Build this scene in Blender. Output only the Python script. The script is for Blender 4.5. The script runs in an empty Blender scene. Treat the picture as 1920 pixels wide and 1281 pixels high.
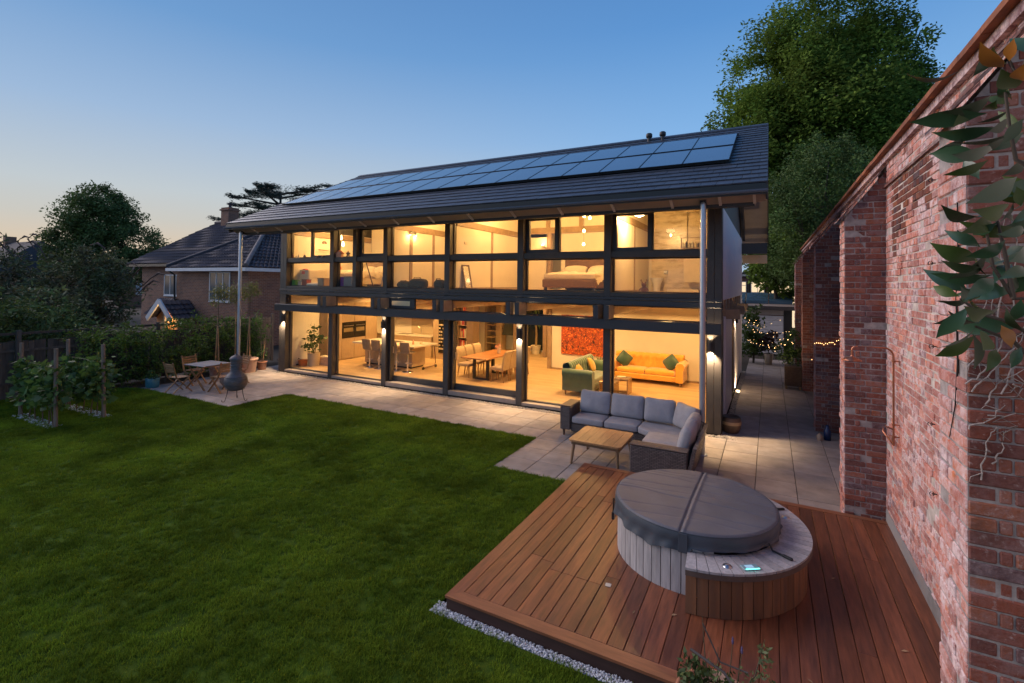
import bpy, math, random
import numpy as np
from mathutils import Vector, Matrix, Euler
random.seed(7); RNG = np.random.default_rng(7)
SC = bpy.context.scene
COL = SC.collection
PI = math.pi
rad = math.radians

# ------------------------------------------------------------------ camera
cd = bpy.data.cameras.new('camera'); cam = bpy.data.objects.new('camera', cd); COL.objects.link(cam)
cd.sensor_fit = 'HORIZONTAL'; cd.sensor_width = 36.0; cd.lens = 908.06 / 1920 * 36
cd.shift_y = -(640.5 - 515.41) / 1920
cd.clip_start = 0.05; cd.clip_end = 2000
_yaw, _pit, _rol = rad(27.983), rad(1.065), rad(0.717)
_f = Vector((-math.sin(_yaw) * math.cos(_pit), math.cos(_yaw) * math.cos(_pit), math.sin(_pit)))
_r = Vector((math.cos(_yaw), math.sin(_yaw), 0)); _u = _r.cross(_f)
_r2 = math.cos(_rol) * _r + math.sin(_rol) * _u; _u2 = -math.sin(_rol) * _r + math.cos(_rol) * _u
_m = Matrix((_r2, _u2, -_f)).transposed().to_4x4(); _m.translation = Vector((0, 0, 3.3))
cam.matrix_world = _m
SC.camera = cam

# ------------------------------------------------------------------ world: clear dusk sky, last glow in the west (-X)
W = bpy.data.worlds.new("World"); SC.world = W; W.use_nodes = True
nt = W.node_tree; N = nt.nodes; L = nt.links
bg = N['Background']
tc = N.new('ShaderNodeTexCoord'); sep = N.new('ShaderNodeSeparateXYZ'); L.new(tc.outputs['Generated'], sep.inputs[0])
def ramp(stops):
    r = N.new('ShaderNodeValToRGB'); e = r.color_ramp.elements
    while len(e) < len(stops): e.new(0.5)
    for i, (p, c) in enumerate(stops): e[i].position = p; e[i].color = (*c, 1)
    return r
away = ramp([(0.0, (.34, .45, .58)), (.12, (.33, .475, .64)), (.20, (.30, .465, .655)), (.28, (.19, .385, .67)), (.46, (.092, .25, .54)), (.72, (.045, .14, .36)), (1, (.03, .09, .25))])
west = ramp([(0.0, (.66, .45, .27)), (.05, (.60, .48, .35)), (.10, (.50, .49, .45)), (.15, (.45, .50, .53)), (.27, (.285, .41, .59)), (.42, (.136, .285, .53)), (.72, (.05, .14, .36)), (1, (.03, .09, .25))])
L.new(sep.outputs['Z'], away.inputs[0]); L.new(sep.outputs['Z'], west.inputs[0])
dot = N.new('ShaderNodeVectorMath'); dot.operation = 'DOT_PRODUCT'; L.new(tc.outputs['Generated'], dot.inputs[0])
dot.inputs[1].default_value = (-.985, .17, 0)
mr = N.new('ShaderNodeMapRange'); mr.interpolation_type = 'SMOOTHSTEP'
mr.inputs['From Min'].default_value = .15; mr.inputs['From Max'].default_value = .97
L.new(dot.outputs['Value'], mr.inputs['Value'])
mx = N.new('ShaderNodeMix'); mx.data_type = 'RGBA'
L.new(mr.outputs['Result'], mx.inputs['Factor']); L.new(away.outputs[0], mx.inputs[6]); L.new(west.outputs[0], mx.inputs[7])
L.new(mx.outputs[2], bg.inputs['Color']); bg.inputs['Strength'].default_value = 1.2

# after sunset: this wide lamp is added as western afterglow and general fill light
sd = bpy.data.lights.new('afterglow_fill', 'SUN'); afterglow_fill = bpy.data.objects.new('afterglow_fill', sd); COL.objects.link(afterglow_fill)
sd.energy = 2.7; sd.angle = rad(55); sd.color = (1.0, .84, .78)
afterglow_fill.rotation_euler = Vector((-.86, -.06, .46)).to_track_quat('Z', 'Y').to_euler()

SC.view_settings.view_transform = 'Standard'; SC.view_settings.look = 'None'
SC.view_settings.exposure = 0.0; SC.view_settings.gamma = 1.0; SC.view_settings.use_curve_mapping = False
SC.render.engine = 'CYCLES'
SC.cycles.max_bounces = 8; SC.cycles.diffuse_bounces = 4; SC.cycles.glossy_bounces = 4; SC.cycles.transmission_bounces = 6
SC.cycles.transparent_max_bounces = 12; SC.cycles.sample_clamp_indirect = 6.0; SC.cycles.caustics_reflective = False; SC.cycles.caustics_refractive = False
SC.cycles.use_denoising = True

# ------------------------------------------------------------------ helpers
class MB:
    def __init__(s): s.v = []; s.f = []; s.s = []
    def add(s, vs, fs, smooth=False, mat=None):
        o = len(s.v)
        if mat is not None: vs = [tuple(mat @ Vector(p)) for p in vs]
        s.v += [tuple(p) for p in vs]; s.f += [tuple(i + o for i in f) for f in fs]; s.s += [smooth] * len(fs); return s
    def box(s, x0, x1, y0, y1, z0, z1, mat=None):
        vs = [(x, y, z) for z in (z0, z1) for y in (y0, y1) for x in (x0, x1)]
        return s.add(vs, [(0, 2, 3, 1), (4, 5, 7, 6), (0, 1, 5, 4), (2, 6, 7, 3), (0, 4, 6, 2), (1, 3, 7, 5)], False, mat)
    def cbox(s, x0, x1, y0, y1, z0, z1, c=.006, mat=None):
        c = min(c, (x1 - x0) * .4, (y1 - y0) * .4, (z1 - z0) * .4)
        vs = []; lo = (x0, y0, z0); hi = (x1, y1, z1)
        idx = {}
        for sx in (0, 1):
            for sy in (0, 1):
                for sz in (0, 1):
                    sg = (sx, sy, sz)
                    for k in range(3):
                        p = [hi[i] - (0 if i == k else c) if sg[i] else lo[i] + (0 if i == k else c) for i in range(3)]
                        idx[(sg, k)] = len(vs); vs.append(p)
        fs = []
        for k in range(3):
            a, b = [i for i in range(3) if i != k]
            for sv in (0, 1):
                q = []
                for (ia, ib) in ((0, 0), (1, 0), (1, 1), (0, 1)):
                    sg = [0, 0, 0]; sg[k] = sv; sg[a] = ia; sg[b] = ib; q.append(idx[(tuple(sg), k)])
                flip = (sv == 0) ^ (k == 1)
                fs.append(tuple(q[::-1]) if flip else tuple(q))
        for k in range(3):
            a, b = [i for i in range(3) if i != k]
            for ia in (0, 1):
                for ib in (0, 1):
                    s0 = [0, 0, 0]; s0[a] = ia; s0[b] = ib; s1 = list(s0); s1[k] = 1
                    fs.append((idx[(tuple(s0), a)], idx[(tuple(s1), a)], idx[(tuple(s1), b)], idx[(tuple(s0), b)]))
        for sx in (0, 1):
            for sy in (0, 1):
                for sz in (0, 1):
                    fs.append(tuple(idx[((sx, sy, sz), k)] for k in range(3)))
        return s.add(vs, fs, False, mat)
    def tube(s, pts, r, n=8, caps=True, smooth=True):
        pts = [Vector(p) for p in pts]; rs = r if isinstance(r, (list, tuple)) else [r] * len(pts)
        vs = []; ref = None
        for i, p in enumerate(pts):
            d = (pts[min(i + 1, len(pts) - 1)] - pts[max(i - 1, 0)])
            if d.length < 1e-9: d = Vector((0, 0, 1))
            d.normalize()
            if ref is None: ref = Vector((0, 0, 1)) if abs(d.z) < .9 else Vector((1, 0, 0))
            a = d.cross(ref); a.normalize(); b = d.cross(a); ref = -b if False else ref
            for k in range(n):
                t = 2 * PI * k / n; vs.append(p + (a * math.cos(t) + b * math.sin(t)) * rs[i])
        fs = [(i * n + k, i * n + (k + 1) % n, (i + 1) * n + (k + 1) % n, (i + 1) * n + k) for i in range(len(pts) - 1) for k in range(n)]
        s.add(vs, fs, smooth)
        if caps: s.add(vs[:n], [tuple(range(n))]); s.add(vs[-n:], [tuple(range(n - 1, -1, -1))])
        return s
    def lathe(s, prof, c=(0, 0, 0), n=24, smooth=True, cap=True):
        vs = [(c[0] + r * math.cos(2 * PI * k / n), c[1] + r * math.sin(2 * PI * k / n), c[2] + z) for r, z in prof for k in range(n)]
        fs = [(i * n + k, i * n + (k + 1) % n, (i + 1) * n + (k + 1) % n, (i + 1) * n + k) for i in range(len(prof) - 1) for k in range(n)]
        s.add(vs, fs, smooth)
        if cap:
            m = len(prof) - 1
            s.add(vs[:n], [tuple(range(n - 1, -1, -1))]); s.add(vs[m * n:], [tuple(range(n))])
        return s
    def prism(s, poly, z0, z1, mat=None, smooth=False):
        n = len(poly); vs = [(x, y, z0) for x, y in poly] + [(x, y, z1) for x, y in poly]
        fs = [tuple(range(n - 1, -1, -1)), tuple(range(n, 2 * n))] + [(i, (i + 1) % n, n + (i + 1) % n, n + i) for i in range(n)]
        return s.add(vs, fs, smooth, mat)
    def bar(s, a, b, w, h, up=(0, 0, 1)):
        a = Vector(a); b = Vector(b); d = b - a; l = d.length; d.normalize(); u = Vector(up)
        if abs(d.dot(u)) > .98: u = Vector((1, 0, 0))
        x = d.cross(u).normalized(); z = x.cross(d)
        m = Matrix((x, d, z)).transposed().to_4x4(); m.translation = a
        return s.box(-w / 2, w / 2, 0, l, -h / 2, h / 2, m)
    def cushion(s, sx, sy, sz, r=.05, puff=.03, mat=None, n=9, pinch=0):
        h = Vector((sx / 2, sy / 2, sz / 2)); r = min(r, h.x, h.y, h.z)
        vs = []; fs = []
        for ax in range(3):
            for sg in (-1, 1):
                o = len(vs)
                for i in range(n):
                    for j in range(n):
                        a = -1 + 2 * i / (n - 1); b = -1 + 2 * j / (n - 1)
                        p = [0, 0, 0]; p[ax] = sg; p[(ax + 1) % 3] = a; p[(ax + 2) % 3] = b
                        q = Vector((p[0] * h.x, p[1] * h.y, p[2] * h.z))
                        inner = Vector([max(-(h[k] - r), min(h[k] - r, q[k])) for k in range(3)])
                        d = q - inner
                        if d.length > 1e-9: q = inner + d.normalized() * r
                        e = (1 - p[0] ** 2) * (1 - p[1] ** 2) if ax == 2 else (1 - a * a) * (1 - b * b)
                        if ax == 2: q.z += sg * puff * e
                        elif pinch: pass
                        if pinch:
                            k = 1 - pinch * (abs(p[0]) * abs(p[1])) ** 2; q.z *= k
                        vs.append(q)
                for i in range(n - 1):
                    for j in range(n - 1):
                        f = (o + i * n + j, o + (i + 1) * n + j, o + (i + 1) * n + j + 1, o + i * n + j + 1)
                        fs.append(f if sg > 0 else f[::-1])
        return s.add(vs, fs, True, mat)
    def mesh(s, name, off=(0, 0, 0)):
        me = bpy.data.meshes.new(name)
        o = off
        me.from_pydata([(x - o[0], y - o[1], z - o[2]) for x, y, z in s.v], [], s.f)
        if any(s.s): me.polygons.foreach_set('use_smooth', s.s)
        me.update(); return me

def np_mesh(name, V, F, smooth=False):
    me = bpy.data.meshes.new(name); V = np.asarray(V, dtype=np.float32); F = np.asarray(F, dtype=np.int32); k = F.shape[1]
    me.vertices.add(len(V)); me.vertices.foreach_set('co', V.ravel())
    me.loops.add(F.size); me.loops.foreach_set('vertex_index', F.ravel())
    me.polygons.add(len(F)); me.polygons.foreach_set('loop_start', np.arange(len(F), dtype=np.int32) * k)
    me.polygons.foreach_set('loop_total', np.full(len(F), k, dtype=np.int32))
    if smooth: me.polygons.foreach_set('use_smooth', np.ones(len(F), dtype=bool))
    me.update(calc_edges=True); return me

def link(name, me, m, parent=None, loc=(0, 0, 0)):
    o = bpy.data.objects.new(name, me); COL.objects.link(o)
    if m is not None and me is not None and not me.materials: me.materials.append(m)
    if parent is not None: o.parent = parent
    o.location = loc; return o
def tag(o, label=None, cat=None, group=None, kind=None):
    if label: o['label'] = label
    if cat: o['category'] = cat
    if group: o['group'] = group
    if kind: o['kind'] = kind
    return o
def thing(name, label, cat, loc=(0, 0, 0), rz=0, group=None):
    o = bpy.data.objects.new(name, None); COL.objects.link(o); o.location = loc; o.rotation_euler = (0, 0, rz); o.empty_display_size = .2
    return tag(o, label, cat, group)
def part(name, mb, m, parent, off=None):
    """part in local coordinates, or in world coordinates when off (the thing's location) is given"""
    return link(name, mb.mesh(name, off or (0, 0, 0)), m, parent)
def solo(name, mb, m, label, cat, group=None, loc=(0, 0, 0), rz=0):
    o = link(name, mb.mesh(name), m, None, loc); o.rotation_euler = (0, 0, rz); return tag(o, label, cat, group)
def struct(name, mb, m, label, parent=None):
    o = link(name, mb.mesh(name), m, parent)
    if parent is None: tag(o, label, None, None, 'structure')
    return o
KIDS = {}
def dup(root, loc, rz, label=None, group=None):
    r = root.copy(); COL.objects.link(r); r.location = loc; r.rotation_euler = (0, 0, rz)
    if label: r['label'] = label
    if group: r['group'] = group
    def rec(src, dst):
        for ch in [o for o in SC.objects if o.parent == src]:
            c = ch.copy(); COL.objects.link(c); c.parent = dst; rec(ch, c)
    rec(root, r); return r

# ------------------------------------------------------------------ materials
MATS = {}
def M(name, col, rough=.6, metal=0.0, var=.12, ns=4.0, bump=0.0, bs=60.0, stretch=(1, 1, 1), col2=None, c2s=2.0, c2t=.55, orand=.0, irand=.0, spec=.5, emit=None, es=1.0, world=False, coat=0.0, sheen=0.0, c2w=.12, transl=0.0):
    if name in MATS: return MATS[name]
    m = bpy.data.materials.new(name); m.use_nodes = True; MATS[name] = m
    nt = m.node_tree; N = nt.nodes; L = nt.links; b = N['Principled BSDF']
    b.inputs['Roughness'].default_value = rough; b.inputs['Metallic'].default_value = metal
    b.inputs['Specular IOR Level'].default_value = spec
    if coat: b.inputs['Coat Weight'].default_value = coat; b.inputs['Coat Roughness'].default_value = .15
    if sheen: b.inputs['Sheen Weight'].default_value = sheen; b.inputs['Sheen Roughness'].default_value = .5
    if emit: b.inputs['Emission Color'].default_value = (*emit, 1); b.inputs['Emission Strength'].default_value = es
    if world:
        g = N.new('ShaderNodeNewGeometry'); co = g.outputs['Position']
    else:
        t = N.new('ShaderNodeTexCoord'); oi = N.new('ShaderNodeObjectInfo')
        sc = N.new('ShaderNodeVectorMath'); sc.operation = 'MULTIPLY_ADD'
        cx = N.new('ShaderNodeCombineXYZ')
        for k in range(3): L.new(oi.outputs['Random'], cx.inputs[k])
        L.new(cx.outputs[0], sc.inputs[0]); sc.inputs[1].default_value = (37.0, 91.0, 53.0); L.new(t.outputs['Object'], sc.inputs[2]); co = sc.outputs[0]
    mp = N.new('ShaderNodeMapping'); mp.inputs['Scale'].default_value = stretch; L.new(co, mp.inputs['Vector'])
    n1 = N.new('ShaderNodeTexNoise'); n1.inputs['Scale'].default_value = ns; n1.inputs['Detail'].default_value = 5; n1.inputs['Roughness'].default_value = .6; L.new(mp.outputs[0], n1.inputs['Vector'])
    base = None
    cc = N.new('ShaderNodeRGB'); cc.outputs[0].default_value = (*col, 1); base = cc.outputs[0]
    if col2:
        n2 = N.new('ShaderNodeTexNoise'); n2.inputs['Scale'].default_value = c2s; n2.inputs['Detail'].default_value = 6; n2.inputs['Roughness'].default_value = .62; L.new(mp.outputs[0], n2.inputs['Vector'])
        r2 = N.new('ShaderNodeMapRange'); r2.inputs['From Min'].default_value = c2t - c2w; r2.inputs['From Max'].default_value = c2t + c2w; L.new(n2.outputs['Fac'], r2.inputs['Value'])
        mx = N.new('ShaderNodeMix'); mx.data_type = 'RGBA'; L.new(r2.outputs[0], mx.inputs['Factor']); L.new(base, mx.inputs[6]); mx.inputs[7].default_value = (*col2, 1); base = mx.outputs[2]
    # value jitter: noise plus per-object / per-island random
    val = N.new('ShaderNodeMapRange'); val.inputs['To Min'].default_value = 1 - var * 1.6; val.inputs['To Max'].default_value = 1 + var * 1.6
    val.inputs['From Min'].default_value = .25; val.inputs['From Max'].default_value = .75; L.new(n1.outputs['Fac'], val.inputs['Value'])
    vo = val.outputs[0]
    for amt, kind in ((orand, 'o'), (irand, 'i')):
        if amt:
            if kind == 'o': src = N.new('ShaderNodeObjectInfo').outputs['Random']
            else: src = N.new('ShaderNodeNewGeometry').outputs['Random Per Island']
            a = N.new('ShaderNodeMapRange'); a.inputs['To Min'].default_value = 1 - amt; a.inputs['To Max'].default_value = 1 + amt; L.new(src, a.inputs['Value'])
            mu = N.new('ShaderNodeMath'); mu.operation = 'MULTIPLY'; L.new(vo, mu.inputs[0]); L.new(a.outputs[0], mu.inputs[1]); vo = mu.outputs[0]
    hv = N.new('ShaderNodeHueSaturation'); L.new(base, hv.inputs['Color']); L.new(vo, hv.inputs['Value']); L.new(hv.outputs[0], b.inputs['Base Color'])
    if bump:
        n3 = N.new('ShaderNodeTexNoise'); n3.inputs['Scale'].default_value = bs; n3.inputs['Detail'].default_value = 3; L.new(mp.outputs[0], n3.inputs['Vector'])
        bp = N.new('ShaderNodeBump'); bp.inputs['Strength'].default_value = bump; bp.inputs['Distance'].default_value = .01; L.new(n3.outputs['Fac'], bp.inputs['Height']); L.new(bp.outputs[0], b.inputs['Normal'])
    if transl:
        out = N['Material Output']; tr = N.new('ShaderNodeBsdfTranslucent'); L.new(hv.outputs[0], tr.inputs[0]); ms = N.new('ShaderNodeMixShader'); ms.inputs[0].default_value = transl
        L.new(b.outputs[0], ms.inputs[1]); L.new(tr.outputs[0], ms.inputs[2]); L.new(ms.outputs[0], out.inputs['Surface'])
    return m

def glass_mat(name, tint=(1, 1, 1), refl=.9):
    m = bpy.data.materials.new(name); m.use_nodes = True; nt = m.node_tree; N = nt.nodes; L = nt.links
    N.remove(N['Principled BSDF']); out = N['Material Output']
    tr = N.new('ShaderNodeBsdfTransparent'); tr.inputs[0].default_value = (*tint, 1)
    gl = N.new('ShaderNodeBsdfGlossy'); gl.inputs['Roughness'].default_value = .01; gl.inputs[0].default_value = (refl, refl, refl, 1)
    fr = N.new('ShaderNodeFresnel'); fr.inputs['IOR'].default_value = 1.45
    mx = N.new('ShaderNodeMixShader'); ge = N.new('ShaderNodeNewGeometry'); sb = N.new('ShaderNodeMath'); sb.operation = 'SUBTRACT'; sb.inputs[0].default_value = 1.0; L.new(ge.outputs['Backfacing'], sb.inputs[1]); mu = N.new('ShaderNodeMath'); mu.operation = 'MULTIPLY'; L.new(fr.outputs[0], mu.inputs[0]); L.new(sb.outputs[0], mu.inputs[1]); L.new(mu.outputs[0], mx.inputs[0]); L.new(tr.outputs[0], mx.inputs[1]); L.new(gl.outputs[0], mx.inputs[2]); L.new(mx.outputs[0], out.inputs['Surface'])
    return m

GLASS = glass_mat('window_glass')
FRAME = M('anthracite_frame', (.040, .042, .050), .45, var=.06, ns=3, bump=.03, bs=120)
FRAMEW = M('stained_timber_frame', (.055, .049, .047), .5, var=.12, ns=5, stretch=(1, 1, 1), bump=.04, bs=90)
WHITE = M('white_render', (.78, .77, .76), .7, var=.03)
CREAM = M('cream_plaster', (.72, .66, .54), .85, var=.03, ns=1.5)
OAK = M('oak_floor', (.52, .36, .19), .42, var=.12, ns=3, stretch=(1, 8, 8), orand=.0, irand=.14, bump=.02, bs=40)
TIMBER_IN = M('inner_timber', (.30, .21, .14), .55, var=.12, ns=6, stretch=(1, 1, 1))
BLACK = M('black_plastic', (.012, .012, .013), .4, var=.05)
STEEL = M('brushed_steel', (.55, .55, .56), .28, 1.0, var=.05, ns=20)
CHROME = M('chrome', (.8, .8, .8), .08, 1.0, var=.0)
GALV = M('galvanised_post', (.42, .45, .50), .38, .75, var=.06, ns=8)
def lamp_mat(name, col, s): return M(name, (.9, .9, .9), .5, var=0, emit=col, es=s)
WARM = (1.0, .565, .19); GF_E, UF_E = 58, 150
BULB = lamp_mat('warm_bulb', (1.0, .72, .38), 14.0)

def light(name, kind, loc, energy, col=WARM, size=.3, rot=None, parent=None, spot=None, blend=.5, spread=None, sizey=None):
    d = bpy.data.lights.new(name, kind); d.energy = energy; d.color = col
    if kind == 'AREA':
        d.shape = 'RECTANGLE' if sizey else 'DISK'; d.size = size
        if sizey: d.size_y = sizey
        if spread: d.spread = spread
    else: d.shadow_soft_size = size
    if kind == 'SPOT': d.spot_size = spot; d.spot_blend = blend
    o = bpy.data.objects.new(name, d); COL.objects.link(o)
    if parent: o.parent = parent
    o.location = loc
    if rot is not None: o.rotation_euler = rot
    return o
# ------------------------------------------------------------------ ground, lawn, patio, deck
FY = 11.69; HX0, HX1 = -15.82, -.93; BY = 20.7
SOIL = M('garden_soil', (.035, .026, .018), .95, var=.3, ns=6, bump=.5, bs=30)
g = MB(); g.add([(-400, -200, -.06), (400, -200, -.06), (400, 900, -.06), (-400, 900, -.06)], [(0, 1, 2, 3)])
struct('ground', g, SOIL, 'dark soil ground under and around the garden')
LAWN = M('lawn_turf', (.070, .110, .012), .95, var=.3, ns=1.2, col2=(.045, .085, .010), c2s=9, c2t=.5, bump=.9, bs=90, world=True, spec=.05)
DX0, DX1, DY0, DY1, DZ = -2.89, 1.44, 4.08, 8.268, .14
# lawn outline (keeps off patio and deck)
lawn_poly = [(-17.9, -3), (2.2, -3), (2.2, 3.985), (-2.985, 3.985), (-2.985, 7.66), (-4.41, 7.66), (-4.41, 9.49), (-12.37, 9.49), (-12.46, 7.76), (-16.7, 7.76), (-17.6, 7.2), (-18.2, 5.6)]
g = MB(); g.add([(x, y, 0) for x, y in lawn_poly], [tuple(range(len(lawn_poly)))]); lawn = struct('lawn', g, LAWN, 'mown green lawn between the deck, patio and vine rows')

# grass blades: mown turf, one stuff object of instanced tufts over the lawn
def tuft_mesh(n, seed, h, spread):
    r = np.random.default_rng(seed); V = []; F = []
    for i in range(n):
        x, y = r.uniform(-spread, spread, 2); a = r.uniform(0, 2 * PI); ln = h * r.uniform(.6, 1.25); w = r.uniform(.0016, .0030); be = r.uniform(.25, 1.0) * ln
        dx, dy = math.cos(a), math.sin(a); o = len(V)
        V += [(x - dy * w, y + dx * w, 0), (x + dy * w, y - dx * w, 0), (x + dx * be * .4 + dy * w * .7, y + dy * be * .4 - dx * w * .7, ln * .62), (x + dx * be * .4 - dy * w * .7, y + dy * be * .4 + dx * w * .7, ln * .62), (x + dx * be, y + dy * be, ln * .95)]
        F += [(o, o + 1, o + 2), (o, o + 2, o + 3), (o + 3, o + 2, o + 4)]
    return np_mesh('grass_tuft', V, F)
BLADE = M('grass_blade', (.172, .240, .020), .85, var=.42, ns=.85, col2=(.118, .188, .016), c2s=1.6, c2t=.52, irand=.35, world=True, spec=.06, transl=.3)
def grass(name, target, density, tufts, seed, label, mat=BLADE, smin=.7, smax=1.25):
    col = bpy.data.collections.new('tuft_pool')
    for me in tufts:
        me.materials.clear(); me.materials.append(mat); col.objects.link(bpy.data.objects.new('tuft', me))
    me = target.data.copy(); me.materials.clear(); o = link(name, me, None); tag(o, label, None, None, 'stuff')
    ng = bpy.data.node_groups.new(name + '_scatter', 'GeometryNodeTree')
    ng.interface.new_socket('Geometry', in_out='INPUT', socket_type='NodeSocketGeometry'); ng.interface.new_socket('Geometry', in_out='OUTPUT', socket_type='NodeSocketGeometry')
    n = ng.nodes; l = ng.links; gi = n.new('NodeGroupInput'); go = n.new('NodeGroupOutput')
    d = n.new('GeometryNodeDistributePointsOnFaces'); d.inputs['Density'].default_value = density; d.inputs['Seed'].default_value = seed
    ci = n.new('GeometryNodeCollectionInfo'); ci.inputs['Collection'].default_value = col; ci.inputs['Separate Children'].default_value = True; ci.inputs['Reset Children'].default_value = True
    io = n.new('GeometryNodeInstanceOnPoints'); io.inputs['Pick Instance'].default_value = True
    rv = n.new('FunctionNodeRandomValue'); rv.data_type = 'FLOAT_VECTOR'; rv.inputs[0].default_value = (-.12, -.12, 0); rv.inputs[1].default_value = (.12, .12, 6.28)
    rs = n.new('FunctionNodeRandomValue'); rs.data_type = 'FLOAT'; rs.inputs[2].default_value = smin; rs.inputs[3].default_value = smax
    l.new(gi.outputs[0], d.inputs['Mesh']); l.new(d.outputs['Points'], io.inputs['Points']); l.new(ci.outputs[0], io.inputs['Instance'])
    l.new(rv.outputs[0], io.inputs['Rotation']); l.new(rs.outputs[1], io.inputs['Scale']); l.new(io.outputs[0], go.inputs[0])
    mod = o.modifiers.new('scatter', 'NODES'); mod.node_group = ng; return o
grass('grass', lawn, 330, [tuft_mesh(34, k, .034, .05) for k in range(5)], 3, 'short mown grass blades of the lawn')

# patio: slabs
GROUT = M('patio_bed', (.040, .034, .030), .95, var=.15, ns=20, bump=.2, bs=200)
SLAB = M('sandstone_slab', (.335, .285, .255), .8, var=.16, ns=3, col2=(.29, .26, .25), c2s=1.3, c2t=.55, orand=.13, bump=.15, bs=140)
g = MB(); g.box(-16.86, 1.6, 9.49, 11.62, -.05, -.012); g.box(-16.86, -12.46, 7.76, 9.49, -.05, -.012); g.box(-4.41, 1.6, 7.66, 9.49, -.05, -.012); g.box(-.80, 1.6, 11.62, 25, -.05, -.012)
g.box(-17.0, -15.9, 11.62, 21, -.05, -.012)
patio = struct('patio', g, GROUT, 'pale stone slab patio along the house and down the side passage')
slab_cache = {}
def slab(x0, x1, y0, y1):
    w, h = round(x1 - x0, 3), round(y1 - y0, 3)
    if w < .05 or h < .05: return
    if (w, h) not in slab_cache:
        b = MB(); b.cbox(-w / 2 + .0048, w / 2 - .0048, -h / 2 + .0048, h / 2 - .0048, -.03, 0, .004); me = b.mesh('paving_slab'); me.materials.append(SLAB); slab_cache[(w, h)] = me
    o = link('paving_slab', slab_cache[(w, h)], None, patio, ((x0 + x1) / 2, (y0 + y1) / 2, .0 + random.uniform(-.0012, .0012))); o.rotation_euler = (random.gauss(0, .0012), random.gauss(0, .0012), 0)
def slab_region(X0, X1, Y0, Y1, px=.602, py=.616, ox=-.2, oy=8.268):
    k0 = math.floor((X0 - ox) / px); k1 = math.ceil((X1 - ox) / px); j0 = math.floor((Y0 - oy) / py); j1 = math.ceil((Y1 - oy) / py)
    for k in range(k0, k1):
        for j in range(j0, j1):
            slab(max(X0, ox + k * px), min(X1, ox + (k + 1) * px), max(Y0, oy + j * py), min(Y1, oy + (j + 1) * py))
slab_region(-16.86, -.80, 9.50, 11.50); slab_region(-16.86, -12.46, 7.76, 9.50); slab_region(-4.41, -2.90, 7.66, 9.50)
slab_region(-2.90, -.80, 8.29, 9.50); slab_region(-.80, 1.40, 8.29, 25.0); slab_region(-17.0, -15.95, 11.5, 14.5)

# gravel strips of white chippings
def gravel(name, regions, n, mat, label, rmin=.008, rmax=.016, seed=1):
    r = np.random.default_rng(seed); base = np.array([(1, 0, 0), (-1, 0, 0), (0, 1, 0), (0, -1, 0), (0, 0, 1), (0, 0, -1)], float)
    tri = np.array([(0, 2, 4), (2, 1, 4), (1, 3, 4), (3, 0, 4), (2, 0, 5), (1, 2, 5), (3, 1, 5), (0, 3, 5)])
    area = [abs((b - a) * (d - c)) for a, b, c, d in regions]; tot = sum(area); V = []; F = []; o = 0
    for (a, b, c, d), ar in zip(regions, area):
        k = int(n * ar / tot); P = np.c_[r.uniform(a, b, k), r.uniform(c, d, k), r.uniform(-.012, .012, k)]
        S = r.uniform(rmin, rmax, (k, 1, 1)) * r.uniform(.6, 1.3, (k, 6, 1)); ang = r.uniform(0, 2 * PI, k); ca, sa = np.cos(ang), np.sin(ang)
        B = base[None] * S; X = B[:, :, 0] * ca[:, None] - B[:, :, 1] * sa[:, None]; Y = B[:, :, 0] * sa[:, None] + B[:, :, 1] * ca[:, None]
        B = np.stack([X, Y, B[:, :, 2] * .75], 2) + P[:, None]
        V.append(B.reshape(-1, 3)); F.append((tri[None] + (o + np.arange(k) * 6)[:, None, None]).reshape(-1, 3)); o += 6 * k
    ob = link(name, np_mesh(name, np.vstack(V), np.vstack(F)), mat); return tag(ob, label, None, None, 'stuff')
CHIP = M('white_chippings', (.62, .63, .66), .7, var=.1, ns=30, irand=.25)
CHIPW = M('pale_pebbles', (.50, .46, .42), .7, var=.1, ns=30, irand=.3)
gravel('gravel', [(-3.01, 1.6, 3.99, 4.088), (-3.01, -2.88, 3.99, 4.16)], 5200, CHIP, 'white stone chippings edging the front of the timber deck', seed=2)
gravel('gravel', [(-15.9, -.85, 11.50, 11.66)], 6500, CHIPW, 'pale pebbles along the foot of the glass front', seed=3)
gravel('gravel', [(-.93, -.80, 11.69, 21.0), (-1.0, -.62, 11.5, 11.75)], 3200, CHIPW, 'pebbles in the narrow bed beside the white side wall', seed=4)
gravel('gravel', [(-15.9, -13.95, 4.66, 4.92), (-15.9, -13.95, 5.60, 5.86)], 900, CHIP, 'white stones scattered under the two vine rows', rmin=.015, rmax=.04, seed=5)

# deck
DECKW = M('hardwood_decking', (.245, .080, .036), .40, var=.25, ns=3.5, stretch=(9, .9, 9), col2=(.105, .042, .028), c2s=.7, c2t=.54, orand=.30, bump=.06, bs=14, c2w=.2)
DECKX = M('hardwood_border', (.235, .088, .042), .42, var=.2, ns=3.5, stretch=(.9, 9, 9), orand=.12, bump=.06, bs=14)
DARKW = M('deck_fascia', (.055, .024, .018), .6, var=.2, ns=3, stretch=(1, 8, 8))
deck = bpy.data.objects.new('deck', None); COL.objects.link(deck); tag(deck, 'raised reddish hardwood deck around the round hot tub', None, None, 'structure')
bw = .1493
def dboard(x0, x1, y0, y1, m=DECKW, name='deck_board', z=0.0):
    b = MB(); b.cbox(-(x1 - x0) / 2, (x1 - x0) / 2, -(y1 - y0) / 2, (y1 - y0) / 2, -.024, 0, .004)
    o = part(name, b, m, deck); o.location = ((x0 + x1) / 2, (y0 + y1) / 2, DZ + random.uniform(-.0012, .0012) + z); return o
bl = .138
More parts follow.
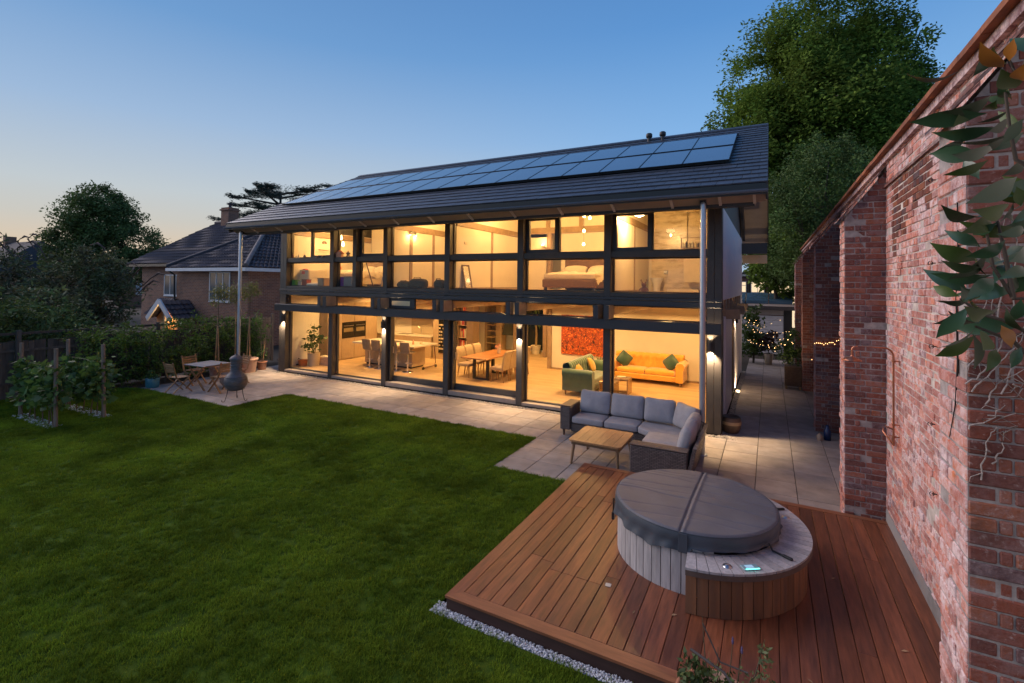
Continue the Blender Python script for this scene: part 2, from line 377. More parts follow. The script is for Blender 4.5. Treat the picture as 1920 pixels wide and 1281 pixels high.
joints = {2: (6.6, 5.2), 3: (7.1, 5.15), 4: (6.9, 5.0), 5: (7.0,), 8: (5.2,), 11: (7.3,), 14: (6.0,), 17: (7.2, 5.3), 20: (6.3,), 23: (5.2,), 25: (7.0,)}
joints.update({4: (6.95, 5.02), 5: (6.95, 5.02), 6: (6.95, 5.02), 7: (6.95, 5.02)})
k = 0; x = DX0 + bl + .004
while x < DX1 - .03:
    x1 = min(x + bw - .005, DX1)
    ys = [DY0 + bl + .004] + sorted(joints.get(k, ())) + [DY1 - .112]
    for a, b in zip(ys[:-1], ys[1:]): dboard(x, x1, a + .001, b - .001)
    x += bw; k += 1
def mitre(poly, name='border_board'):
    b = MB(); b.prism(poly, -.024, 0); o = part(name, b, DECKX, deck); o.location = (0, 0, DZ + .0015)
mitre([(DX0, DY0), (DX1 + .6, DY0), (DX1 + .6, DY0 + bl), (DX0 + bl, DY0 + bl)])
o = MB(); o.prism([(DX0, DY0), (DX0 + bl, DY0 + bl), (DX0 + bl, DY1 - .108), (DX0, DY1)], -.024, 0); o = part('border_board', o, DECKW, deck); o.location = (0, 0, DZ + .0015)
mitre([(DX0, DY1), (DX0 + bl, DY1 - .108), (DX1, DY1 - .108), (DX1, DY1)])
b = MB(); b.box(DX0 + .012, DX1, DY0 + .012, DY0 + .032, -.02, DZ - .026); b.box(DX0 + .012, DX0 + .032, DY0 + .032, DY1 - .02, -.02, DZ - .026); b.box(DX0 + .03, DX1, DY1 - .03, DY1 - .012, -.02, DZ - .026); part('deck_fascia', b, DARKW, deck)
b = MB(); b.box(DX0 + .05, DX1, DY0 + .05, DY1 - .05, -.02, .06); part('deck_subframe', b, DARKW, deck)
b = MB(); b.box(DX1 - .6, DX1 + .7, 3.0, DY0 - .002, -.02, DZ - .03); part('deck_return', b, DARKW, deck)
# small square light set in the deck, stray leaves
b = MB(); b.cbox(-.03, .03, -.03, .03, 0, .004, .002); solo('deck_light', b, M('deck_light_white', (.62, .55, .47), .5), 'small square pale deck light set flush in the boards', 'light', None, (-1.49, 5.05, DZ + .001), .1)
# ------------------------------------------------------------------ the glass-fronted timber house
HO = (-8.4, 16.0, 0)
house = thing('timber_frame_house', 'two-storey dark timber frame house with a glazed front, brightly lit inside', 'house', HO)
def hp(name, b, m, parent=None): return part(name, b, m, parent or house, HO)
def hbox(name, m, *a, c=.006, parent=None):
    b = MB(); b.cbox(*a, c=c); return hp(name, b, m, parent)
GY = FY + .24                                    # glass plane
PX = [-13.19, -10.79, -8.39, -5.965, -3.545]     # post centre lines
FZ, UZ = .14, 3.12                               # finished floors
# floors and inner shell
b = MB(); b.box(HX0 + .05, HX1 - .06, FY + .05, BY - .05, 0, .09); hp('ground_slab', b, FRAME)
b = MB(); b.box(HX0 + .06, HX1 - .07, FY + .06, BY - .06, 2.84, 3.06); hp('upper_slab', b, CREAM)
fl = bpy.data.objects.new('oak_floor', None); COL.objects.link(fl); fl.parent = house
def floor_boards(z, y0, y1, name):
    bm = MB(); y = y0; r = random.Random(5)
    while y < y1:
        x = HX0 + .1 - r.uniform(0, 2)
        while x < HX1 - .1:
            x1 = x + r.uniform(1.6, 2.4)
            if x1 > HX0 + .15:
                bm.box(max(x, HX0 + .1) + .001, min(x1, HX1 - .1) - .001, y + .001, min(y + .19, y1) - .001, z - .02, z)
            x = x1
        y += .19
    o = hp(name, bm, OAK); o['kind'] = 'stuff'; return o
bpy.data.objects.remove(fl)
floor_boards(FZ, GY + .06, BY - .1, 'oak_floorboards'); floor_boards(UZ, GY + .06, 16.9, 'upper_floorboards')
# side walls: insulated panels, white outside
def wall_x(name, x0, x1, z0, z1, y0, y1, m): b = MB(); b.box(x0, x1, y0, y1, z0, z1); return hp(name, b, m)
wall_x('gable_lining', HX0 + .1, HX0 + .17, FZ, 2.84, GY + .02, BY - .1, CREAM); wall_x('gable_lining', HX0 + .1, HX0 + .17, UZ, 5.25, GY + .02, BY - .1, CREAM)
wall_x('gable_wall', HX0 + .01, HX0 + .1, 0, 5.2, FY + .3, BY, WHITE)
wall_x('gable_lining', HX1 - .14, HX1 - .08, FZ, 2.84, GY + .02, BY - .1, CREAM); wall_x('gable_lining', HX1 - .14, HX1 - .08, UZ, 5.25, GY + .02, BY - .1, CREAM)
WHP = M('white_cladding', (.72, .70, .75), .55, var=.03)
for i in range(4):                                # upper white panels of the side facing the brick wall
    y0 = 11.73 + i * 2.24; y1 = min(y0 + 2.215, BY)
    hbox('cladding_panel', WHP, HX1 - .08, HX1 - .005, y0, y1, 2.98, 5.12)
for y0, y1 in ((13.0, 15.2), (16.5, 18.6), (18.62, BY)): hbox('cladding_panel', WHP, HX1 - .08, HX1 - .01, y0, y1, .10, 2.55)
hbox('side_door_frame', TIMBER_IN, HX1 - .12, HX1 - .03, 15.22, 15.32, .05, 2.55); hbox('side_door_frame', TIMBER_IN, HX1 - .12, HX1 - .03, 16.38, 16.48, .05, 2.55)
hbox('side_door', TIMBER_IN, HX1 - .11, HX1 - .07, 15.32, 16.38, .05, 2.55); hbox('side_recess', FRAME, HX1 - .14, HX1 - .06, 11.95, 12.98, .05, 2.55)
for i in range(8): hbox('side_joist', TIMBER_IN, HX1 - .10, HX1 - .02, 11.95 + i * 1.1, 12.15 + i * 1.1, 2.56, 2.97)
b = MB(); b.box(HX1 - .13, HX1 - .09, 11.95, BY, 2.55, 2.98); hp('side_band_lining', b, TIMBER_IN)
for y in (13.05, 15.45, 17.85): hbox('side_beam_end', TIMBER_IN, HX1 - .02, HX1 + .30, y, y + .16, 2.50, 2.74)
# rear wall
wall_x('rear_wall', HX0, HX1, 0, 5.2, BY - .1, BY, WHITE)
# gable triangles
for x0, x1, nm in ((HX1 - .1, HX1 - .03, 'gable_glazing'), (HX0 + .03, HX0 + .1, 'gable_glazing')):
    b = MB(); pr_ = [(FY + .1, 5.12), (BY, 5.12), (BY, 5.35), (15.95, 7.75), (FY + .1, 5.75)]
    vs = [(x, y, z) for x in (x0, x1) for y, z in pr_]; n = len(pr_); b.add(vs, [tuple(range(n))[::-1], tuple(range(n, 2 * n))] + [(i, (i + 1) % n, n + (i + 1) % n, n + i) for i in range(n)]); hp(nm, b, FRAME)

# front: posts
for k, x in enumerate(PX): hbox('post', FRAMEW, x - .09, x + .09, FY, FY + .235, .02, 5.12)
hbox('post', FRAMEW, -12.21, -12.05, FY, FY + .235, 3.12, 5.12)                      # extra upper post of the first rooms
for a, c_ in ((-15.83, -15.67), (-15.665, -15.50)): hbox('corner_post', FRAMEW, a, c_, FY, FY + .235, .02, 5.12)
for a, c_ in ((-1.235, -1.084), (-1.08, -.93)): hbox('corner_post', FRAMEW, a, c_, FY, FY + .235, .02, 5.12)
hbox('corner_return', FRAMEW, -.945, -.93, FY + .236, FY + .30, .02, 5.12, c=.002)
# floor band with shadow grooves, longitudinal beam, paired joist heads
hbox('floor_band', FRAME, -15.83, -.93, FY - .012, FY + .2, 2.812, 2.93); hbox('floor_band', FRAME, -15.84, -.92, FY - .02, FY + .2, 2.945, 3.01)
hbox('lintel_beam', FRAME, -15.76, -.915, FY - .27, FY - .115, 2.235, 2.475, c=.008)
b = MB(); b.box(-15.5, -1.2, FY + .02, FY + .22, 2.30, 2.47); hp('door_head', b, FRAMEW)
for x in PX:
    for s in (-1, 1): hbox('joist_head', M('joist_timber', (.36, .27, .19), .55, var=.12, ns=6), x - .045 + s * .135 - .06, x - .045 + s * .135 + .06, FY - .33, FY + .1, 2.477, 2.80)  # warm indoor light on the joist sides put into this tan
for x in PX:
    for s in (-1, 1): hbox('joist_unlit_front', FRAME, x - .045 + s * .135 - .064, x - .045 + s * .135 + .064, FY - .348, FY - .331, 2.477, 2.805, c=.003)  # dark sheets added so the joist fronts look unlit
TIMB_L = M('joist_timber', (.36, .27, .19), .55, var=.12, ns=6)
# bays
edges = [-15.5] + PX + [-1.235]
bays = [(edges[i] + (.09 if i else 0), edges[i + 1] - (.09 if i < 5 else 0)) for i in range(6)]
def pane(parent, x0, x1, z0, z1, y=GY):
    b = MB(); b.box(x0, x1, y - .006, y + .006, z0, z1); return hp('pane', b, GLASS, parent)
def window(name, x0, x1, z0, z1, fw=.05, y=GY, d=.05, bot=None, m=FRAMEW):
    bt = bot or fw; b = MB()
    b.cbox(x0, x0 + fw, y - d, y + d, z0, z1, c=.004); b.cbox(x1 - fw, x1, y - d, y + d, z0, z1, c=.004)
    b.cbox(x0 + fw, x1 - fw, y - d, y + d, z0, z0 + bt, c=.004); b.cbox(x0 + fw, x1 - fw, y - d, y + d, z1 - fw, z1, c=.004)
    o = hp(name, b, m); pane(o, x0 + fw - .01, x1 - fw + .01, z0 + bt - .01, z1 - fw + .01, y); return o
SILLW = M('sill_timber', (.30, .25, .22), .45, var=.1, ns=4)
for i, (x0, x1) in enumerate(bays):
    door = i in (2, 3)
    if door:
        hbox('threshold', SILLW, x0, x1, FY + .01, FY + .34, .035, .16); window('sliding_door', x0, x1, .17, 2.30, .07, GY + .05, .04, .16)
        b = MB(); b.box(x0 + .05, x0 + .09, FY + .12, GY + .06, .16, 2.30); hp('door_jamb', b, FRAMEW)
        b = MB(); b.cbox(x0 + .10, x0 + .125, GY - .03, GY + .005, 1.05, 1.25); hp('door_handle', b, STEEL)
    else:
        hbox('sill', SILLW, x0, x1, FY + .005, FY + .30, .035, .115); window('fixed_window', x0, x1, .117, 2.30, .035)
    # clerestory strip
    cw = window('clerestory_window', x0, x1, 2.473, 2.811, .03, FY + .12, .03, .02)
    # upper sill + transom
    hbox('sill', FRAMEW, x0, x1, FY + .005, FY + .29, 3.015, 3.118); hbox('transom', FRAMEW, x0, x1, FY + .03, FY + .235, 3.975, 4.13)
hbox('plinth', BLACK, -15.78, -.98, FY + .03, FY + .1, -.02, .035)
hbox('vent_window', FRAME, -10.72, -9.62, FY + .06, FY + .145, 2.49, 2.805); 
b = MB(); b.box(-10.52, -9.80, FY + .05, FY + .058, 2.57, 2.72); hp('vent_pane', b, M('lit_frosted_pane', (.8, .6, .35), .6, var=.03))
# upper windows: lower lights, then upper lights with opening sashes
ub = [(-15.5, -13.28), (-13.1, -12.21), (-12.05, -10.88), (-10.7, -8.48), (-8.3, -6.055), (-5.875, -3.635), (-3.455, -1.235)]
for x0, x1 in ub: window('fixed_window', x0, x1, 3.12, 3.973, .03)
ZT = 5.12
window('fixed_window', -15.5, -14.43, 4.132, ZT, .03); window('opening_sash', -14.43, -13.28, 4.132, ZT, .085, GY - .03, .05, m=FRAME)
window('fixed_window', -13.1, -12.21, 4.132, ZT, .03); window('opening_sash', -12.05, -10.88, 4.132, ZT, .10, GY - .03, .05, m=FRAME)
window('fixed_window', -10.7, -8.48, 4.132, ZT, .03); window('fixed_window', -8.3, -6.055, 4.132, ZT, .03)
window('opening_sash', -5.875, -4.93, 4.132, ZT, .10, GY - .03, .05, m=FRAME); window('fixed_window', -4.93, -3.635, 4.132, ZT, .03)
window('opening_sash', -3.455, -2.50, 4.132, ZT, .10, GY - .03, .05, m=FRAME); window('fixed_window', -2.50, -1.235, 4.132, ZT, .03)
hbox('wall_plate', FRAMEW, -15.83, -.93, FY + .0, FY + .24, 5.122, 5.55)

# ------------------------------------------------------------------ roof
RY0, RZ0, RY1, RZ1 = 9.93, 5.20, 15.95, 8.03
SL = math.atan2(RZ1 - RZ0, RY1 - RY0); RL = math.hypot(RZ1 - RZ0, RY1 - RY0)
RX0, RX1 = -16.28, -.03
TILE = M('slate_grey_tile', (.060, .068, .088), .45, var=.12, ns=5, orand=.14, irand=.14, bump=.1, bs=60)
def rpt(x, a, h=0, rear=False):
    y = RY0 + a * math.cos(SL) - h * math.sin(SL); z = RZ0 + a * math.sin(SL) + h * math.cos(SL)
    return (x, 2 * RY1 - y if rear else y, z)
roof = hp('roof', MB().add([rpt(RX0, 0, -.16), rpt(RX1, 0, -.16), rpt(RX1, RL, -.16), rpt(RX0, RL, -.16), rpt(RX0, 0, -.05), rpt(RX1, 0, -.05), rpt(RX1, RL, -.05), rpt(RX0, RL, -.05)],
    [(3, 2, 1, 0), (4, 5, 6, 7), (0, 1, 5, 4), (1, 2, 6, 5), (3, 0, 4, 7), (2, 3, 7, 6)]), M('roof_deck_boards', (.62, .54, .42), .7, var=.08, ns=4))
b = MB(); q = [rpt(RX0, 0, -.16, True), rpt(RX1, 0, -.16, True), rpt(RX1, RL, -.16, True), rpt(RX0, RL, -.16, True), rpt(RX0, 0, 0.01, True), rpt(RX1, 0, .01, True), rpt(RX1, RL, .01, True), rpt(RX0, RL, .01, True)]
b.add(q, [(0, 1, 2, 3), (7, 6, 5, 4), (4, 5, 1, 0), (5, 6, 2, 1), (7, 4, 0, 3), (6, 7, 3, 2)]); hp('rear_roof_slope', b, M('soffit_board', (.42, .36, .32), .7, var=.06, ns=3))
tw, tg = .29, .336; nrow = 20; ncol = int(round((RX1 - RX0) / tw)); tw = (RX1 - RX0) / ncol
tb = MB(); tb.cbox(-tw / 2 + .0022, tw / 2 - .0022, -.006, tg + .05, -.012, .016, .004); tme = tb.mesh('roof_tile'); tme.materials.append(TILE)
rest = MB(); cells = []
for r in range(nrow):
    for c_ in range(-1, ncol + 1):
        x0 = RX0 + (c_ + (.5 if r % 2 else 0)) * tw; x1 = x0 + tw; x0c, x1c = max(x0, RX0), min(x1, RX1)
        if x1c - x0c < .03: continue
        p = rpt((x0c + x1c) / 2, r * tg + tg / 2); d = math.dist(p, (0, 0, 3.3)); under = (.0 if -15.7 < p[0] < -.8 and 1.75 < r * tg + .17 < 5.3 else 1)
        cells.append((d if under else 99, r, x0c, x1c))
cells.sort()
tile_rot = Euler((SL + .052, 0, 0))
tm = Matrix.Translation((0, 0, 0))
for i, (d, r, x0, x1) in enumerate(cells):
    a = min(r * tg, RL - tg); p = Vector(rpt((x0 + x1) / 2, r * tg, .028)); full = x1 - x0 > tw - .01
    jx, jr = random.gauss(0, .0012), random.gauss(0, .002)
    if i < 300 and full and d < 90:
        o = link('roof_tile', tme, None, roof, p - Vector(HO) + Vector((jx, 0, random.gauss(0, .0012)))); o.rotation_euler = (SL - .075 + jr, random.gauss(0, .003), 0)
    else:
        m_ = Matrix.Translation(p) @ Euler((SL - .075 + jr, 0, 0)).to_matrix().to_4x4(); w = (x1 - x0) / 2
        rest.box(-w + .002, w - .002, -.006, tg + .05, -.012, .016, m_)
o = hp('roof_tile_courses', rest, TILE, roof); o['kind'] = 'stuff'
# ridge, verges
b = MB()
nr = 36
for i in range(nr):
    x0 = RX0 + i * (RX1 - RX0) / nr; x1 = x0 + (RX1 - RX0) / nr - .006; pr_ = [(-.16, -.055), (0, .03), (.16, -.055), (.16, -.075), (0, .01), (-.16, -.075)]
    vs = [(x, RY1 + y, RZ1 + .045 + z) for x in (x0, x1) for y, z in pr_]; n = 6; b.add(vs, [tuple(range(n))[::-1], tuple(range(n, 2 * n))] + [(k, (k + 1) % n, n + (k + 1) % n, n + k) for k in range(n)])
hp('ridge_tiles', b, TILE, roof)['kind'] = 'stuff'
for xv in (RX1 - .03, RX0):
    b = MB(); 
    for rear in (False, True):
        q = [rpt(xv + dx, a, h, rear) for dx in (0, .03) for a, h in ((-.02, -.30), (RL, -.30), (RL, .03), (-.02, .03))]
        b.add(q, [(0, 1, 2, 3), (7, 6, 5, 4), (0, 4, 5, 1), (1, 5, 6, 2), (2, 6, 7, 3), (3, 7, 4, 0)])
    hp('bargeboard', b, FRAME)
# eaves: gutter, sloped fascia with brackets, purlin, steel posts
GUT = M('dark_gutter', (.095, .125, .175), .4, .0, var=.05)
b = MB(); ng_ = 7; pts = [(9.90 - .055 * math.cos(PI * k / (ng_ - 1)), 5.085 - .06 * math.sin(PI * k / (ng_ - 1))) for k in range(ng_)]; ip = [(9.90 + .049 * math.cos(PI * k / (ng_ - 1)), 5.085 - .054 * math.sin(PI * k / (ng_ - 1))) for k in range(ng_)]
prof = pts + ip; n = len(prof); vs = [(x, y, z) for x in (RX0 - .03, RX1 + .01) for y, z in prof]; b.add(vs, [tuple(range(n)), tuple(range(n, 2 * n))[::-1]] + [(i, n + i, n + (i + 1) % n, (i + 1) % n) for i in range(n)])
hp('gutter', b, GUT)
FASC = M('eaves_board', (.26, .225, .20), .6, var=.06, ns=3)
b = MB(); vs = [(x, y, z) for x in (RX0, RX1 - .03) for y, z in ((9.95, 5.10), (10.12, 5.13), (10.34, 4.955), (10.34, 4.925), (10.30, 4.925))]; n = 5
b.add(vs, [tuple(range(n)), tuple(range(n, 2 * n))[::-1]] + [(i, n + i, n + (i + 1) % n, (i + 1) % n) for i in range(n)]); hp('eaves_board', b, FASC)
for k in range(14):
    x = -.25 - .33 * 0 - 1.2105 * k if k else -.25
    x = [-.25, -.85][k] if k < 2 else -1.755 - 1.2135 * (k - 2)
    if x < RX0 + .1: continue
    b = MB(); b.bar((x, 9.955, 5.06), (x, 10.30, 4.90), .035, .05, (1, 0, 0)); hp('eaves_bracket', b, M('bracket_grey', (.50, .48, .47), .5, var=.05))
x = RX0 + .2
hbox('eaves_fascia', BLACK, RX0, RX1, 9.918, 9.94, 5.0, 5.205, c=.002)
hbox('eaves_purlin', M('purlin_dark', (.035, .033, .035), .5), RX0 + .35, -.25, 10.34, 10.50, 4.86, 5.0)
hbox('rear_purlin', FRAME, HX1, RX1 - .04, BY - .3, BY - .1, 4.55, 4.95); hbox('ridge_purlin', FRAME, HX1, RX1 - .04, RY1 - .1, RY1 + .1, 7.4, 7.75); hbox('rear_eaves_board', M('rear_eaves', (.62, .45, .30), .7, var=.04), HX1, RX1 - .04, BY + .2, BY + .24, 4.20, 4.53)  # rear eaves board: warm light falling on it put into its colour
b = MB(); q = [rpt(HX1 - .0 + dx, a, h, True) for dx in (0, .10) for a, h in ((1.0, -.62), (RL, -.62), (RL, -.17), (1.0, -.17))]; b.add(q, [(0, 1, 2, 3), (7, 6, 5, 4), (0, 4, 5, 1), (1, 5, 6, 2), (2, 6, 7, 3), (3, 7, 4, 0)]); hp('gable_rafter', b, FRAME)
for x in (-1.155, -15.87):
    y = 10.19; b = MB(); b.lathe([(.056, 0.0), (.056, 4.90), (.053, 4.93), (.042, 4.953), (.022, 4.966), (.001, 4.969)], (x, y, 0), 20); o = hp('support_post', b, GALV)
    b = MB(); b.lathe([(.10, 0.001), (.10, .012), (.06, .016)], (x, y, 0), 20); hp('base_plate', b, GALV, o)
    b = MB(); b.box(x - .06, x + .05, y - .03, y + .16, 4.88, 5.03); hp('post_bracket', b, BLACK, o)
# vents on the ridge
for x in (-3.40, -2.98):
    b = MB(); a = RL - .36; p = rpt(x, a, 0); b.tube([p, (p[0], p[1], p[2] + .16)], .055, 12); b.lathe([(.075, .14), (.10, .16), (.10, .25), (.07, .28), (.0, .285)], p, 14); hp('vent_cap', b, M('vent_black', (.03, .03, .035), .5))

# ------------------------------------------------------------------ solar panels: two rows of fifteen
PVG = bpy.data.materials.new('solar_cells'); PVG.use_nodes = True
nt = PVG.node_tree; N = nt.nodes; L = nt.links; pb = N['Principled BSDF']
t = N.new('ShaderNodeTexCoord'); sx = N.new('ShaderNodeSeparateXYZ'); L.new(t.outputs['Object'], sx.inputs[0])
def stripes(sock, per, w):
    m1 = N.new('ShaderNodeMath'); m1.operation = 'MULTIPLY'; m1.inputs[1].default_value = 1 / per; L.new(sock, m1.inputs[0])
    m2 = N.new('ShaderNodeMath'); m2.operation = 'FRACT'; L.new(m1.outputs[0], m2.inputs[0])
    m3 = N.new('ShaderNodeMath'); m3.operation = 'LESS_THAN'; m3.inputs[1].default_value = w; L.new(m2.outputs[0], m3.inputs[0]); return m3.outputs[0]
ad = N.new('ShaderNodeMath'); ad.operation = 'MAXIMUM'; L.new(stripes(sx.outputs['X'], .0385, .08), ad.inputs[0]); L.new(stripes(sx.outputs['Y'], .158, .03), ad.inputs[1])
mx = N.new('ShaderNodeMix'); mx.data_type = 'RGBA'; L.new(ad.outputs[0], mx.inputs['Factor']); mx.inputs[6].default_value = (.066, .076, .094, 1); mx.inputs[7].default_value = (.10, .112, .13, 1); L.new(mx.outputs[2], pb.inputs['Base Color'])
pb.inputs['Roughness'].default_value = .36; pb.inputs['Specular IOR Level'].default_value = 1.0; pb.inputs['Coat Weight'].default_value = 1.0; pb.inputs['Coat Roughness'].default_value = .04; pb.inputs['Coat IOR'].default_value = 1.9
PVF = M('panel_frame_black', (.02, .021, .024), .4, .5, var=.03)
pw, ph = .982, 1.66
fb = MB(); fb.cbox(-pw / 2, pw / 2, 0, .028, 0, .042, .003); fb.cbox(-pw / 2, pw / 2, ph - .028, ph, 0, .042, .003); fb.cbox(-pw / 2, -pw / 2 + .014, .028, ph - .028, 0, .042, .003); fb.cbox(pw / 2 - .014, pw / 2, .028, ph - .028, 0, .042, .003)
fme = fb.mesh('solar_panel'); fme.materials.append(PVF)
cb_ = MB(); cb_.box(-pw / 2 + .014, pw / 2 - .014, .028, ph - .028, .008, .036); cme = cb_.mesh('cell_sheet'); cme.materials.append(PVG)
for row in range(2):
    for k in range(15):
        x = -15.58 + .987 * (k + .5); a = 1.80 + row * 1.765
        o = link('solar_panel', fme, None, roof, Vector(rpt(x, a, .085)) - Vector(HO)); o.rotation_euler = (SL, 0, 0); link('cell_sheet', cme, None, o)
for a in (1.84, 3.50, 5.2):
    b = MB(); b.bar(rpt(-15.62, a, .07), rpt(-.74, a, .07), .05, .03); hp('panel_rail', b, PVF, roof)

# ------------------------------------------------------------------ wall lamps on the posts (up and down light)
LB = M('lamp_anthracite', (.05, .05, .055), .4, .3, var=.05)
for x, e in ((-15.59, 1.0), (-10.79, 1.0), (-5.965, 1.0), (-1.16, 1.4)):
    b = MB(); b.cbox(x - .03, x + .03, FY - .03, FY, 1.92, 2.0); b.lathe([(.045, 1.86), (.045, 2.06)], (x, FY - .07, 0), 20, cap=False); b.lathe([(.041, 1.865), (.041, 2.055)], (x, FY - .07, 0), 20, cap=False); b.lathe([(.041, 1.955), (.0, 1.956)], (x, FY - .07, 0), 20, cap=False); o = hp('wall_lamp', b, LB)
    b = MB(); b.lathe([(.032, 1.90), (.0, 1.899)], (x, FY - .07, 0), 14, cap=False); b.lathe([(.032, 2.02), (.0, 2.021)], (x, FY - .07, 0), 14, cap=False); hp('bulb', b, BULB, o)
    light('wall_lamp_down', 'SPOT', (x, FY - .07, 1.875), 260 * e, (1, .70, .40), .03, (0, 0, 0), None, rad(105), .6); light('wall_lamp_up', 'SPOT', (x, FY - .07, 2.04), 40 * e, (1, .70, .40), .03, (PI, 0, 0), None, rad(100), .6)
# ------------------------------------------------------------------ inside the house
def iw(name, poly, axis, a0, a1, m=CREAM):
    """wall from a polygon; axis 'x': poly is (y,z) between x=a0..a1, axis 'y': poly is (x,z)"""
    b = MB(); n = len(poly)
    vs = [((a, p, q) if axis == 'x' else (p, a, q)) for a in (a0, a1) for p, q in poly]
    b.add(vs, [tuple(range(n)), tuple(range(n, 2 * n))[::-1]] + [(i, n + i, n + (i + 1) % n, (i + 1) % n) for i in range(n)]); return hp(name, b, m)
zr = lambda y: RZ0 + (y - RY0) * math.tan(SL) - .185
# ground floor walls
iw('partition', [(-15.65, FZ), (-11.75, FZ), (-11.75, 2.84), (-15.65, 2.84)], 'y', 16.95, 17.05)
iw('partition', [(-7.20, FZ), (-1.08, FZ), (-1.08, 2.84), (-7.20, 2.84)], 'y', 16.80, 16.90)
hbox('inner_post', TIMBER_IN, -7.36, -7.205, 16.74, 16.90, FZ, 2.84); hbox('inner_post', TIMBER_IN, -8.66, -8.50, 19.2, 19.36, FZ, 2.84)
hbox('skirting', TIMBER_IN, -7.2, -1.09, 16.783, 16.797, FZ, FZ + .06, c=.002); hbox('inner_post', TIMBER_IN, -9.98, -9.84, 18.95, 19.1, FZ, 2.84)
iw('partition', [(-12.1, FZ), (-11.47, FZ), (-11.47, 2.84), (-12.1, 2.84)], 'y', 19.0, 19.05)
hbox('ceiling_joist', TIMB_L, -15.6, -1.1, 15.9, 16.06, 2.60, 2.838)
for x in PX:
    for s in (-1, 1): hbox('ceiling_joist', TIMB_L, x - .045 + s * .135 - .055, x - .045 + s * .135 + .055, FY + .16, 20.5, 2.56, 2.838)
NIGHT = M('night_window', (.02, .035, .05), .1, var=.1)
hbox('rear_window', NIGHT, -10.3, -8.7, BY - .16, BY - .105, FZ + .1, 2.5)
# first floor
UT = 5.12
def part_x(x, y0, y1): return iw('upper_partition', [(y0, UZ), (y1, UZ), (y1, zr(y1)), (y0, zr(y0))], 'x', x - .05, x + .05)
for x, y1 in ((-10.78, 16.0), (-8.33, 16.0), (-3.52, 16.0)):
    part_x(x, GY + .08, y1)
    hbox('wall_beam', TIMBER_IN, x - .075, x + .075, GY + .08, y1, 5.02, 5.22); hbox('wall_post', TIMBER_IN, x - .06, x + .06, 14.05, 14.19, UZ, 5.02)
    hbox('skirting', TIMBER_IN, x - .06, x + .06, GY + .1, y1, UZ, UZ + .05, c=.002)
hbox('wall_post', TIMBER_IN, -10.85, -10.71, 12.80, 12.95, UZ, 5.02)
hbox('wall_beam', TIMBER_IN, HX0 + .17, HX0 + .25, GY + .08, 16, 5.02, 5.22)
iw('upper_partition', [(HX0 + .2, UZ), (-8.28, UZ), (-8.28, 7.3), (HX0 + .2, 7.3)], 'y', 16.05, 16.15)
iw('upper_partition', [(-8.28, UZ), (-7.12, UZ), (-7.12, 5.0), (-8.28, 5.0)], 'y', 16.05, 16.15)
iw('upper_partition', [(-6.55, UZ), (-1.08, UZ), (-1.08, 7.3), (-6.55, 7.3)], 'y', 16.05, 16.15)
iw('upper_partition', [(-8.28, 5.2), (-6.55, 5.2), (-6.55, 7.3), (-8.28, 7.3)], 'y', 16.05, 16.15)
iw('upper_partition', [(-8.28, UZ), (-5.0, UZ), (-5.0, 5.4), (-8.28, 5.4)], 'y', 18.6, 18.7)
hbox('wall_beam', TIMBER_IN, -8.28, -3.57, 15.99, 16.06, 5.12, 5.34)
for x in (-7.05, -5.80): hbox('wall_post', TIMBER_IN, x - .07, x + .07, 15.98, 16.06, 5.34, 6.8)
hbox('wall_post', TIMBER_IN, -7.06, -6.92, 15.98, 16.17, UZ, 5.12)
hbox('bedroom_door', CREAM, -6.6, -6.55, 16.16, 16.9, UZ, 5.05)
MARB = M('beige_marble', (.70, .60, .42), .25, var=.10, ns=2.0, stretch=(1, 3, 3.2), col2=(.42, .32, .18), c2s=1.6, c2t=.58, c2w=.10)
b = MB(); b.box(-3.38, -1.09, 16.02, 16.045, UZ, 6.5); hp('marble_wall', b, MARB)
b = MB(); b.box(-2.45, -1.86, 15.995, 16.018, 4.44, 4.50); b.box(-2.45, -1.86, 15.995, 16.018, 4.80, 4.83); b.box(-2.47, -2.45, 15.995, 16.018, 4.44, 4.83); hp('niche_frame', b, TIMB_L)
iw('upper_partition', [(14.6, UZ), (14.65, UZ), (14.65, 5.4), (14.6, 5.4)], 'x', -12.4, -10.83)

DK = M('kitchen_front', (.40, .29, .18), .5, var=.08, ns=5, stretch=(6, 6, 1))
STONE = M('pale_worktop', (.62, .56, .46), .3, var=.05)
OVENB = M('oven_black', (.015, .014, .013), .12, var=.02)
# tall units with two ovens
t = thing('tall_kitchen_unit', 'tall beige kitchen cupboards with two built-in ovens along the end wall', 'cupboard', (-15.4, 14.2, FZ)); o_ = t.location
def lp(name, b, m, tt=t, pa=None): return part(name, b, m, pa or tt, tuple(tt.location))
b = MB(); b.box(-15.63, -15.17, 13.32, 16.0, FZ, 2.80); lp('carcass', b, M('kitchen_carcass', (.30, .215, .135), .55, var=.08))
for y0, y1, z0, z1 in ((13.33, 14.02, .2, 2.79), (14.03, 14.68, .2, 1.0), (14.69, 15.31, .2, 1.0), (14.03, 14.68, 1.66, 2.79), (14.69, 15.31, 1.66, 2.79), (15.32, 15.99, .2, 2.79)):
    b = MB(); b.cbox(-15.17, -15.148, y0 + .004, y1 - .004, z0, z1, .002); lp('door', b, DK)
for y0, y1 in ((14.035, 14.675), (14.695, 15.305)):
    b = MB(); b.cbox(-15.17, -15.14, y0, y1, 1.01, 1.65, .004); ov = lp('oven', b, OVENB)
    b = MB(); b.cbox(-15.135, -15.115, y0 + .06, y1 - .06, 1.50, 1.52, .003); lp('handle', b, STEEL, t, ov)
    b = MB(); b.box(-15.139, -15.136, y0 + .08, y1 - .08, 1.26, 1.42); lp('oven_window', b, M('oven_glass', (.20, .15, .08), .1), t, ov)
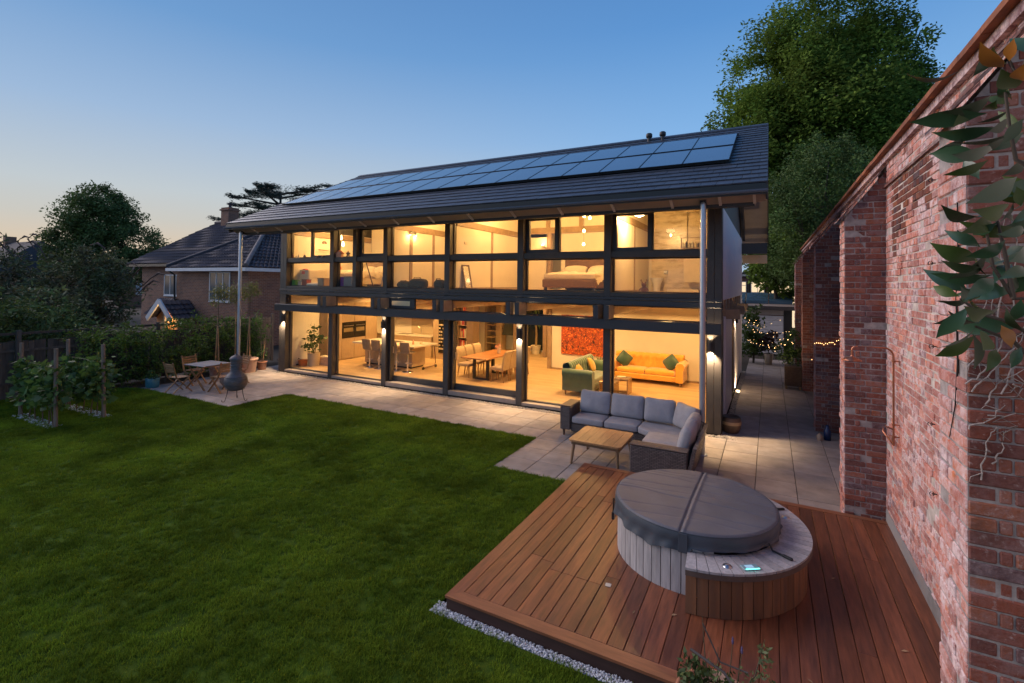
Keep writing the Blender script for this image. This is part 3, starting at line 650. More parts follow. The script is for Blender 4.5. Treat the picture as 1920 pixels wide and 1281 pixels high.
# back run
t = thing('kitchen_counter', 'pale kitchen counter with tap and splashback on the back wall', 'counter', (-14, 16.6, FZ))
b = MB(); b.box(-15.6, -12.45, 16.32, 16.94, FZ, 1.0); lp('base_units', b, DK, t); b = MB(); b.cbox(-15.6, -12.45, 16.30, 16.94, 1.002, 1.05); lp('worktop', b, STONE, t)
b = MB(); b.box(-14.0, -12.45, 16.92, 16.945, 1.052, 1.75); lp('splashback', b, M('splashback', (.50, .40, .26), .3, var=.03), t); b = MB(); b.cbox(-15.0, -12.45, 16.55, 16.94, 1.76, 2.4); lp('wall_units', b, DK, t)
b = MB(); b.tube([(-13.3, 16.75, 1.05), (-13.3, 16.75, 1.40), (-13.3, 16.68, 1.46), (-13.3, 16.58, 1.44), (-13.3, 16.56, 1.38)], .012, 8); lp('tap', b, CHROME, t)
b = MB(); b.cbox(-14.4, -13.8, 16.4, 16.85, 1.051, 1.058); lp('hob', b, OVENB, t)
t = thing('wine_fridge', 'tall black wine fridge full of bottles beside the kitchen counter', 'fridge', (-12.1, 16.6, FZ))
b = MB(); b.box(-12.42, -11.78, 16.4, 16.94, FZ, 2.6); lp('housing', b, DK, t); b = MB(); b.cbox(-12.12, -11.8, 16.37, 16.395, .4, 2.1); dr = lp('glass_door', b, OVENB, t)
rr = random.Random(3)
for k in range(11):
    b = MB(); z = .55 + k * .14
    for j in range(3): 
        if rr.random() < .8: b.lathe([(.0, 0), (.034, .002), (.034, .012), (0, .013)], (0, 0, 0), 8)
    b2 = MB()
    for j in range(3):
        if rr.random() < .85: b2.box(-12.09 + j * .095, -12.02 + j * .095, 16.355, 16.369, z, z + .06)
    if b2.v: lp('bottle_row', b2, M('bottle_label', (.55, .45, .32), .5, irand=.4), t)
# island with stools
t = thing('kitchen_island', 'large wooden kitchen island with a pale overhanging top', 'kitchen island', (-12.5, 14.2, FZ))
b = MB(); b.cbox(-13.85, -11.52, 13.98, 14.76, FZ + .06, .985); lp('cabinet', b, M('island_front', (.46, .34, .21), .5, var=.07, ns=4), t); b = MB(); b.box(-13.8, -11.6, 14.03, 14.72, FZ, FZ + .06); lp('plinth', b, BLACK, t)
b = MB(); b.cbox(-13.95, -10.98, 13.42, 14.80, .987, 1.045, .01); lp('worktop', b, STONE, t)
b = MB(); b.cbox(-12.9, -12.3, 14.05, 14.5, 1.046, 1.052, .002); lp('hob', b, OVENB, t)
for q, (x, y, h, r_, c_) in enumerate(((-11.45, 13.95, .17, .035, (.75, .35, .18)), (-11.3, 14.2, .10, .05, (.7, .6, .4)), (-13.0, 14.55, .16, .03, (.8, .75, .6)))):
    b = MB(); b.lathe([(r_, 0), (r_, h * .7), (r_ * .5, h * .85), (r_ * .45, h)], (0, 0, 0), 12); solo('jar', b, M('jar_%d' % q, c_, .4), ['orange bottle standing on the near end of the kitchen island', 'squat tan jar on the island behind the orange bottle', 'cream jar at the far back edge of the kitchen island'][q], 'jar', None, (x, y, 1.046))
STOOLF = M('stool_upholstery', (.30, .235, .165), .75, var=.08, ns=8, sheen=.3)
t = thing('bar_stool', '', 'stool', (-13.12, 13.5, FZ), 0, 'bar stools along the kitchen island')
b = MB(); b.lathe([(.0, .012), (.18, .010), (.20, .004), (.20, 0)], (0, 0, 0), 24, cap=False); part('base', b, CHROME, t); b = MB(); b.tube([(0, 0, .01), (0, 0, .40)], .028, 12); b.tube([(0, 0, .40), (0, 0, .64)], .02, 10); part('stem', b, CHROME, t)
b = MB(); b.tube([(.0, -.02, .30), (.13, -.02, .30), (.14, .12, .30), (-.14, .12, .30), (-.13, -.02, .30), (0, -.02, .30)], .010, 6); part('footrest', b, CHROME, t)
b = MB(); b.cushion(.40, .38, .07, .03, .015, Matrix.Translation((0, .02, .69))); part('seat', b, STOOLF, t)
b = MB(); b.cushion(.40, .05, .36, .024, .0, Matrix.Translation((0, -.19, .88)) @ Euler((rad(10), 0, 0)).to_matrix().to_4x4()); part('backrest', b, STOOLF, t)
stools = [t] + [dup(t, (x, 13.48, FZ), rz) for x, rz in ((-12.64, .05), (-11.82, -.04), (-11.30, .08))]
for s_, l_ in zip(stools, ('upholstered bar stool at the end of the island nearest the ovens', 'bar stool at the island beside the one nearest the ovens', 'bar stool at the island seen just past the sliding door frame', 'bar stool at the island nearest the parked scooter')): s_['label'] = l_
# scooter
t = thing('kick_scooter', 'small dark kick scooter parked against the end of the island', 'scooter', (-11.05, 14.4, FZ), rad(88))
b = MB(); b.cbox(-.33, .28, -.05, .05, .06, .085); part('deck_plate', b, M('scooter_deck', (.18, .09, .05), .5), t); b = MB(); b.tube([(.28, 0, .07), (.36, 0, .18), (.27, 0, .80)], .017, 8); part('stem', b, M('scooter_stem', (.12, .03, .025), .4), t)
b = MB(); b.tube([(.27, -.2, .80), (.27, .2, .80)], .015, 8); part('handlebar', b, BLACK, t)
for x in (-.34, .37):
    b = MB(); b.tube([(x, -.016, .055), (x, .016, .055)], .055, 14); part('wheel', b, BLACK, t)
# indoor plant + boxes by the left window
LEAFG = M('indoor_leaf', (.07, .12, .03), .5, var=.25, irand=.3, transl=.2)
def leaf_cloud(C, size, n, seed, tilt=.7, shape=2.2):
    """n leaf quads around centres C (k,3) with radii; returns verts, faces"""
    r = np.random.default_rng(seed); C = np.asarray(C, float)
    i = r.integers(0, len(C), n); B = r.normal(0, 1, (n, 3)); B *= (r.uniform(0, 1, (n, 1)) ** .42) / np.linalg.norm(B, axis=1, keepdims=True); P = C[i, :3] + B * C[i, 3:4] * 1.75
    return leaf_quads(P, size, r, tilt, shape)
def leaf_quads(P, size, r, tilt=.7, shape=2.2):
    n = len(P); a = r.uniform(0, 2 * PI, n); el = r.normal(-.15, tilt, n)
    D = np.stack([np.cos(a) * np.cos(el), np.sin(a) * np.cos(el), np.sin(el)], 1); R = r.normal(0, 1, (n, 3)); S = np.cross(D, R); S /= np.linalg.norm(S, axis=1, keepdims=True) + 1e-9
    # prefer faces looking up
    l = (size * r.uniform(.6, 1.35, n))[:, None]; w = l / shape
    Nn = np.cross(D, S); fold = (r.uniform(-.12, .25, n)[:, None]) * l
    V = np.stack([P, P + D * l * .45 + S * w * .5 + Nn * fold * .5, P + D * l + Nn * fold * .2, P + D * l * .45 - S * w * .5 + Nn * fold * .5], 1).reshape(-1, 3)
    F = (np.arange(n) * 4)[:, None] + np.array([0, 1, 2, 3])[None]; return V, F
t = thing('rubber_plant', 'leafy green houseplant in a tan pot behind the first ground floor window', 'plant', (-15.08, 12.62, FZ))
b = MB(); b.lathe([(.20, 0), (.225, .46), (.225, .48), (.20, .48), (.20, .44), (.0, .43)], (0, 0, 0), 24); part('pot', b, M('tan_pot', (.50, .38, .24), .7, var=.06), t)
b = MB(); 
for dx, dy, h in ((0, 0, 1.15), (.10, .05, .85), (-.12, -.03, .7), (.05, -.1, .6)): b.tube([(dx * .2, dy * .2, .42), (dx, dy, .42 + h * .5), (dx * 1.5, dy * 1.4, .42 + h)], [.014, .010, .005], 6)
part('stem', b, M('stem_brown', (.10, .07, .035), .8), t)
V, F = leaf_cloud([(0, 0, 1.4, .10), (.02, 0, 1.2, .13), (.1, .05, 1.0, .14), (-.12, 0, .9, .16), (.05, -.1, .8, .16), (.30, .1, 1.05, .08), (-.2, -.1, .7, .1)], .15, 190, 4, .6, 2.0); link('foliage', np_mesh('foliage', V, F), LEAFG, t)
def simple_box(name, x, y, z, sx, sy, sz, m, label, cat, rz=0, lid=None, group=None):
    t = thing(name, label, cat, (x, y, z), rz, group); b = MB(); b.cbox(-sx / 2, sx / 2, -sy / 2, sy / 2, 0, sz, .012); part('body', b, m, t)
    if lid: b = MB(); b.cbox(-sx / 2 - .008, sx / 2 + .008, -sy / 2 - .008, sy / 2 + .008, sz + .001, sz + .03, .006); part('lid', b, lid, t)
    return t
simple_box('storage_box', -14.82, 13.0, FZ, .5, .34, .30, M('patterned_box', (.55, .36, .22), .7, var=.2, ns=18), 'patterned storage box beside the tan plant pot', 'box', .2, M('box_lid', (.62, .55, .42), .6))
b = MB(); b.lathe([(.14, 0), (.17, .20), (.18, .21), (.16, .21), (.13, .04), (0, .03)], (0, 0, 0), 20); solo('bucket', b, M('orange_plastic', (.75, .20, .05), .5), 'orange plastic bucket on the floor in the glazed corner', 'bucket', None, (-15.42, 12.42, FZ))
# dining table and chairs
TOPW = M('walnut_table', (.40, .17, .06), .35, var=.2, ns=3, stretch=(6, .8, 6))
t = thing('dining_table', 'long reddish wooden dining table on dark U-shaped legs', 'table', (-8.38, 14.3, FZ))
b = MB(); b.cbox(-.49, .49, -1.1, 1.1, .715, .76, .01); part('tabletop', b, TOPW, t)
for y in (-.62, .62):
    b = MB(); b.box(-.30, -.22, y - .04, y + .04, 0, .713); b.box(.22, .30, y - .04, y + .04, 0, .713); b.box(-.218, .218, y - .04, y + .04, .001, .05); part('leg_frame', b, M('dark_metal_leg', (.05, .035, .025), .5), t)
LINEN = M('linen_upholstery', (.44, .32, .19), .85, var=.07, ns=10, sheen=.3, bump=.1, bs=200)
CLEG = M('chair_leg_wood', (.36, .19, .07), .45, var=.1)
t = thing('dining_chair', '', 'chair', (-7.72, 13.72, FZ), 0, 'high-backed dining chairs round the table')   # faces -X
b = MB(); b.cushion(.46, .46, .11, .035, .01, Matrix.Translation((0, 0, .43))); part('seat', b, LINEN, t)
b = MB(); prof = [(.20, .38), (.22, .55), (.25, .75), (.29, .92), (.36, 1.0), (.40, .99), (.38, .94), (.33, .86), (.30, .70), (.27, .5), (.26, .38)]
vs = [(x, y, z) for y in (-.225, .225) for x, z in prof]; n = len(prof); b.add(vs, [(i, (i + 1) % n, n + (i + 1) % n, n + i) for i in range(n)], True); b.add(vs[:n], [tuple(range(n))[::-1]]); b.add(vs[n:], [tuple(range(n))]); part('backrest', b, LINEN, t)
for x, y in ((-.19, -.19), (-.19, .19), (.21, -.19), (.21, .19)): b = MB(); b.tube([(x, y, .38), (x + (.06 if x > 0 else 0), y, 0)], [.024, .016], 8); part('leg', b, CLEG, t)
ch = [t]
for y in (14.2, 14.68, 15.16): ch.append(dup(t, (-7.72, y, FZ), random.uniform(-.04, .04)))
for y in (13.85, 14.40, 14.95): ch.append(dup(t, (-9.02, y, FZ), PI + random.uniform(-.05, .05)))
for c_, l_ in zip(ch, ('dining chair nearest the glass on the living room side of the table', 'second dining chair from the glass on the living room side of the table', 'third dining chair from the glass on the living room side of the table', 'dining chair at the far end of the living room side of the table', 'dining chair nearest the glass on the kitchen side of the table', 'middle dining chair on the kitchen side of the table', 'dining chair nearest the bookcase on the kitchen side of the table')): c_['label'] = l_
t = thing('flower_vase', 'glass vase of red and white flowers on the dining table', 'vase', (-8.2, 14.55, FZ + .761))
b = MB(); b.lathe([(.05, 0), (.07, .08), (.05, .16), (.055, .18)], (0, 0, 0), 14); part('vase', b, M('clay_vase', (.5, .4, .3), .3), t)
V, F = leaf_cloud([(0, 0, .28, .06), (.05, .03, .22, .05), (-.06, 0, .24, .05)], .06, 60, 9); link('flowers', np_mesh('flowers', V, F), M('flower_mix', (.55, .12, .05), .6, col2=(.8, .7, .6), c2s=20, irand=.4), t)
# bookcase
t = thing('bookcase', 'tall bookcase crammed with books behind the dining table', 'bookcase', (-10.95, 16.7, FZ))
b = MB(); b.box(-11.22, -11.19, 16.45, 16.94, FZ, 2.7); b.box(-10.78, -10.50, 16.45, 16.94, FZ, 2.7); b.box(-11.19, -10.78, 16.92, 16.94, FZ, 2.7); b.box(-11.19, -10.78, 16.45, 16.90, FZ, .62); lp('carcass', b, M('bookcase_wood', (.20, .13, .08), .5, var=.1), t)
for z in (.62, 1.07, 1.58, 2.1, 2.6): b = MB(); b.box(-11.188, -10.782, 16.46, 16.9, z, z + .02); lp('shelf', b, M('bookcase_shelf', (.35, .25, .16), .5), t)
rr = random.Random(11)
for zi, z in enumerate((.64, 1.09, 1.60, 2.12)):
    x = -11.17
    while x < -10.82:
        w = rr.uniform(.02, .05); h = rr.uniform(.24, .38); b = MB(); b.box(x, x + w - .003, 16.5 + rr.uniform(0, .05), 16.8, z + .001, z + h); c_ = rr.choice(((.5, .06, .04), (.6, .25, .08), (.08, .10, .16), (.62, .55, .42), (.12, .06, .05), (.55, .42, .2), (.3, .05, .05)))
        lp('book', b, M('book_%d_%d_%d' % tuple(int(99 * v) for v in c_), c_, .6), t); x += w
# staircase at the back of the hall
t = thing('staircase', 'open wooden staircase with glass balustrade at the back of the hall', 'staircase', (-11, 19.2, FZ))
for k in range(9):
    b = MB(); b.cbox(-11.4, -10.9, 19.06 + k * .01, 19.4, FZ + .42 + k * .275, FZ + .42 + k * .275 + .05); lp('tread', b, M('stair_tread', (.50, .36, .20), .45, var=.1), t)
b = MB(); b.box(-11.47, -11.41, 19.0, 19.5, FZ, 2.8); b.box(-10.89, -10.62, 19.0, 19.5, FZ, 2.8); lp('stringer', b, M('stair_side', (.38, .27, .16), .5), t)
b = MB(); b.add([(-10.6, 19.05, 1.0), (-10.0, 19.05, 1.0), (-10.0, 19.05, 2.7), (-10.2, 19.05, 2.7)], [(0, 1, 2, 3)]); b.add([(-10.6, 19.06, 1.0), (-10.0, 19.06, 1.0), (-10.0, 19.06, 2.7), (-10.2, 19.06, 2.7)], [(3, 2, 1, 0)]); lp('balustrade', b, M('dim_glass', (.05, .06, .045), .1), t)
# yucca in the hall
t = thing('yucca_tree', 'tall spiky yucca in a cream pot against the far hall window', 'plant', (-9.35, 20.0, FZ))
b = MB(); b.lathe([(.17, 0), (.22, .36), (.23, .38), (.2, .38), (.18, .33), (0, .32)], (0, 0, 0), 22); part('pot', b, M('cream_pot', (.68, .62, .48), .5), t)
b = MB(); b.tube([(0, 0, .3), (.02, 0, .9), (-.02, .01, 1.5), (0, 0, 2.1)], [.05, .045, .04, .03], 10); part('trunk', b, M('yucca_bark', (.34, .24, .12), .8, var=.2, ns=12), t)
r = np.random.default_rng(5); V = []; F = []
for k in range(110):
    z0 = r.choice([1.4, 1.75, 2.1]); a = r.uniform(0, 2 * PI); e = r.uniform(-.5, 1.2); l_ = r.uniform(.35, .6); w = .022; p = np.array([0, 0, z0]); d = np.array([math.cos(a) * math.cos(e), math.sin(a) * math.cos(e), math.sin(e)]); s = np.array([-math.sin(a), math.cos(a), 0]) * w; o = len(V)
    V += [p - s, p + s, p + d * l_ * .6 + s + [0, 0, -.05], p + d * l_ * .6 - s + [0, 0, -.05], p + d * l_ + [0, 0, -.22]]; F += [(o, o + 1, o + 2, o + 3), (o + 3, o + 2, o + 4, o + 4)]
link('foliage', np_mesh('foliage', np.array(V), np.array(F)[:, :4]), M('yucca_leaf', (.06, .09, .02), .5, var=.25), t)
# painting (plain speckled abstract)
t = thing('painting', 'large speckled orange and red abstract canvas on the living room wall', 'painting', (-6.0, 16.77, 1.2))
ART = M('speckled_canvas', (.52, .085, .02), .7, var=.4, ns=9, col2=(.10, .02, .015), c2s=9, c2t=.54, c2w=.05)
nt = ART.node_tree
b = MB(); b.cbox(-.80, .80, -.02, .02, -.46, .98, .004); part('canvas', b, ART, t)
r = np.random.default_rng(2); V = []; F = []
for k in range(1300):
    x, z = r.uniform(-.78, .78), r.uniform(-.44, .96); a = r.uniform(0, PI); s = r.uniform(.010, .042); c, q = math.cos(a) * s, math.sin(a) * s; o = len(V); y = -.0215 - r.uniform(0, .002)
    V += [(x - c, y, z - q), (x + q * .4, y, z - c * .4), (x + c, y, z + q), (x - q * .4, y, z + c * .4)]; F.append((o, o + 1, o + 2, o + 3))
o = link('paint_dabs', np_mesh('paint_dabs', np.array(V), np.array(F)), M('paint_dabs', (.62, .16, .03), .6, var=.3, irand=.95, col2=(.07, .02, .02), c2s=7, c2t=.55, c2w=.03), t); o['kind'] = 'stuff'
# sofas
def chesterfield(name, label, loc, rz, w, d, m, flute, seats, legm, seath=.44):
    t = thing(name, label, 'sofa', loc, rz)
    b = MB(); b.cbox(-w / 2 + .05, w / 2 - .05, -d / 2 + .06, d / 2 - .05, .13, .30, .02); part('base', b, m, t)
    sw = (w - .56) / seats
    for k in range(seats):
        b = MB(); b.cushion(sw - .008, d - .32, .16, .05, .035, Matrix.Translation((-w / 2 + .28 + sw * (k + .5), -.09, .37))); part('seat_cushion', b, m, t)
    prof = [(-.02, .34), (-.0, .46), (.03, .58), (.02, .68), (.01, .74), (.05, .80), (.13, .825), (.21, .79), (.24, .72), (.21, .64), (.18, .5), (.18, .13)]
    nx = 97; V = []; F = []; y0 = d / 2 - .26; n = len(prof)
    for i in range(nx):
        u = i / (nx - 1); x = -w / 2 + .10 + u * (w - .20); edge = min(u, 1 - u) * (w - .2)
        for j, (py, pz) in enumerate(prof):
            dy = 0; pz = pz if pz < .4 or j > 9 else .4 + (pz - .4) * 1.22
            if 1 <= j <= 6:
                if flute: dy = -.05 * abs(math.sin(PI * u * (w - .2) / .16))
                else: dy = -.06 * abs(math.sin(PI * (u * (w - .2) / .24 + (j % 2) * .5))) * (.9 if j < 5 else .5)
            V.append((x, y0 + py + dy, pz + (-.012 if (6 == j) and dy > -.012 else 0)))
    for i in range(nx - 1):
        for j in range(n - 1): F.append((i * n + j, (i + 1) * n + j, (i + 1) * n + j + 1, i * n + j + 1))
    me = np_mesh('backrest', np.array(V), np.array(F), True); link('backrest', me, m, t)
    for s in (-1, 1):
        b = MB(); x = s * (w / 2 - .14)
        pr_ = [(.13, .13), (.13, .52), (.17, .60), (.165, .68), (.11, .735), (.03, .745), (-.06, .71), (-.10, .64), (-.10, .30), (-.10, .13)]; n2 = len(pr_)
        nseg = 13; V = []
        for q in range(nseg):
            y = -d / 2 + (d - .05) * q / (nseg - 1); fl = -.012 * abs(math.sin(PI * q * .75)) if not flute else 0; sc_ = 1 if 0 < q < nseg - 1 else .94
            V += [(x + s * (px * sc_ + (fl if 1 < k_ < 8 else 0)), y, pz if k_ in (0, 9) else pz * (1 if sc_ == 1 else .985)) for k_, (px, pz) in enumerate(pr_)]
        b.add(V, [(q * n2 + k_, q * n2 + (k_ + 1) % n2, (q + 1) * n2 + (k_ + 1) % n2, (q + 1) * n2 + k_) for q in range(nseg - 1) for k_ in range(n2)], True); b.add(V[:n2], [tuple(range(n2))[::-1]]); b.add(V[-n2:], [tuple(range(n2))]); part('arm', b, m, t)
    for x in (-w / 2 + .12, w / 2 - .12):
        for y in (-d / 2 + .10, d / 2 - .12): b = MB(); b.lathe([(.018, 0), (.03, .10), (.028, .13)], (x, y, 0), 10); part('leg', b, legm, t)
    return t
GREENV = M('green_velvet', (.055, .13, .075), .6, var=.15, ns=5, sheen=.9); YELV = M('mustard_velvet', (.80, .385, .04), .6, var=.12, ns=5, sheen=.7)
chesterfield('sofa', 'green velvet channel-back sofa facing into the living room', (-4.83, 14.15, FZ), PI / 2, 2.25, .95, GREENV, True, 1, CLEG)
chesterfield('sofa', 'mustard yellow buttoned sofa against the back wall of the living room', (-3.55, 16.27, FZ), 0, 2.42, .95, YELV, False, 2, CLEG)
DGC = M('dark_green_cushion', (.02, .07, .045), .5, var=.2, ns=5, sheen=.6); OCH = M('ochre_cushion', (.62, .33, .06), .7, var=.12, sheen=.4)
def cush(x, y, z, rx, ry, rz, m, label, s=.44):
    b = MB(); b.cushion(s, s, .10, .05, .05, None, 9, .75); o = solo('cushion', b, m, label, 'cushion', 'scatter cushions on the sofas', (x, y, z)); o.rotation_euler = (rx, ry, rz); return o
cush(-4.28, 16.17, FZ + .70, rad(70), rad(38), rad(14), DGC, 'dark green cushion standing on the yellow sofa beside its kitchen-side arm')
cush(-2.78, 16.17, FZ + .69, rad(68), rad(44), rad(-30), DGC, 'dark green cushion on the yellow sofa beside the arm by the end wall')
cush(-4.95, 14.75, FZ + .64, rad(65), rad(8), rad(95), OCH, 'ochre cushion leaning against the back of the green sofa'); cush(-4.99, 13.65, FZ + .62, rad(62), rad(-20), rad(80), OCH, 'small ochre cushion beside the near arm of the green sofa', .34)
MIR = M('bronze_mirror', (.42, .28, .16), .25, .6, var=.15, ns=2)
for x, y, h, l_ in ((-3.80, 14.12, .46, 'low boxy bronze side table holding a book'), (-4.05, 13.62, .42, 'low boxy bronze side table nearest the outdoor sofa')):
    t = thing('side_table', l_, 'table', (x, y, FZ), 0, 'boxy side tables in front of the sofas'); b = MB(); b.cbox(-.23, .23, -.23, .23, h - .05, h); part('top', b, MIR, t)
    b = MB(); b.cbox(-.23, -.19, -.23, .23, 0, h - .051); part('side', b, MIR, t); b = MB(); b.cbox(.19, .23, -.23, .23, 0, h - .051); part('side', b, MIR, t); b = MB(); b.box(-.189, .189, -.2, .2, .01, .04); part('shelf', b, TIMBER_IN, t)
b = MB(); b.cbox(-.12, .12, -.08, .08, 0, .03); solo('book', b, M('cream_book', (.68, .58, .40), .6), 'cream book lying on the farther side table', 'book', None, (-3.82, 14.1, FZ + .461), .3)
t = thing('spiky_houseplant', 'small spiky dark plant behind the green sofa below the painting', 'plant', (-5.05, 15.85, FZ + .05)); b = MB(); b.lathe([(.12, -.05), (.15, .4), (.12, .4), (0, .38)], (0, 0, 0), 14); part('pot', b, M('cream_pot', (.6, .5, .4)), t)
V = []; F = []
for k in range(26):
    a = r.uniform(0, 2 * PI); e = r.uniform(.2, 1.2); l_ = r.uniform(.25, .42); p = np.array([0, 0, .42]); d = np.array([math.cos(a) * math.cos(e), math.sin(a) * math.cos(e), math.sin(e)]); s = np.array([-math.sin(a), math.cos(a), 0]) * .02; o = len(V); V += [p - s, p + s, p + d * l_ * .6 + s, p + d * l_ * .6 - s, p + d * l_]; F += [(o, o + 1, o + 2, o + 3), (o + 3, o + 2, o + 4, o + 4)]
link('foliage', np_mesh('foliage', np.array(V), np.array(F)), M('yucca_leaf', (.06, .09, .02)), t)

# ------------------------------------------------------------------ first floor contents
WOODL = M('white_furniture', (.66, .58, .44), .5, var=.04)
t = thing('chest_of_drawers', 'white chest of drawers by the first upstairs window', 'drawers', (-15.35, 12.75, UZ)); b = MB(); b.cbox(-.25, .25, -.42, .42, 0, .60); part('carcass', b, WOODL, t)
for z in (.03, .32): b = MB(); b.cbox(-.40 * 0 - .20, .24, -.435, -.421, z, z + .27, .003); part('drawer', b, WOODL, t); b = MB(); b.cbox(.251, .265, -.40, .40, z, z + .27, .003); part('drawer', b, WOODL, t)
DUV = M('white_bedding', (.66, .58, .46), .85, var=.06, ns=4, bump=.3, bs=7)
def bed(name, label, loc, rz, w, l, base, hbm, ph=.55):
    t = thing(name, label, 'bed', loc, rz); b = MB(); b.cbox(-w / 2, w / 2, -l / 2, l / 2, .08, .34, .03); part('base', b, base, t)
    for x in (-w / 2 + .08, w / 2 - .08): b = MB(); b.box(x - .04, x + .04, -l / 2 + .05, -l / 2 + .13, 0, .08); part('leg', b, BLACK, t)
    r = random.Random(3); nx, ny = 30, 34; V = []; F = []
    for i in range(nx):
        for j in range(ny):
            u = i / (nx - 1) * 2 - 1; v = j / (ny - 1); x = u * (w / 2 + .05); y = -l / 2 + .10 + v * l * .62; z = ph + .05 * math.sin(5 * u + 7 * v) * .5 + .02 * math.sin(17 * u + 3 * v) + .018 * math.sin(23 * v + 4 * u)
            e = max(0, abs(u) - .86) / .14; z -= e * (.22 + .06 * math.sin(9 * v)); e2 = max(0, .10 - v) / .10; z -= e2 * (.12 + .05 * math.sin(6 * u)); V.append((x, y, z))
    F = [(i * ny + j, (i + 1) * ny + j, (i + 1) * ny + j + 1, i * ny + j + 1) for i in range(nx - 1) for j in range(ny - 1)]; link('duvet', np_mesh('duvet', np.array(V), np.array(F), True), DUV, t)
    b = MB(); b.cushion(w - .04, l - .04, .2, .06, .01, Matrix.Translation((0, 0, .43))); part('mattress', b, DUV, t)
    b = MB(); b.cbox(-w / 2 - .05, w / 2 + .05, l / 2 + .002, l / 2 + .10, 0, 1.08, .03); part('headboard', b, hbm, t)
    for x in (-w / 4, w / 4): b = MB(); b.cushion(w * .46, .42, .18, .07, .05, Matrix.Translation((x, l / 2 - .26, .66)) @ Euler((rad(35), 0, random.uniform(-.1, .1))).to_matrix().to_4x4(), 9, .5); part('pillow', b, DUV, t)
    return t
BRN = M('brown_bed_fabric', (.16, .09, .05), .85, var=.1, ns=10)
bed('double_bed', 'double bed with brown frame and crumpled white duvet in the main bedroom', (-5.45, 14.95, UZ), 0, 1.75, 2.05, BRN, BRN)
bed('child_bed', 'childs bed with white bedding against the end wall upstairs', (-14.45, 14.3, UZ), 0, 1.3, 2.0, WOODL, TIMBER_IN, .60)
def plush(name, label, loc, s, c1, c2, cat='soft toy'):
    t = thing(name, label, cat, loc); m1 = M('plush_%d%d%d' % tuple(int(99 * v) for v in c1), c1, .95, var=.15, ns=15, sheen=.5); m2 = M('plush_%d%d%d' % tuple(int(99 * v) for v in c2), c2, .95, var=.15, ns=15)
    b = MB(); b.lathe([(0, 0), (.5 * s, .06 * s), (.6 * s, .35 * s), (.45 * s, .8 * s), (.2 * s, 1.0 * s)], (0, 0, 0), 14); part('body', b, m1, t)
    b = MB(); b.lathe([(0, .9 * s), (.32 * s, 1.0 * s), (.42 * s, 1.25 * s), (.32 * s, 1.52 * s), (0, 1.62 * s)], (0, 0, 0), 14); h = part('head', b, m2, t)
    for k in (-1, 1): b = MB(); b.tube([(k * .28 * s, 0, 1.5 * s), (k * .36 * s, 0, 1.68 * s)], [.12 * s, .07 * s], 8); part('ear', b, m1, t, None); b = MB(); b.tube([(k * .3 * s, -.1 * s, .12 * s), (k * .7 * s, -.45 * s, .1 * s)], [.18 * s, .14 * s], 8); part('limb', b, m1, t); b = MB(); b.tube([(k * .4 * s, 0, .75 * s), (k * .72 * s, -.12 * s, .4 * s)], [.13 * s, .10 * s], 8); part('limb', b, m1, t)
    return t
plush('soft_toy', 'black and white soft toy lying on the childs bed', (-15.0, 13.45, UZ + .66), .22, (.03, .03, .03), (.75, .7, .6))
plush('soft_toy', 'orange soft toy lying on the childs bed beside the black and white one', (-14.72, 13.42, UZ + .64), .16, (.70, .16, .06), (.75, .3, .12))
t = plush('soft_toy', 'brown shaggy soft toy sitting on the bathroom window ledge', (-2.75, 12.17, 3.125), .15, (.28, .12, .05), (.30, .13, .06))
for k in (-1, 1): b = MB(); b.tube([(k * .03, 0, .24), (k * .07, 0, .30), (k * .10, 0, .29)], [.012, .010, .006], 6); b.tube([(k * .07, 0, .30), (k * .06, 0, .335)], [.009, .005], 6); part('antler', b, M('antler_felt', (.40, .22, .10), .9), t)
for (x, y, s, c_, l_, nm, ct) in ((-15.42, 12.02, .20, (.12, .32, .08), 'green toy box in the corner of the first upstairs window', 'toy_box', 'box'), (-14.92, 12.1, .22, (.28, .03, .02), 'dark red cube box on the upstairs window ledge', 'toy_box', 'box'), (-15.22, 12.12, .16, (.62, .52, .40), 'cream box between the green and the dark red toy boxes', 'toy_box', 'box'), (-14.15, 12.2, .27, (.33, .22, .12), 'brown wicker basket on the floor of the first upstairs room', 'basket', 'basket'), (-13.17, 12.16, .31, (.42, .16, .45), 'purple storage box behind the second upstairs window', 'storage_box', 'box'), (-12.76, 12.18, .33, (.22, .22, .21), 'grey storage box beside the purple one upstairs', 'storage_box', 'box')):
    simple_box(nm, x, y, UZ, s * 1.15, s, s, M('toybox_%d%d%d' % tuple(int(99 * v) for v in c_), c_, .6, var=.12), l_, ct, random.uniform(-.15, .15), M('toylid_%d%d%d' % tuple(int(80 * v) for v in c_), tuple(v * .8 for v in c_), .6))
b = MB(); b.cushion(.32, .22, .24, .09, .03); solo('toy_bag', b, M('pink_fabric', (.75, .16, .14), .8, var=.2, ns=10), 'pink fabric bag on top of the toy boxes', 'bag', None, (-15.38, 12.42, UZ + .5))
b = MB(); b.cushion(.75, .5, .10, .04, .05); solo('blanket', b, DUV, 'crumpled cream blanket on the floor by the first upstairs window', 'blanket', None, (-14.55, 12.3, UZ + .05), .2)
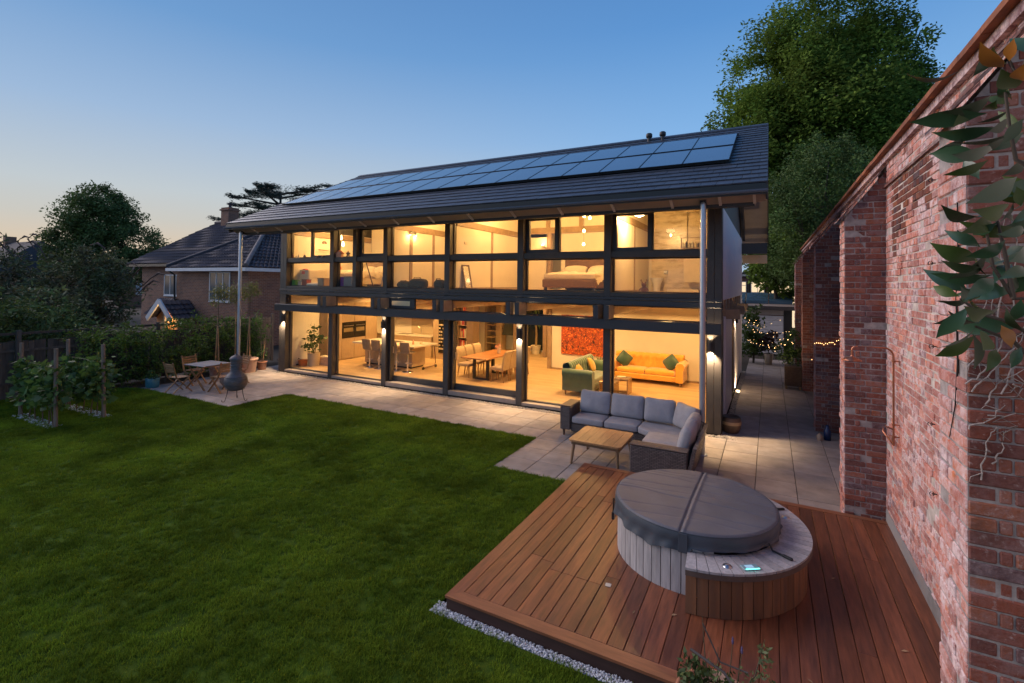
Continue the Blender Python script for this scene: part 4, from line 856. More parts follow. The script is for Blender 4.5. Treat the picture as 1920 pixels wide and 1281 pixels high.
# small things standing on the transom ledge of the first room
for k, (x, h, w, c_, l_) in enumerate(((-15.35, .15, .10, (.14, .06, .05), 'dark brown trinket on the window ledge nearest the corner post'), (-15.15, .10, .05, (.6, .45, .3), 'tan figurine on the upstairs window ledge'), (-15.02, .13, .06, (.7, .6, .45), 'cream figurine on the upstairs window ledge'), (-14.70, .12, .10, (.22, .2, .16), 'small grey box on the upstairs window ledge'), (-14.05, .07, .10, (.35, .15, .12), 'reddish trinket on the ledge below the opening sash'), (-13.8, .06, .08, (.5, .3, .2), 'tan trinket on the ledge below the opening sash'))):
    b = MB(); b.lathe([(w * .5, 0), (w * .55, h * .4), (w * .3, h * .7), (w * .35, h * .9), (0, h)], (0, 0, 0), 8); solo('trinket', b, M('trinket_%d' % k, c_, .6), l_, 'ornament', 'ornaments on the upstairs window ledge', (x, FY + .13, 4.131))
t = thing('toy_house', 'small pink toy house on the ledge of the second upstairs window', 'toy', (-12.95, FY + .13, 4.131)); b = MB(); b.prism([(-.12, 0), (.12, 0), (.12, .13), (0, .22), (-.12, .13)], -.05, .05, Matrix(((1, 0, 0, 0), (0, 0, 1, 0), (0, 1, 0, 0), (0, 0, 0, 1)))); part('wall', b, M('toy_pink', (.65, .35, .25), .7), t)
b = MB(); b.bar((-.15, 0, .12), (0, 0, .235), .12, .015); b.bar((0, 0, .235), (.15, 0, .12), .12, .015); part('roof', b, M('toy_roof', (.35, .1, .08), .7), t)
b = MB(); st = [((.11 if k % 2 == 0 else .05) * math.sin(PI * k / 5), (.11 if k % 2 == 0 else .05) * math.cos(PI * k / 5)) for k in range(10)]; b.prism(st, -.015, .015, Matrix(((1, 0, 0, 0), (0, 0, -1, 0), (0, 1, 0, .11), (0, 0, 0, 1)))); solo('star_ornament', b, M('star_brown', (.2, .12, .07), .5), 'brown star ornament on the ledge beside the toy house', 'ornament', None, (-12.55, FY + .13, 4.131))
# rainbow decal and little shelf on the end wall
t = thing('wall_rainbow', 'small grey rainbow hanging on the end wall of the childs room', 'wall decoration', (-15.62, 13.48, 4.80))
for k, c_ in enumerate(((.12, .09, .08), (.45, .3, .2), (.2, .16, .14))):
    b = MB(); b.tube([(.0, (.10 - .03 * k) * math.cos(PI * q / 10), (.10 - .03 * k) * math.sin(PI * q / 10)) for q in range(11)], .012, 6); part('arc', b, M('arc_%d' % k, c_, .7), t)
b = MB(); b.cbox(-.02, .10, -.22, .22, -.01, .01); solo('wall_shelf', b, WOODL, 'thin picture shelf on the end wall below the rainbow', 'shelf', None, (-15.62, 13.42, 4.55))
# pendant bulbs
for z, x, l_ in ((5.02, -14.74, 'upper hanging filament bulb in the childs room'), (4.76, -14.62, 'lower hanging filament bulb in the childs room')):
    t = thing('pendant_bulb', l_, 'lamp', (x, 13.5, z), 0, 'bare hanging bulbs'); b = MB(); b.tube([(0, 0, .12), (0, 0, 6.3 - z)], .004, 5); part('cord', b, BLACK, t); b = MB(); b.lathe([(0, -.10), (.04, -.07), (.05, -.02), (.03, .06), (.02, .09)], (0, 0, 0), 12); part('bulb', b, BULB, t); b = MB(); b.lathe([(.022, .09), (.022, .13)], (0, 0, 0), 10); part('holder', b, BLACK, t)
    light('pendant_light', 'POINT', (x, 13.5, z - .15), 22, WARM, .08)
# leaning pole and mirrors
b = MB(); b.tube([(0, 0, 0), (-.36, 0.0, .86)], .018, 8); solo('leaning_pole', b, M('dark_pole', (.10, .05, .03), .5), 'dark pole leaning inside the third upstairs window', 'pole', None, (-11.66, 12.1, UZ + .02))
def frame_leaning(label, loc, rz, w, h, tilt, fm, pm, cat='mirror'):
    t = thing('leaning_mirror', label, cat, loc, rz); R_ = Euler((tilt, 0, 0)).to_matrix().to_4x4(); b = MB()
    for a in ((-w / 2, -w / 2 + .05, 0, h), (w / 2 - .05, w / 2, 0, h), (-w / 2 + .05, w / 2 - .05, 0, .05), (-w / 2 + .05, w / 2 - .05, h - .05, h)): b.cbox(a[0], a[1], -.015, .015, a[2], a[3], .004, R_)
    part('frame', b, fm, t); b = MB(); b.box(-w / 2 + .05, w / 2 - .05, -.004, .008, .05, h - .05, R_); part('glass', b, pm, t); return t
FW_ = M('mirror_frame_cream', (.6, .5, .36), .5); FM_ = M('mirror_glass', (.75, .7, .62), .12, .8, var=.02)
frame_leaning('cream framed mirror leaning beside the dark pole upstairs', (-11.35, 12.2, UZ), rad(-60), .7, .72, rad(-14), FW_, FM_, 'mirror')
frame_leaning('tall narrow mirror leaning against the white bedroom partition', (-8.08, 12.42, UZ), rad(78), .32, .76, rad(-13), M('mirror_frame_dark', (.16, .09, .05), .5), FM_, 'mirror')
# bags
BAG = M('dark_bag_fabric', (.045, .035, .022), .85, var=.25, ns=8); BAG2 = M('khaki_bag_fabric', (.12, .08, .04), .85, var=.25, ns=8); REDF = M('red_bag_fabric', (.62, .06, .05), .8, var=.2)
for x, w, h, m, l_ in ((-10.35, .55, .20, BAG2, 'flat khaki holdall on the upstairs window ledge nearest the partition'), (-9.80, .62, .28, BAG, 'large black holdall lying between two other bags upstairs'), (-8.98, .34, .26, BAG, 'small upright black bag beside the red one upstairs')):
    t = thing('holdall', l_, 'bag', (x, 12.16, UZ), random.uniform(-.1, .1), 'bags left by the upstairs window'); b = MB(); b.cushion(w, .30, h, .10, .03, Matrix.Translation((0, 0, h / 2))); part('body', b, m, t); b = MB(); b.tube([(-w * .25, -.10, h * .8), (-w * .2, -.08, h * 1.18), (w * .2, -.08, h * 1.2), (w * .25, -.10, h * .8)], .014, 6); part('handle', b, m, t)
b = MB(); b.cushion(.22, .2, .34, .08, .03); solo('rucksack', b, REDF, 'bright red bag squeezed in beside the window post upstairs', 'bag', 'bags left by the upstairs window', (-8.68, 12.2, UZ + .17))
# upstairs wall lamps, thermostat
t = thing('column_lamp', 'twin wall lamp glowing on the dark column upstairs', 'lamp', (-10.69, 12.88, 4.98)); b = MB(); b.cbox(-.02, .02, -.05, .05, -.06, .06); part('plate', b, STEEL, t)
for s in (-1, 1): b = MB(); b.lathe([(.03, -.06), (.045, .04), (0, .05)], (.03, s * .14, -.02), 12); part('shade', b, STEEL, t); b = MB(); b.lathe([(0, -.085), (.026, -.07), (.03, -.062)], (.03, s * .14, -.02), 10); part('bulb', b, BULB, t); light('column_lamp_light', 'POINT', (-10.60, 12.88 + s * .16, 4.84), 7, WARM, .05)
b = MB(); b.cbox(0, .02, -.07, .07, -.04, .04); solo('thermostat', b, WOODL, 'small white thermostat on the bedroom partition', 'thermostat', None, (-8.279, 12.5, 4.54))
t = thing('hall_wall_lamp', 'round wall lamp lighting the opening behind the main bedroom', 'lamp', (-7.22, 15.98, 4.68)); b = MB(); b.lathe([(.0, -.02), (.10, -.01), (.11, .0), (0, .02)], (0, -.06, 0), 16); part('shade', b, STEEL, t); b = MB(); b.lathe([(0, .02), (.05, .03), (0, .06)], (0, -.06, 0), 12); part('bulb', b, BULB, t); light('hall_wall_light', 'POINT', (-7.22, 15.86, 4.80), 10, WARM, .06)
# string of bulbs above the bed
for k, (x, y, z) in enumerate(((-5.05, 14.2, 5.42), (-4.88, 14.25, 5.36), (-5.12, 14.4, 4.98), (-5.2, 14.6, 4.58))):
    b = MB(); b.lathe([(0, -.05), (.04, -.03), (.045, 0), (.02, .05), (.0, .06)], (0, 0, 0), 10); hb_ = solo('hanging_bulb', b, BULB, ('bulb hanging highest above the double bed', 'bulb hanging beside the highest one above the bed', 'middle bulb hanging beside the window mullion above the bed', 'bulb hanging lowest above the double bed')[k], 'lamp', 'bulbs hanging over the double bed', (x, y, z)); b = MB(); b.tube([(0, 0, .055), (0, 0, 1.6)], .004, 5); part('cord', b, BLACK, hb_)
light('bedroom_bulbs', 'POINT', (-4.97, 14.25, 5.27), 45, WARM, .03)
# bathroom
t = thing('globe_lamp', 'bright round ceiling lamp in the bathroom', 'lamp', (-3.05, 12.9, 5.22)); b = MB(); b.lathe([(0, -.10), (.12, -.07), (.16, 0), (.12, .05), (0, .06)], (0, 0, 0), 18); part('globe', b, BULB, t); b = MB(); b.tube([(0, 0, .05), (0, 0, .9)], .01, 6); part('rod', b, STEEL, t); light('bath_light', 'POINT', (-3.05, 12.9, 5.06), 190, WARM, .03)
t = thing('shower_set', 'chrome shower head and riser on the marble bathroom wall', 'shower', (-2.27, 15.98, 4.9)); b = MB(); b.tube([(0, 0, -1.2), (0, 0, .62), (0, -.3, .66)], .012, 8); part('riser', b, CHROME, t); b = MB(); b.lathe([(.0, .03), (.13, .0), (.13, -.012), (0, -.013)], (0.12, -.35, .64), 18); part('shower_head', b, CHROME, t)
b = MB(); b.box(-.27, .27, -.004, .004, 0, 1.9); solo('shower_screen', b, GLASS, 'clear glass shower screen in the bathroom', 'shower screen', None, (-2.52, 15.2, UZ + .05))
b = MB(); b.cbox(-.8, .1, -.35, .35, 0, .09); solo('shower_tray', b, WOODL, 'low white shower tray below the marble wall', 'shower tray', None, (-1.95, 15.6, UZ))
b = MB(); b.cushion(.5, .03, .78, .012, .0); solo('towel', b, DUV, 'pale towel hanging in the bathroom', 'towel', None, (-2.08, 15.6, 3.80))
t = thing('toilet', 'white toilet partly hidden by the bathroom partition', 'toilet', (-3.15, 15.72, UZ)); b = MB(); b.lathe([(.10, 0), (.12, .2), (.19, .38), (.19, .40), (0, .40)], (0, 0, 0), 18); part('bowl', b, WHITE, t); b = MB(); b.lathe([(.2, .401), (.2, .425), (0, .43)], (0, 0, 0), 18); part('lid', b, WHITE, t)
t = thing('toilet_roll', 'toilet roll on a holder on the marble wall', 'toilet roll', (-2.92, 15.96, 3.72)); b = MB(); b.tube([(-.055, 0, 0), (.055, 0, 0)], .055, 14); part('roll', b, WHITE, t); b = MB(); b.cbox(-.07, .07, .03, .055, .03, .07); part('holder', b, CHROME, t)
for k, (x, h, c_) in enumerate(((-2.40, .17, (.7, .65, .55)), (-2.30, .20, (.08, .07, .06)), (-2.20, .16, (.62, .55, .4)), (-2.12, .20, (.72, .68, .6)), (-2.03, .19, (.70, .62, .4)), (-1.95, .15, (.12, .1, .1)))):
    b = MB(); b.lathe([(.03, 0), (.03, h * .7), (.014, h * .8), (.014, h)], (0, 0, 0), 10); solo('shampoo_bottle', b, M('shampoo_%d' % k, c_, .4), ('first pale bottle in the shower niche', 'black bottle second in the shower niche', 'tan bottle third in the shower niche', 'tall white bottle fourth in the shower niche', 'yellowish bottle fifth in the shower niche', 'dark bottle at the end of the shower niche')[k], 'bottle', 'bottles in the shower niche', (x, 15.955, 4.501))
# ceiling lights: ground floor and upstairs
SPOTL = lamp_mat('downlight_glow', (1.0, .78, .45), 10)
DL = [(-14.4, 13.2), (-12.4, 13.3), (-12.4, 15.4), (-14.2, 15.6), (-9.6, 13.2), (-7.2, 13.2), (-9.6, 15.4), (-7.2, 15.4), (-4.8, 13.2), (-2.35, 13.0), (-4.8, 15.3), (-2.35, 15.3), (-9.0, 18.2), (-6.9, 18.6)]
for k, (x, y) in enumerate(DL):
    b = MB(); b.lathe([(.05, -.004), (.062, -.006), (.066, 0), (0, .0)], (x, y, 2.838), 14, cap=False); o = hp('downlight', b, STEEL); b = MB(); b.lathe([(.048, -.003), (0, -.0035)], (x, y, 2.838), 12, cap=False); hp('diffuser', b, SPOTL, o)
    light('downlight_beam', 'AREA', (x, y, 2.82), GF_E, WARM, .22, (0, 0, 0), None, None, .5, rad(165))
for x, y in ((-14.4, 13.4), (-11.7, 13.4), (-9.5, 13.6), (-7.2, 13.6), (-4.6, 13.4)): light('upper_room_light', 'POINT', (x, y, 5.62), UF_E, WARM, .12)
light('landing_light', 'POINT', (-6.5, 17.6, 4.8), 30, WARM, .2)
# ------------------------------------------------------------------ old brick garden wall with buttresses
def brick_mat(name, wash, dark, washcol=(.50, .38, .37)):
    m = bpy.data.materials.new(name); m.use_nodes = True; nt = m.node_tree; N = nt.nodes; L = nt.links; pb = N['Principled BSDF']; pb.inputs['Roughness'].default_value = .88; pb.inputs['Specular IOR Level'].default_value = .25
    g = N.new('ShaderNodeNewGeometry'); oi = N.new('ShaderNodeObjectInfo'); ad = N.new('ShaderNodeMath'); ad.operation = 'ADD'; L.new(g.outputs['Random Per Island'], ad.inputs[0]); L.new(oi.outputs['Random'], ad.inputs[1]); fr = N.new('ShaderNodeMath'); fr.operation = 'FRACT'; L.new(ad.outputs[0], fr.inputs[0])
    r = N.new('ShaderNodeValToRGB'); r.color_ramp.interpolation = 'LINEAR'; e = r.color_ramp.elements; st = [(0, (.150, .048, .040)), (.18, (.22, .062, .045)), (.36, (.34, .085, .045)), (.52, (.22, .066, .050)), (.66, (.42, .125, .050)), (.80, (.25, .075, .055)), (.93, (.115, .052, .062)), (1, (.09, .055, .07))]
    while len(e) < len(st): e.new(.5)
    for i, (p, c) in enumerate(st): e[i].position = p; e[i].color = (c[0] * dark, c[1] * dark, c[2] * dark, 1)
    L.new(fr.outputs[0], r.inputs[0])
    def noise(s, d, ro=.6):
        n = N.new('ShaderNodeTexNoise'); n.inputs['Scale'].default_value = s; n.inputs['Detail'].default_value = d; n.inputs['Roughness'].default_value = ro; L.new(g.outputs['Position'], n.inputs['Vector']); return n.outputs['Fac']
    def mrange(s, a, b, lo=0, hi=1):
        k = N.new('ShaderNodeMapRange'); k.inputs['From Min'].default_value = a; k.inputs['From Max'].default_value = b; k.inputs['To Min'].default_value = lo; k.inputs['To Max'].default_value = hi; L.new(s, k.inputs['Value']); return k.outputs[0]
    def mul(a, b):
        k = N.new('ShaderNodeMath'); k.operation = 'MULTIPLY'
        for i, v in enumerate((a, b)):
            if hasattr(v, 'links') or hasattr(v, 'is_linked'): L.new(v, k.inputs[i])
            else: k.inputs[i].default_value = v
        return k.outputs[0]
    def mix(f, a, b):
        k = N.new('ShaderNodeMix'); k.data_type = 'RGBA'; L.new(f, k.inputs['Factor'])
        for i, v in ((6, a), (7, b)):
            if isinstance(v, tuple): k.inputs[i].default_value = (*v, 1)
            else: L.new(v, k.inputs[i])
        return k.outputs[2]
    c = mix(mrange(noise(38, 3), .35, .8, 0, .45), r.outputs[0], (.33 * dark, .15 * dark, .11 * dark))
    # lime bloom: large soft patches broken up per brick and by fine grain
    patch = mrange(noise(1.9, 6, .68), .38, .60, .28, 1); fine = mrange(noise(14, 6, .75), .36, .58); per = mrange(fr.outputs[0], .15, .75, .35, 1.0)
    c = mix(mul(mul(mul(patch, fine), per), wash), c, washcol)
    c = mix(mul(mrange(noise(30, 4, .7), .58, .70), wash * .7), c, (.58, .50, .48))
    c = mix(mrange(noise(2.6, 5, .65), .60, .72, 0, .55), c, (.085, .05, .045))
    L.new(c, pb.inputs['Base Color'])
    n3 = noise(55, 4); bp = N.new('ShaderNodeBump'); bp.inputs['Strength'].default_value = .55; bp.inputs['Distance'].default_value = .012; L.new(n3, bp.inputs['Height']); L.new(bp.outputs[0], pb.inputs['Normal'])
    return m
BR_W = brick_mat('brick_limewashed', 1.25, 1.6, (.72, .56, .56)); BR_D = brick_mat('brick_shaded', .60, .78, (.33, .24, .25)); BR_S = brick_mat('brick_rust_stained', .12, .6)  # BR_D is darker: shade of the buttress near faces put into brick colour
MORT = M('lime_mortar', (.56, .50, .46), .95, var=.2, ns=12, bump=.4, bs=70, col2=(.40, .33, .30), c2s=2.0, world=True)
WX, PXF, WTOP = 1.424, .943, 5.10
wall = thing('brick_wall', 'tall old red brick garden wall with sloping buttresses beside the deck', 'wall', (WX, 8.3, 0)); WO = (WX, 8.3, 0)
CH = .0805; BRICKS = []           # (owner, material, centre, size along u / depth / height, axis)
def wpart(name, b, m, pa=None): return part(name, b, m, pa or wall, WO)
def bond(owner, m, axis, u0, u1, z0, ztop, face, mats=None, L_=.247, seed=1, zskip=None, slope=None):
    """axis 'y': face plane x=face looking to -x, u runs along y. axis 'x': face plane y=face looking to -y, u runs along x"""
    rr = random.Random(seed); nrow = int((max(ztop(u0), ztop(u1)) - z0) / CH) + 1
    for k in range(nrow):
        za = z0 + k * CH; u = u0 if slope is None else max(u0, slope(za + CH)); head = (k % 2 == 1); first = True; nb_ = 0
        if not head: seq = None
        while u < u1 - .012:
            ln = (L_ / 2 if head else L_) * rr.uniform(.965, 1.035)
            if first and head: ln = L_ / 2
            elif head and nb_ == 1: ln = L_ / 4
            nb_ += 1; first = False; e = min(u + ln, u1)
            if u1 - e < .05: e = u1
            mid = (u + e) / 2; zt = min(ztop(u), ztop(e))
            if (za + CH * .95 <= zt or slope) and (zskip is None or not zskip(mid, za)):
                mm = mats(mid, za) if mats else m
                dp = rr.gauss(0, .0042); BRICKS.append((owner, mm, axis, u + .0045, e - .0045, za + .0045 + rr.gauss(0, .0018), za + CH - .0045 + rr.gauss(0, .0018), face - .0035 + dp, rr.gauss(0, .008)))
            u = e
def slope_cap(name, owner, y0, y1, x0, z0, x1, z1):
    """lapped tile courses over a buttress slope"""
    n = 6
    for i in range(n):
        t0, t1 = i / n, (i + 1) / n + .05; a = (x0 - .07 + (x1 - x0 + .07) * t0, z0 - .085 + (z1 - z0 + .085) * t0 + .05); c = (x0 - .07 + (x1 - x0 + .07) * t1, z0 - .085 + (z1 - z0 + .085) * t1 + .02)
        b = MB()
        ya = y0 - .05
        while ya < y1 + .05:
            yb = min(ya + .165 + random.uniform(-.01, .01), y1 + .06); d = random.gauss(0, .004)
            vs = [(a[0], ya + .002, a[1] + d), (a[0], yb - .002, a[1] + d), (c[0], yb - .002, c[1]), (c[0], ya + .002, c[1]), (a[0], ya + .002, a[1] + d + .016), (a[0], yb - .002, a[1] + d + .016), (c[0], yb - .002, c[1] + .016), (c[0], ya + .002, c[1] + .016)]
            b.add(vs, [(0, 1, 2, 3), (7, 6, 5, 4), (0, 4, 5, 1), (1, 5, 6, 2), (2, 6, 7, 3), (3, 7, 4, 0)]); ya = yb
        wpart('cap_tile_course', b, CAPT, owner)
CAPT = M('old_red_tile', (.17, .07, .055), .85, var=.3, ns=9, col2=(.30, .24, .23), c2s=5, c2t=.56, irand=.3, bump=.5, bs=40, world=True)
PIERS = [3.478, 8.31, 13.2, 18.1, 23.0]; PD = .475
ZC0, ZC1 = 4.30, 4.96
capz = lambda x: ZC0 + (x - PXF) / (WX - PXF) * (ZC1 - ZC0)
b = MB(); b.box(WX + .004, WX + .33, -1.0, 27.5, 0, WTOP - .02); core = wpart('wall_core', b, MORT)
but = []
for i, y in enumerate(PIERS):
    b = MB(); vs = [(x, yy, z) for yy in (y + .004, y + PD - .004) for x, z in ((PXF + .004, 0), (WX + .02, 0), (WX + .02, ZC1 - .01), (PXF + .004, ZC0 - .01))]
    b.add(vs, [(0, 1, 2, 3), (7, 6, 5, 4), (0, 4, 5, 1), (1, 5, 6, 2), (2, 6, 7, 3), (3, 7, 4, 0)]); o = wpart('buttress', b, M('shaded_mortar', (.33, .29, .28), .95, var=.25, ns=12, bump=.4, bs=70, world=True)); but.append(o)  # buttress mortar darkened: shade of the near faces put into its colour
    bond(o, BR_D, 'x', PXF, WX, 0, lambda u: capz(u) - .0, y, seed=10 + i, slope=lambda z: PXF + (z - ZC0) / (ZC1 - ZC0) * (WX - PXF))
    bond(o, BR_W, 'y', y, y + PD, 0, lambda u: ZC0, PXF, seed=20 + i)
    slope_cap('cap', o, y, y + PD, PXF, ZC0, WX, ZC1)
def pmat(u, z):
    if 4.0 + .25 * math.sin(3 * u) + .12 * math.sin(11 * u) < z < 4.62 and 6.25 < u < 7.98: return BR_S
    return BR_W
for i, (a, c, s) in enumerate(((PIERS[0] + PD, PIERS[1], 5), (PIERS[1] + PD, PIERS[2], 6))):
    bond(core, BR_W, 'y', a, c, 0, lambda u: WTOP - .0, WX, pmat if i == 0 else None, seed=30 + i)
bond(core, BR_W, 'y', PIERS[2] + PD, 27.4, ZC0 + .2, lambda u: WTOP, WX, None, seed=40)
# nearest-looking 300 bricks are objects, the others one mass per face
camp = Vector((0, 0, 3.3)); _fw = Vector(_f)
def bgeo(br):
    o, m, ax, u0, u1, z0, z1, f, rot = br; um, zm = (u0 + u1) / 2, (z0 + z1) / 2
    return Vector((f, um, zm)) if ax == 'y' else Vector((um, f, zm))
def seen(br):
    p = bgeo(br); d = p - camp; w = d.dot(_fw)
    if w < .3: return 0
    uu = 960 + 908.06 * d.dot(_r2) / w; vv = 515.41 - 908.06 * d.dot(_u2) / w
    if not (-5 < uu < 1925 and -5 < vv < 1290): return 0
    if br[2] == 'y' and p.y > 3.96 and p.y < 8.3 and (uu > 1745 and uu < 1760 or uu > 1757): return 0
    nrm = Vector((-1, 0, 0)) if br[2] == 'y' else Vector((0, -1, 0)); c = max(0, -d.normalized().dot(nrm)); return (br[4] - br[3]) * c / w ** 2
BRICKS.sort(key=lambda q_: -seen(q_))
cache = {}
rest = {}
for i, br in enumerate(BRICKS):
    o, m, ax, u0, u1, z0, z1, f, rot = br; ln = u1 - u0; p = bgeo(br)
    if i < 300:
        key = (round(ln, 2), ax, m.name)
        if key not in cache:
            b = MB(); l_ = key[0] - .0
            (b.cbox(0, .05, -l_ / 2, l_ / 2, -.0355, .0355, .007) if ax == 'y' else b.cbox(-l_ / 2, l_ / 2, 0, .05, -.0355, .0355, .007)); me = b.mesh('brick'); me.materials.append(m); cache[key] = me
        ob = link('brick', cache[key], None, o, p - Vector(WO)); ob.scale = ((1, ln / key[0], 1) if ax == 'y' else (ln / key[0], 1, 1)); ob.rotation_euler = (0, random.gauss(0, .004), 0) if ax == 'y' else (random.gauss(0, .004), 0, random.gauss(0, .004))
    else:
        b = rest.setdefault((o.name, m.name), (o, m, MB()))[2]; c_ = random.uniform(.003, .010)
        if ax == 'y': b.cbox(f, f + .05, u0, u1, z0, z1, c_) if p.y < 9 else b.box(f, f + .05, u0, u1, z0, z1)
        else: b.cbox(u0, u1, f, f + .05, z0, z1, c_) if p.y < 9 else b.box(u0, u1, f, f + .05, z0, z1)
for (on, mn), (o, m, b) in rest.items(): wpart('brickwork', b, m, o)['kind'] = 'stuff'
# plinth render, ledge, coping
b = MB(); b.box(WX - .012, WX, PIERS[0] + PD, PIERS[1] - .02, .0, .30); wpart('render_plinth', b, M('old_cement', (.33, .32, .32), .95, var=.3, ns=3, bump=.4, bs=30, col2=(.24, .20, .18), c2s=3, world=True))
b = MB(); b.box(WX - .03, WX + .01, PIERS[0] + PD, PIERS[1] - .01, 4.685, 4.715); wpart('stone_ledge', b, CAPT)
COP = M('terracotta_coping', (.30, .105, .045), .8, var=.25, ns=4, col2=(.16, .06, .035), c2s=3, bump=.4, bs=30, world=True)
y = -1.0; k = 0
while y < 27.4:
    y1 = y + .46; b = MB(); dz = random.gauss(0, .004); pr_ = [(WX - .115, WTOP + .0 + dz), (WX - .115, WTOP + .05 + dz), (WX + .17, WTOP + .16 + dz), (WX + .45, WTOP + .05 + dz), (WX + .45, WTOP + dz)]
    vs = [(x, yy, z) for yy in (y + .003, y1 - .003) for x, z in pr_]; n = 5; b.add(vs, [tuple(range(n)), tuple(range(n, 2 * n))[::-1]] + [(i, n + i, n + (i + 1) % n, (i + 1) % n) for i in range(n)]); wpart('coping_tile', b, COP); y = y1
b = MB(); b.box(WX - .05, WX + .1, -1.0, 27.4, WTOP - .085, WTOP - .004); wpart('oversailing_course', b, BR_W)
# crack and ivy root traces on the nearest buttress
CRACK = M('dark_crack', (.03, .022, .02), .95)
b = MB(); b.tube([(0.938, 3.589, 3.791), (0.938, 3.575, 3.518), (0.938, 3.614, 3.248), (0.938, 3.592, 2.888), (0.938, 3.64, 2.639), (0.938, 3.744, 2.429)], [.004, .006, .005, .006, .004, .002], 5); wpart('crack', b, CRACK, but[0])
ROOTM = M('dead_ivy_root', (.34, .29, .27), .9, var=.3, ns=30)
t = thing('dead_ivy', 'pale dead ivy roots clinging to the face of the nearest buttress', 'plant', (1.05, 3.45, 2.9))
for rt in [[(0.939,3.462,2.792),(1.02,3.462,2.885),(1.083,3.462,3.031),(1.156,3.462,3.256)],[(0.956,3.462,2.765),(1.041,3.462,2.859),(1.124,3.462,3.006),(1.175,3.462,3.119)],[(0.939,3.462,2.878),(0.999,3.462,2.968),(1.038,3.462,3.112),(1.047,3.462,3.31)],[(1.082,3.462,2.752),(1.113,3.462,2.894),(1.148,3.462,3.007),(1.175,3.462,3.147)],[(1.019,3.462,2.688),(1.062,3.462,2.805),(1.174,3.462,2.899)],[(0.944,3.462,2.564),(1.019,3.462,2.603),(1.092,3.462,2.697)],[(0.992,3.462,2.29),(1.018,3.462,2.491),(1.061,3.462,2.582)],[(1.039,3.462,2.383),(1.081,3.462,2.474),(1.092,3.462,2.586)],[(0.939,3.462,3.021),(1.0,3.462,3.139),(1.022,3.462,3.253)],[(1.123,3.462,2.812),(1.173,3.462,2.79)],[(1.063,3.462,3.142),(1.085,3.462,3.311),(1.075,3.462,3.508),(1.097,3.462,3.704)],[(1.125,3.462,3.144),(1.136,3.462,3.423),(1.127,3.462,3.646)],[(1.025,3.462,2.632),(1.133,3.462,2.661)]]:
    pts = []
    for i in range(len(rt) - 1):
        a, c = Vector(rt[i]), Vector(rt[i + 1])
        for q_ in range(5):
            f_ = q_ / 5; p = a.lerp(c, f_) + Vector((random.gauss(0, .005), random.gauss(0, .003), random.gauss(0, .005))); pts.append(p)
    pts.append(Vector(rt[-1])); n = len(pts)
    b = MB(); b.tube(pts, [.0046 - .0030 * i / n for i in range(n)], 5); 
    for q_ in range(2):
        s = pts[random.randrange(1, n - 1)]; b.tube([s, s + Vector((random.uniform(-.06, .06), 0, random.uniform(-.07, .05))), s + Vector((random.uniform(-.12, .12), 0, random.uniform(-.14, .02)))], [.003, .002, .001], 4)
    part('root', b, ROOTM, t, tuple(t.location))
for y, z in ((6.0, 4.35), (6.02, 3.55), (6.0, 2.75), (6.05, 2.0), (6.0, 1.35)):
    b = MB(); b.tube([(WX - .012, y, z), (WX - .05, y, z)], .006, 6); b.tube([(WX - .05 + .018 * math.cos(a), y, z + .018 * math.sin(a)) for a in [k * PI / 6 for k in range(13)]], .004, 5, caps=False); wpart('vine_eye', b, BLACK)
# copper outdoor shower
COPP = M('copper_pipe', (.48, .20, .12), .35, .9, var=.2, ns=8)
t = thing('outdoor_shower', 'copper pipe outdoor shower with a round rose fixed to the brick wall', 'shower', (1.35, 7.53, 1.37)); so = tuple(t.location)
def arc(c, r, a0, a1, f, n=8): return [f(c, r, a0 + (a1 - a0) * k / n) for k in range(n + 1)]
b = MB(); b.tube([(1.36, 7.53, 1.37), (1.36, 7.53, 2.42)] + [(1.26 + .1 * math.cos(a), 7.53, 2.46 + .1 * math.sin(a)) for a in [k * PI / 16 for k in range(9)]] + [(1.0, 7.53, 2.56)] + [(.99 - .055 * math.sin(a), 7.53, 2.505 + .055 * math.cos(a)) for a in [k * PI / 12 for k in range(7)]] + [(.936, 7.53, 2.43)], .0115, 8); part('riser_pipe', b, COPP, t, so)
b = MB(); b.lathe([(.012, .06), (.02, .04), (.06, .022), (.105, 0), (.107, -.008), (0, -.004)], (.936, 7.53, 2.385), 24); part('rose', b, COPP, t, so)
b = MB(); b.tube([(1.36, 7.53, 1.37), (1.36, 8.15, 1.37), (1.36, 8.15, 1.45)], .0115, 8); part('feed_pipe', b, COPP, t, so)
for z in (2.40, 1.62, 1.47): b = MB(); b.tube([(1.36, 7.53, z), (1.42, 7.53, z)], .008, 6); b.lathe([(.02, -.012), (.02, .012)], (1.36, 7.53, z), 10); part('clip', b, COPP, t, so)
b = MB(); b.tube([(1.36, 7.53, 1.56), (1.30, 7.55, 1.58)], .012, 6); b.tube([(1.29, 7.51, 1.585), (1.29, 7.60, 1.585)], .008, 6); part('tap', b, COPP, t, so)
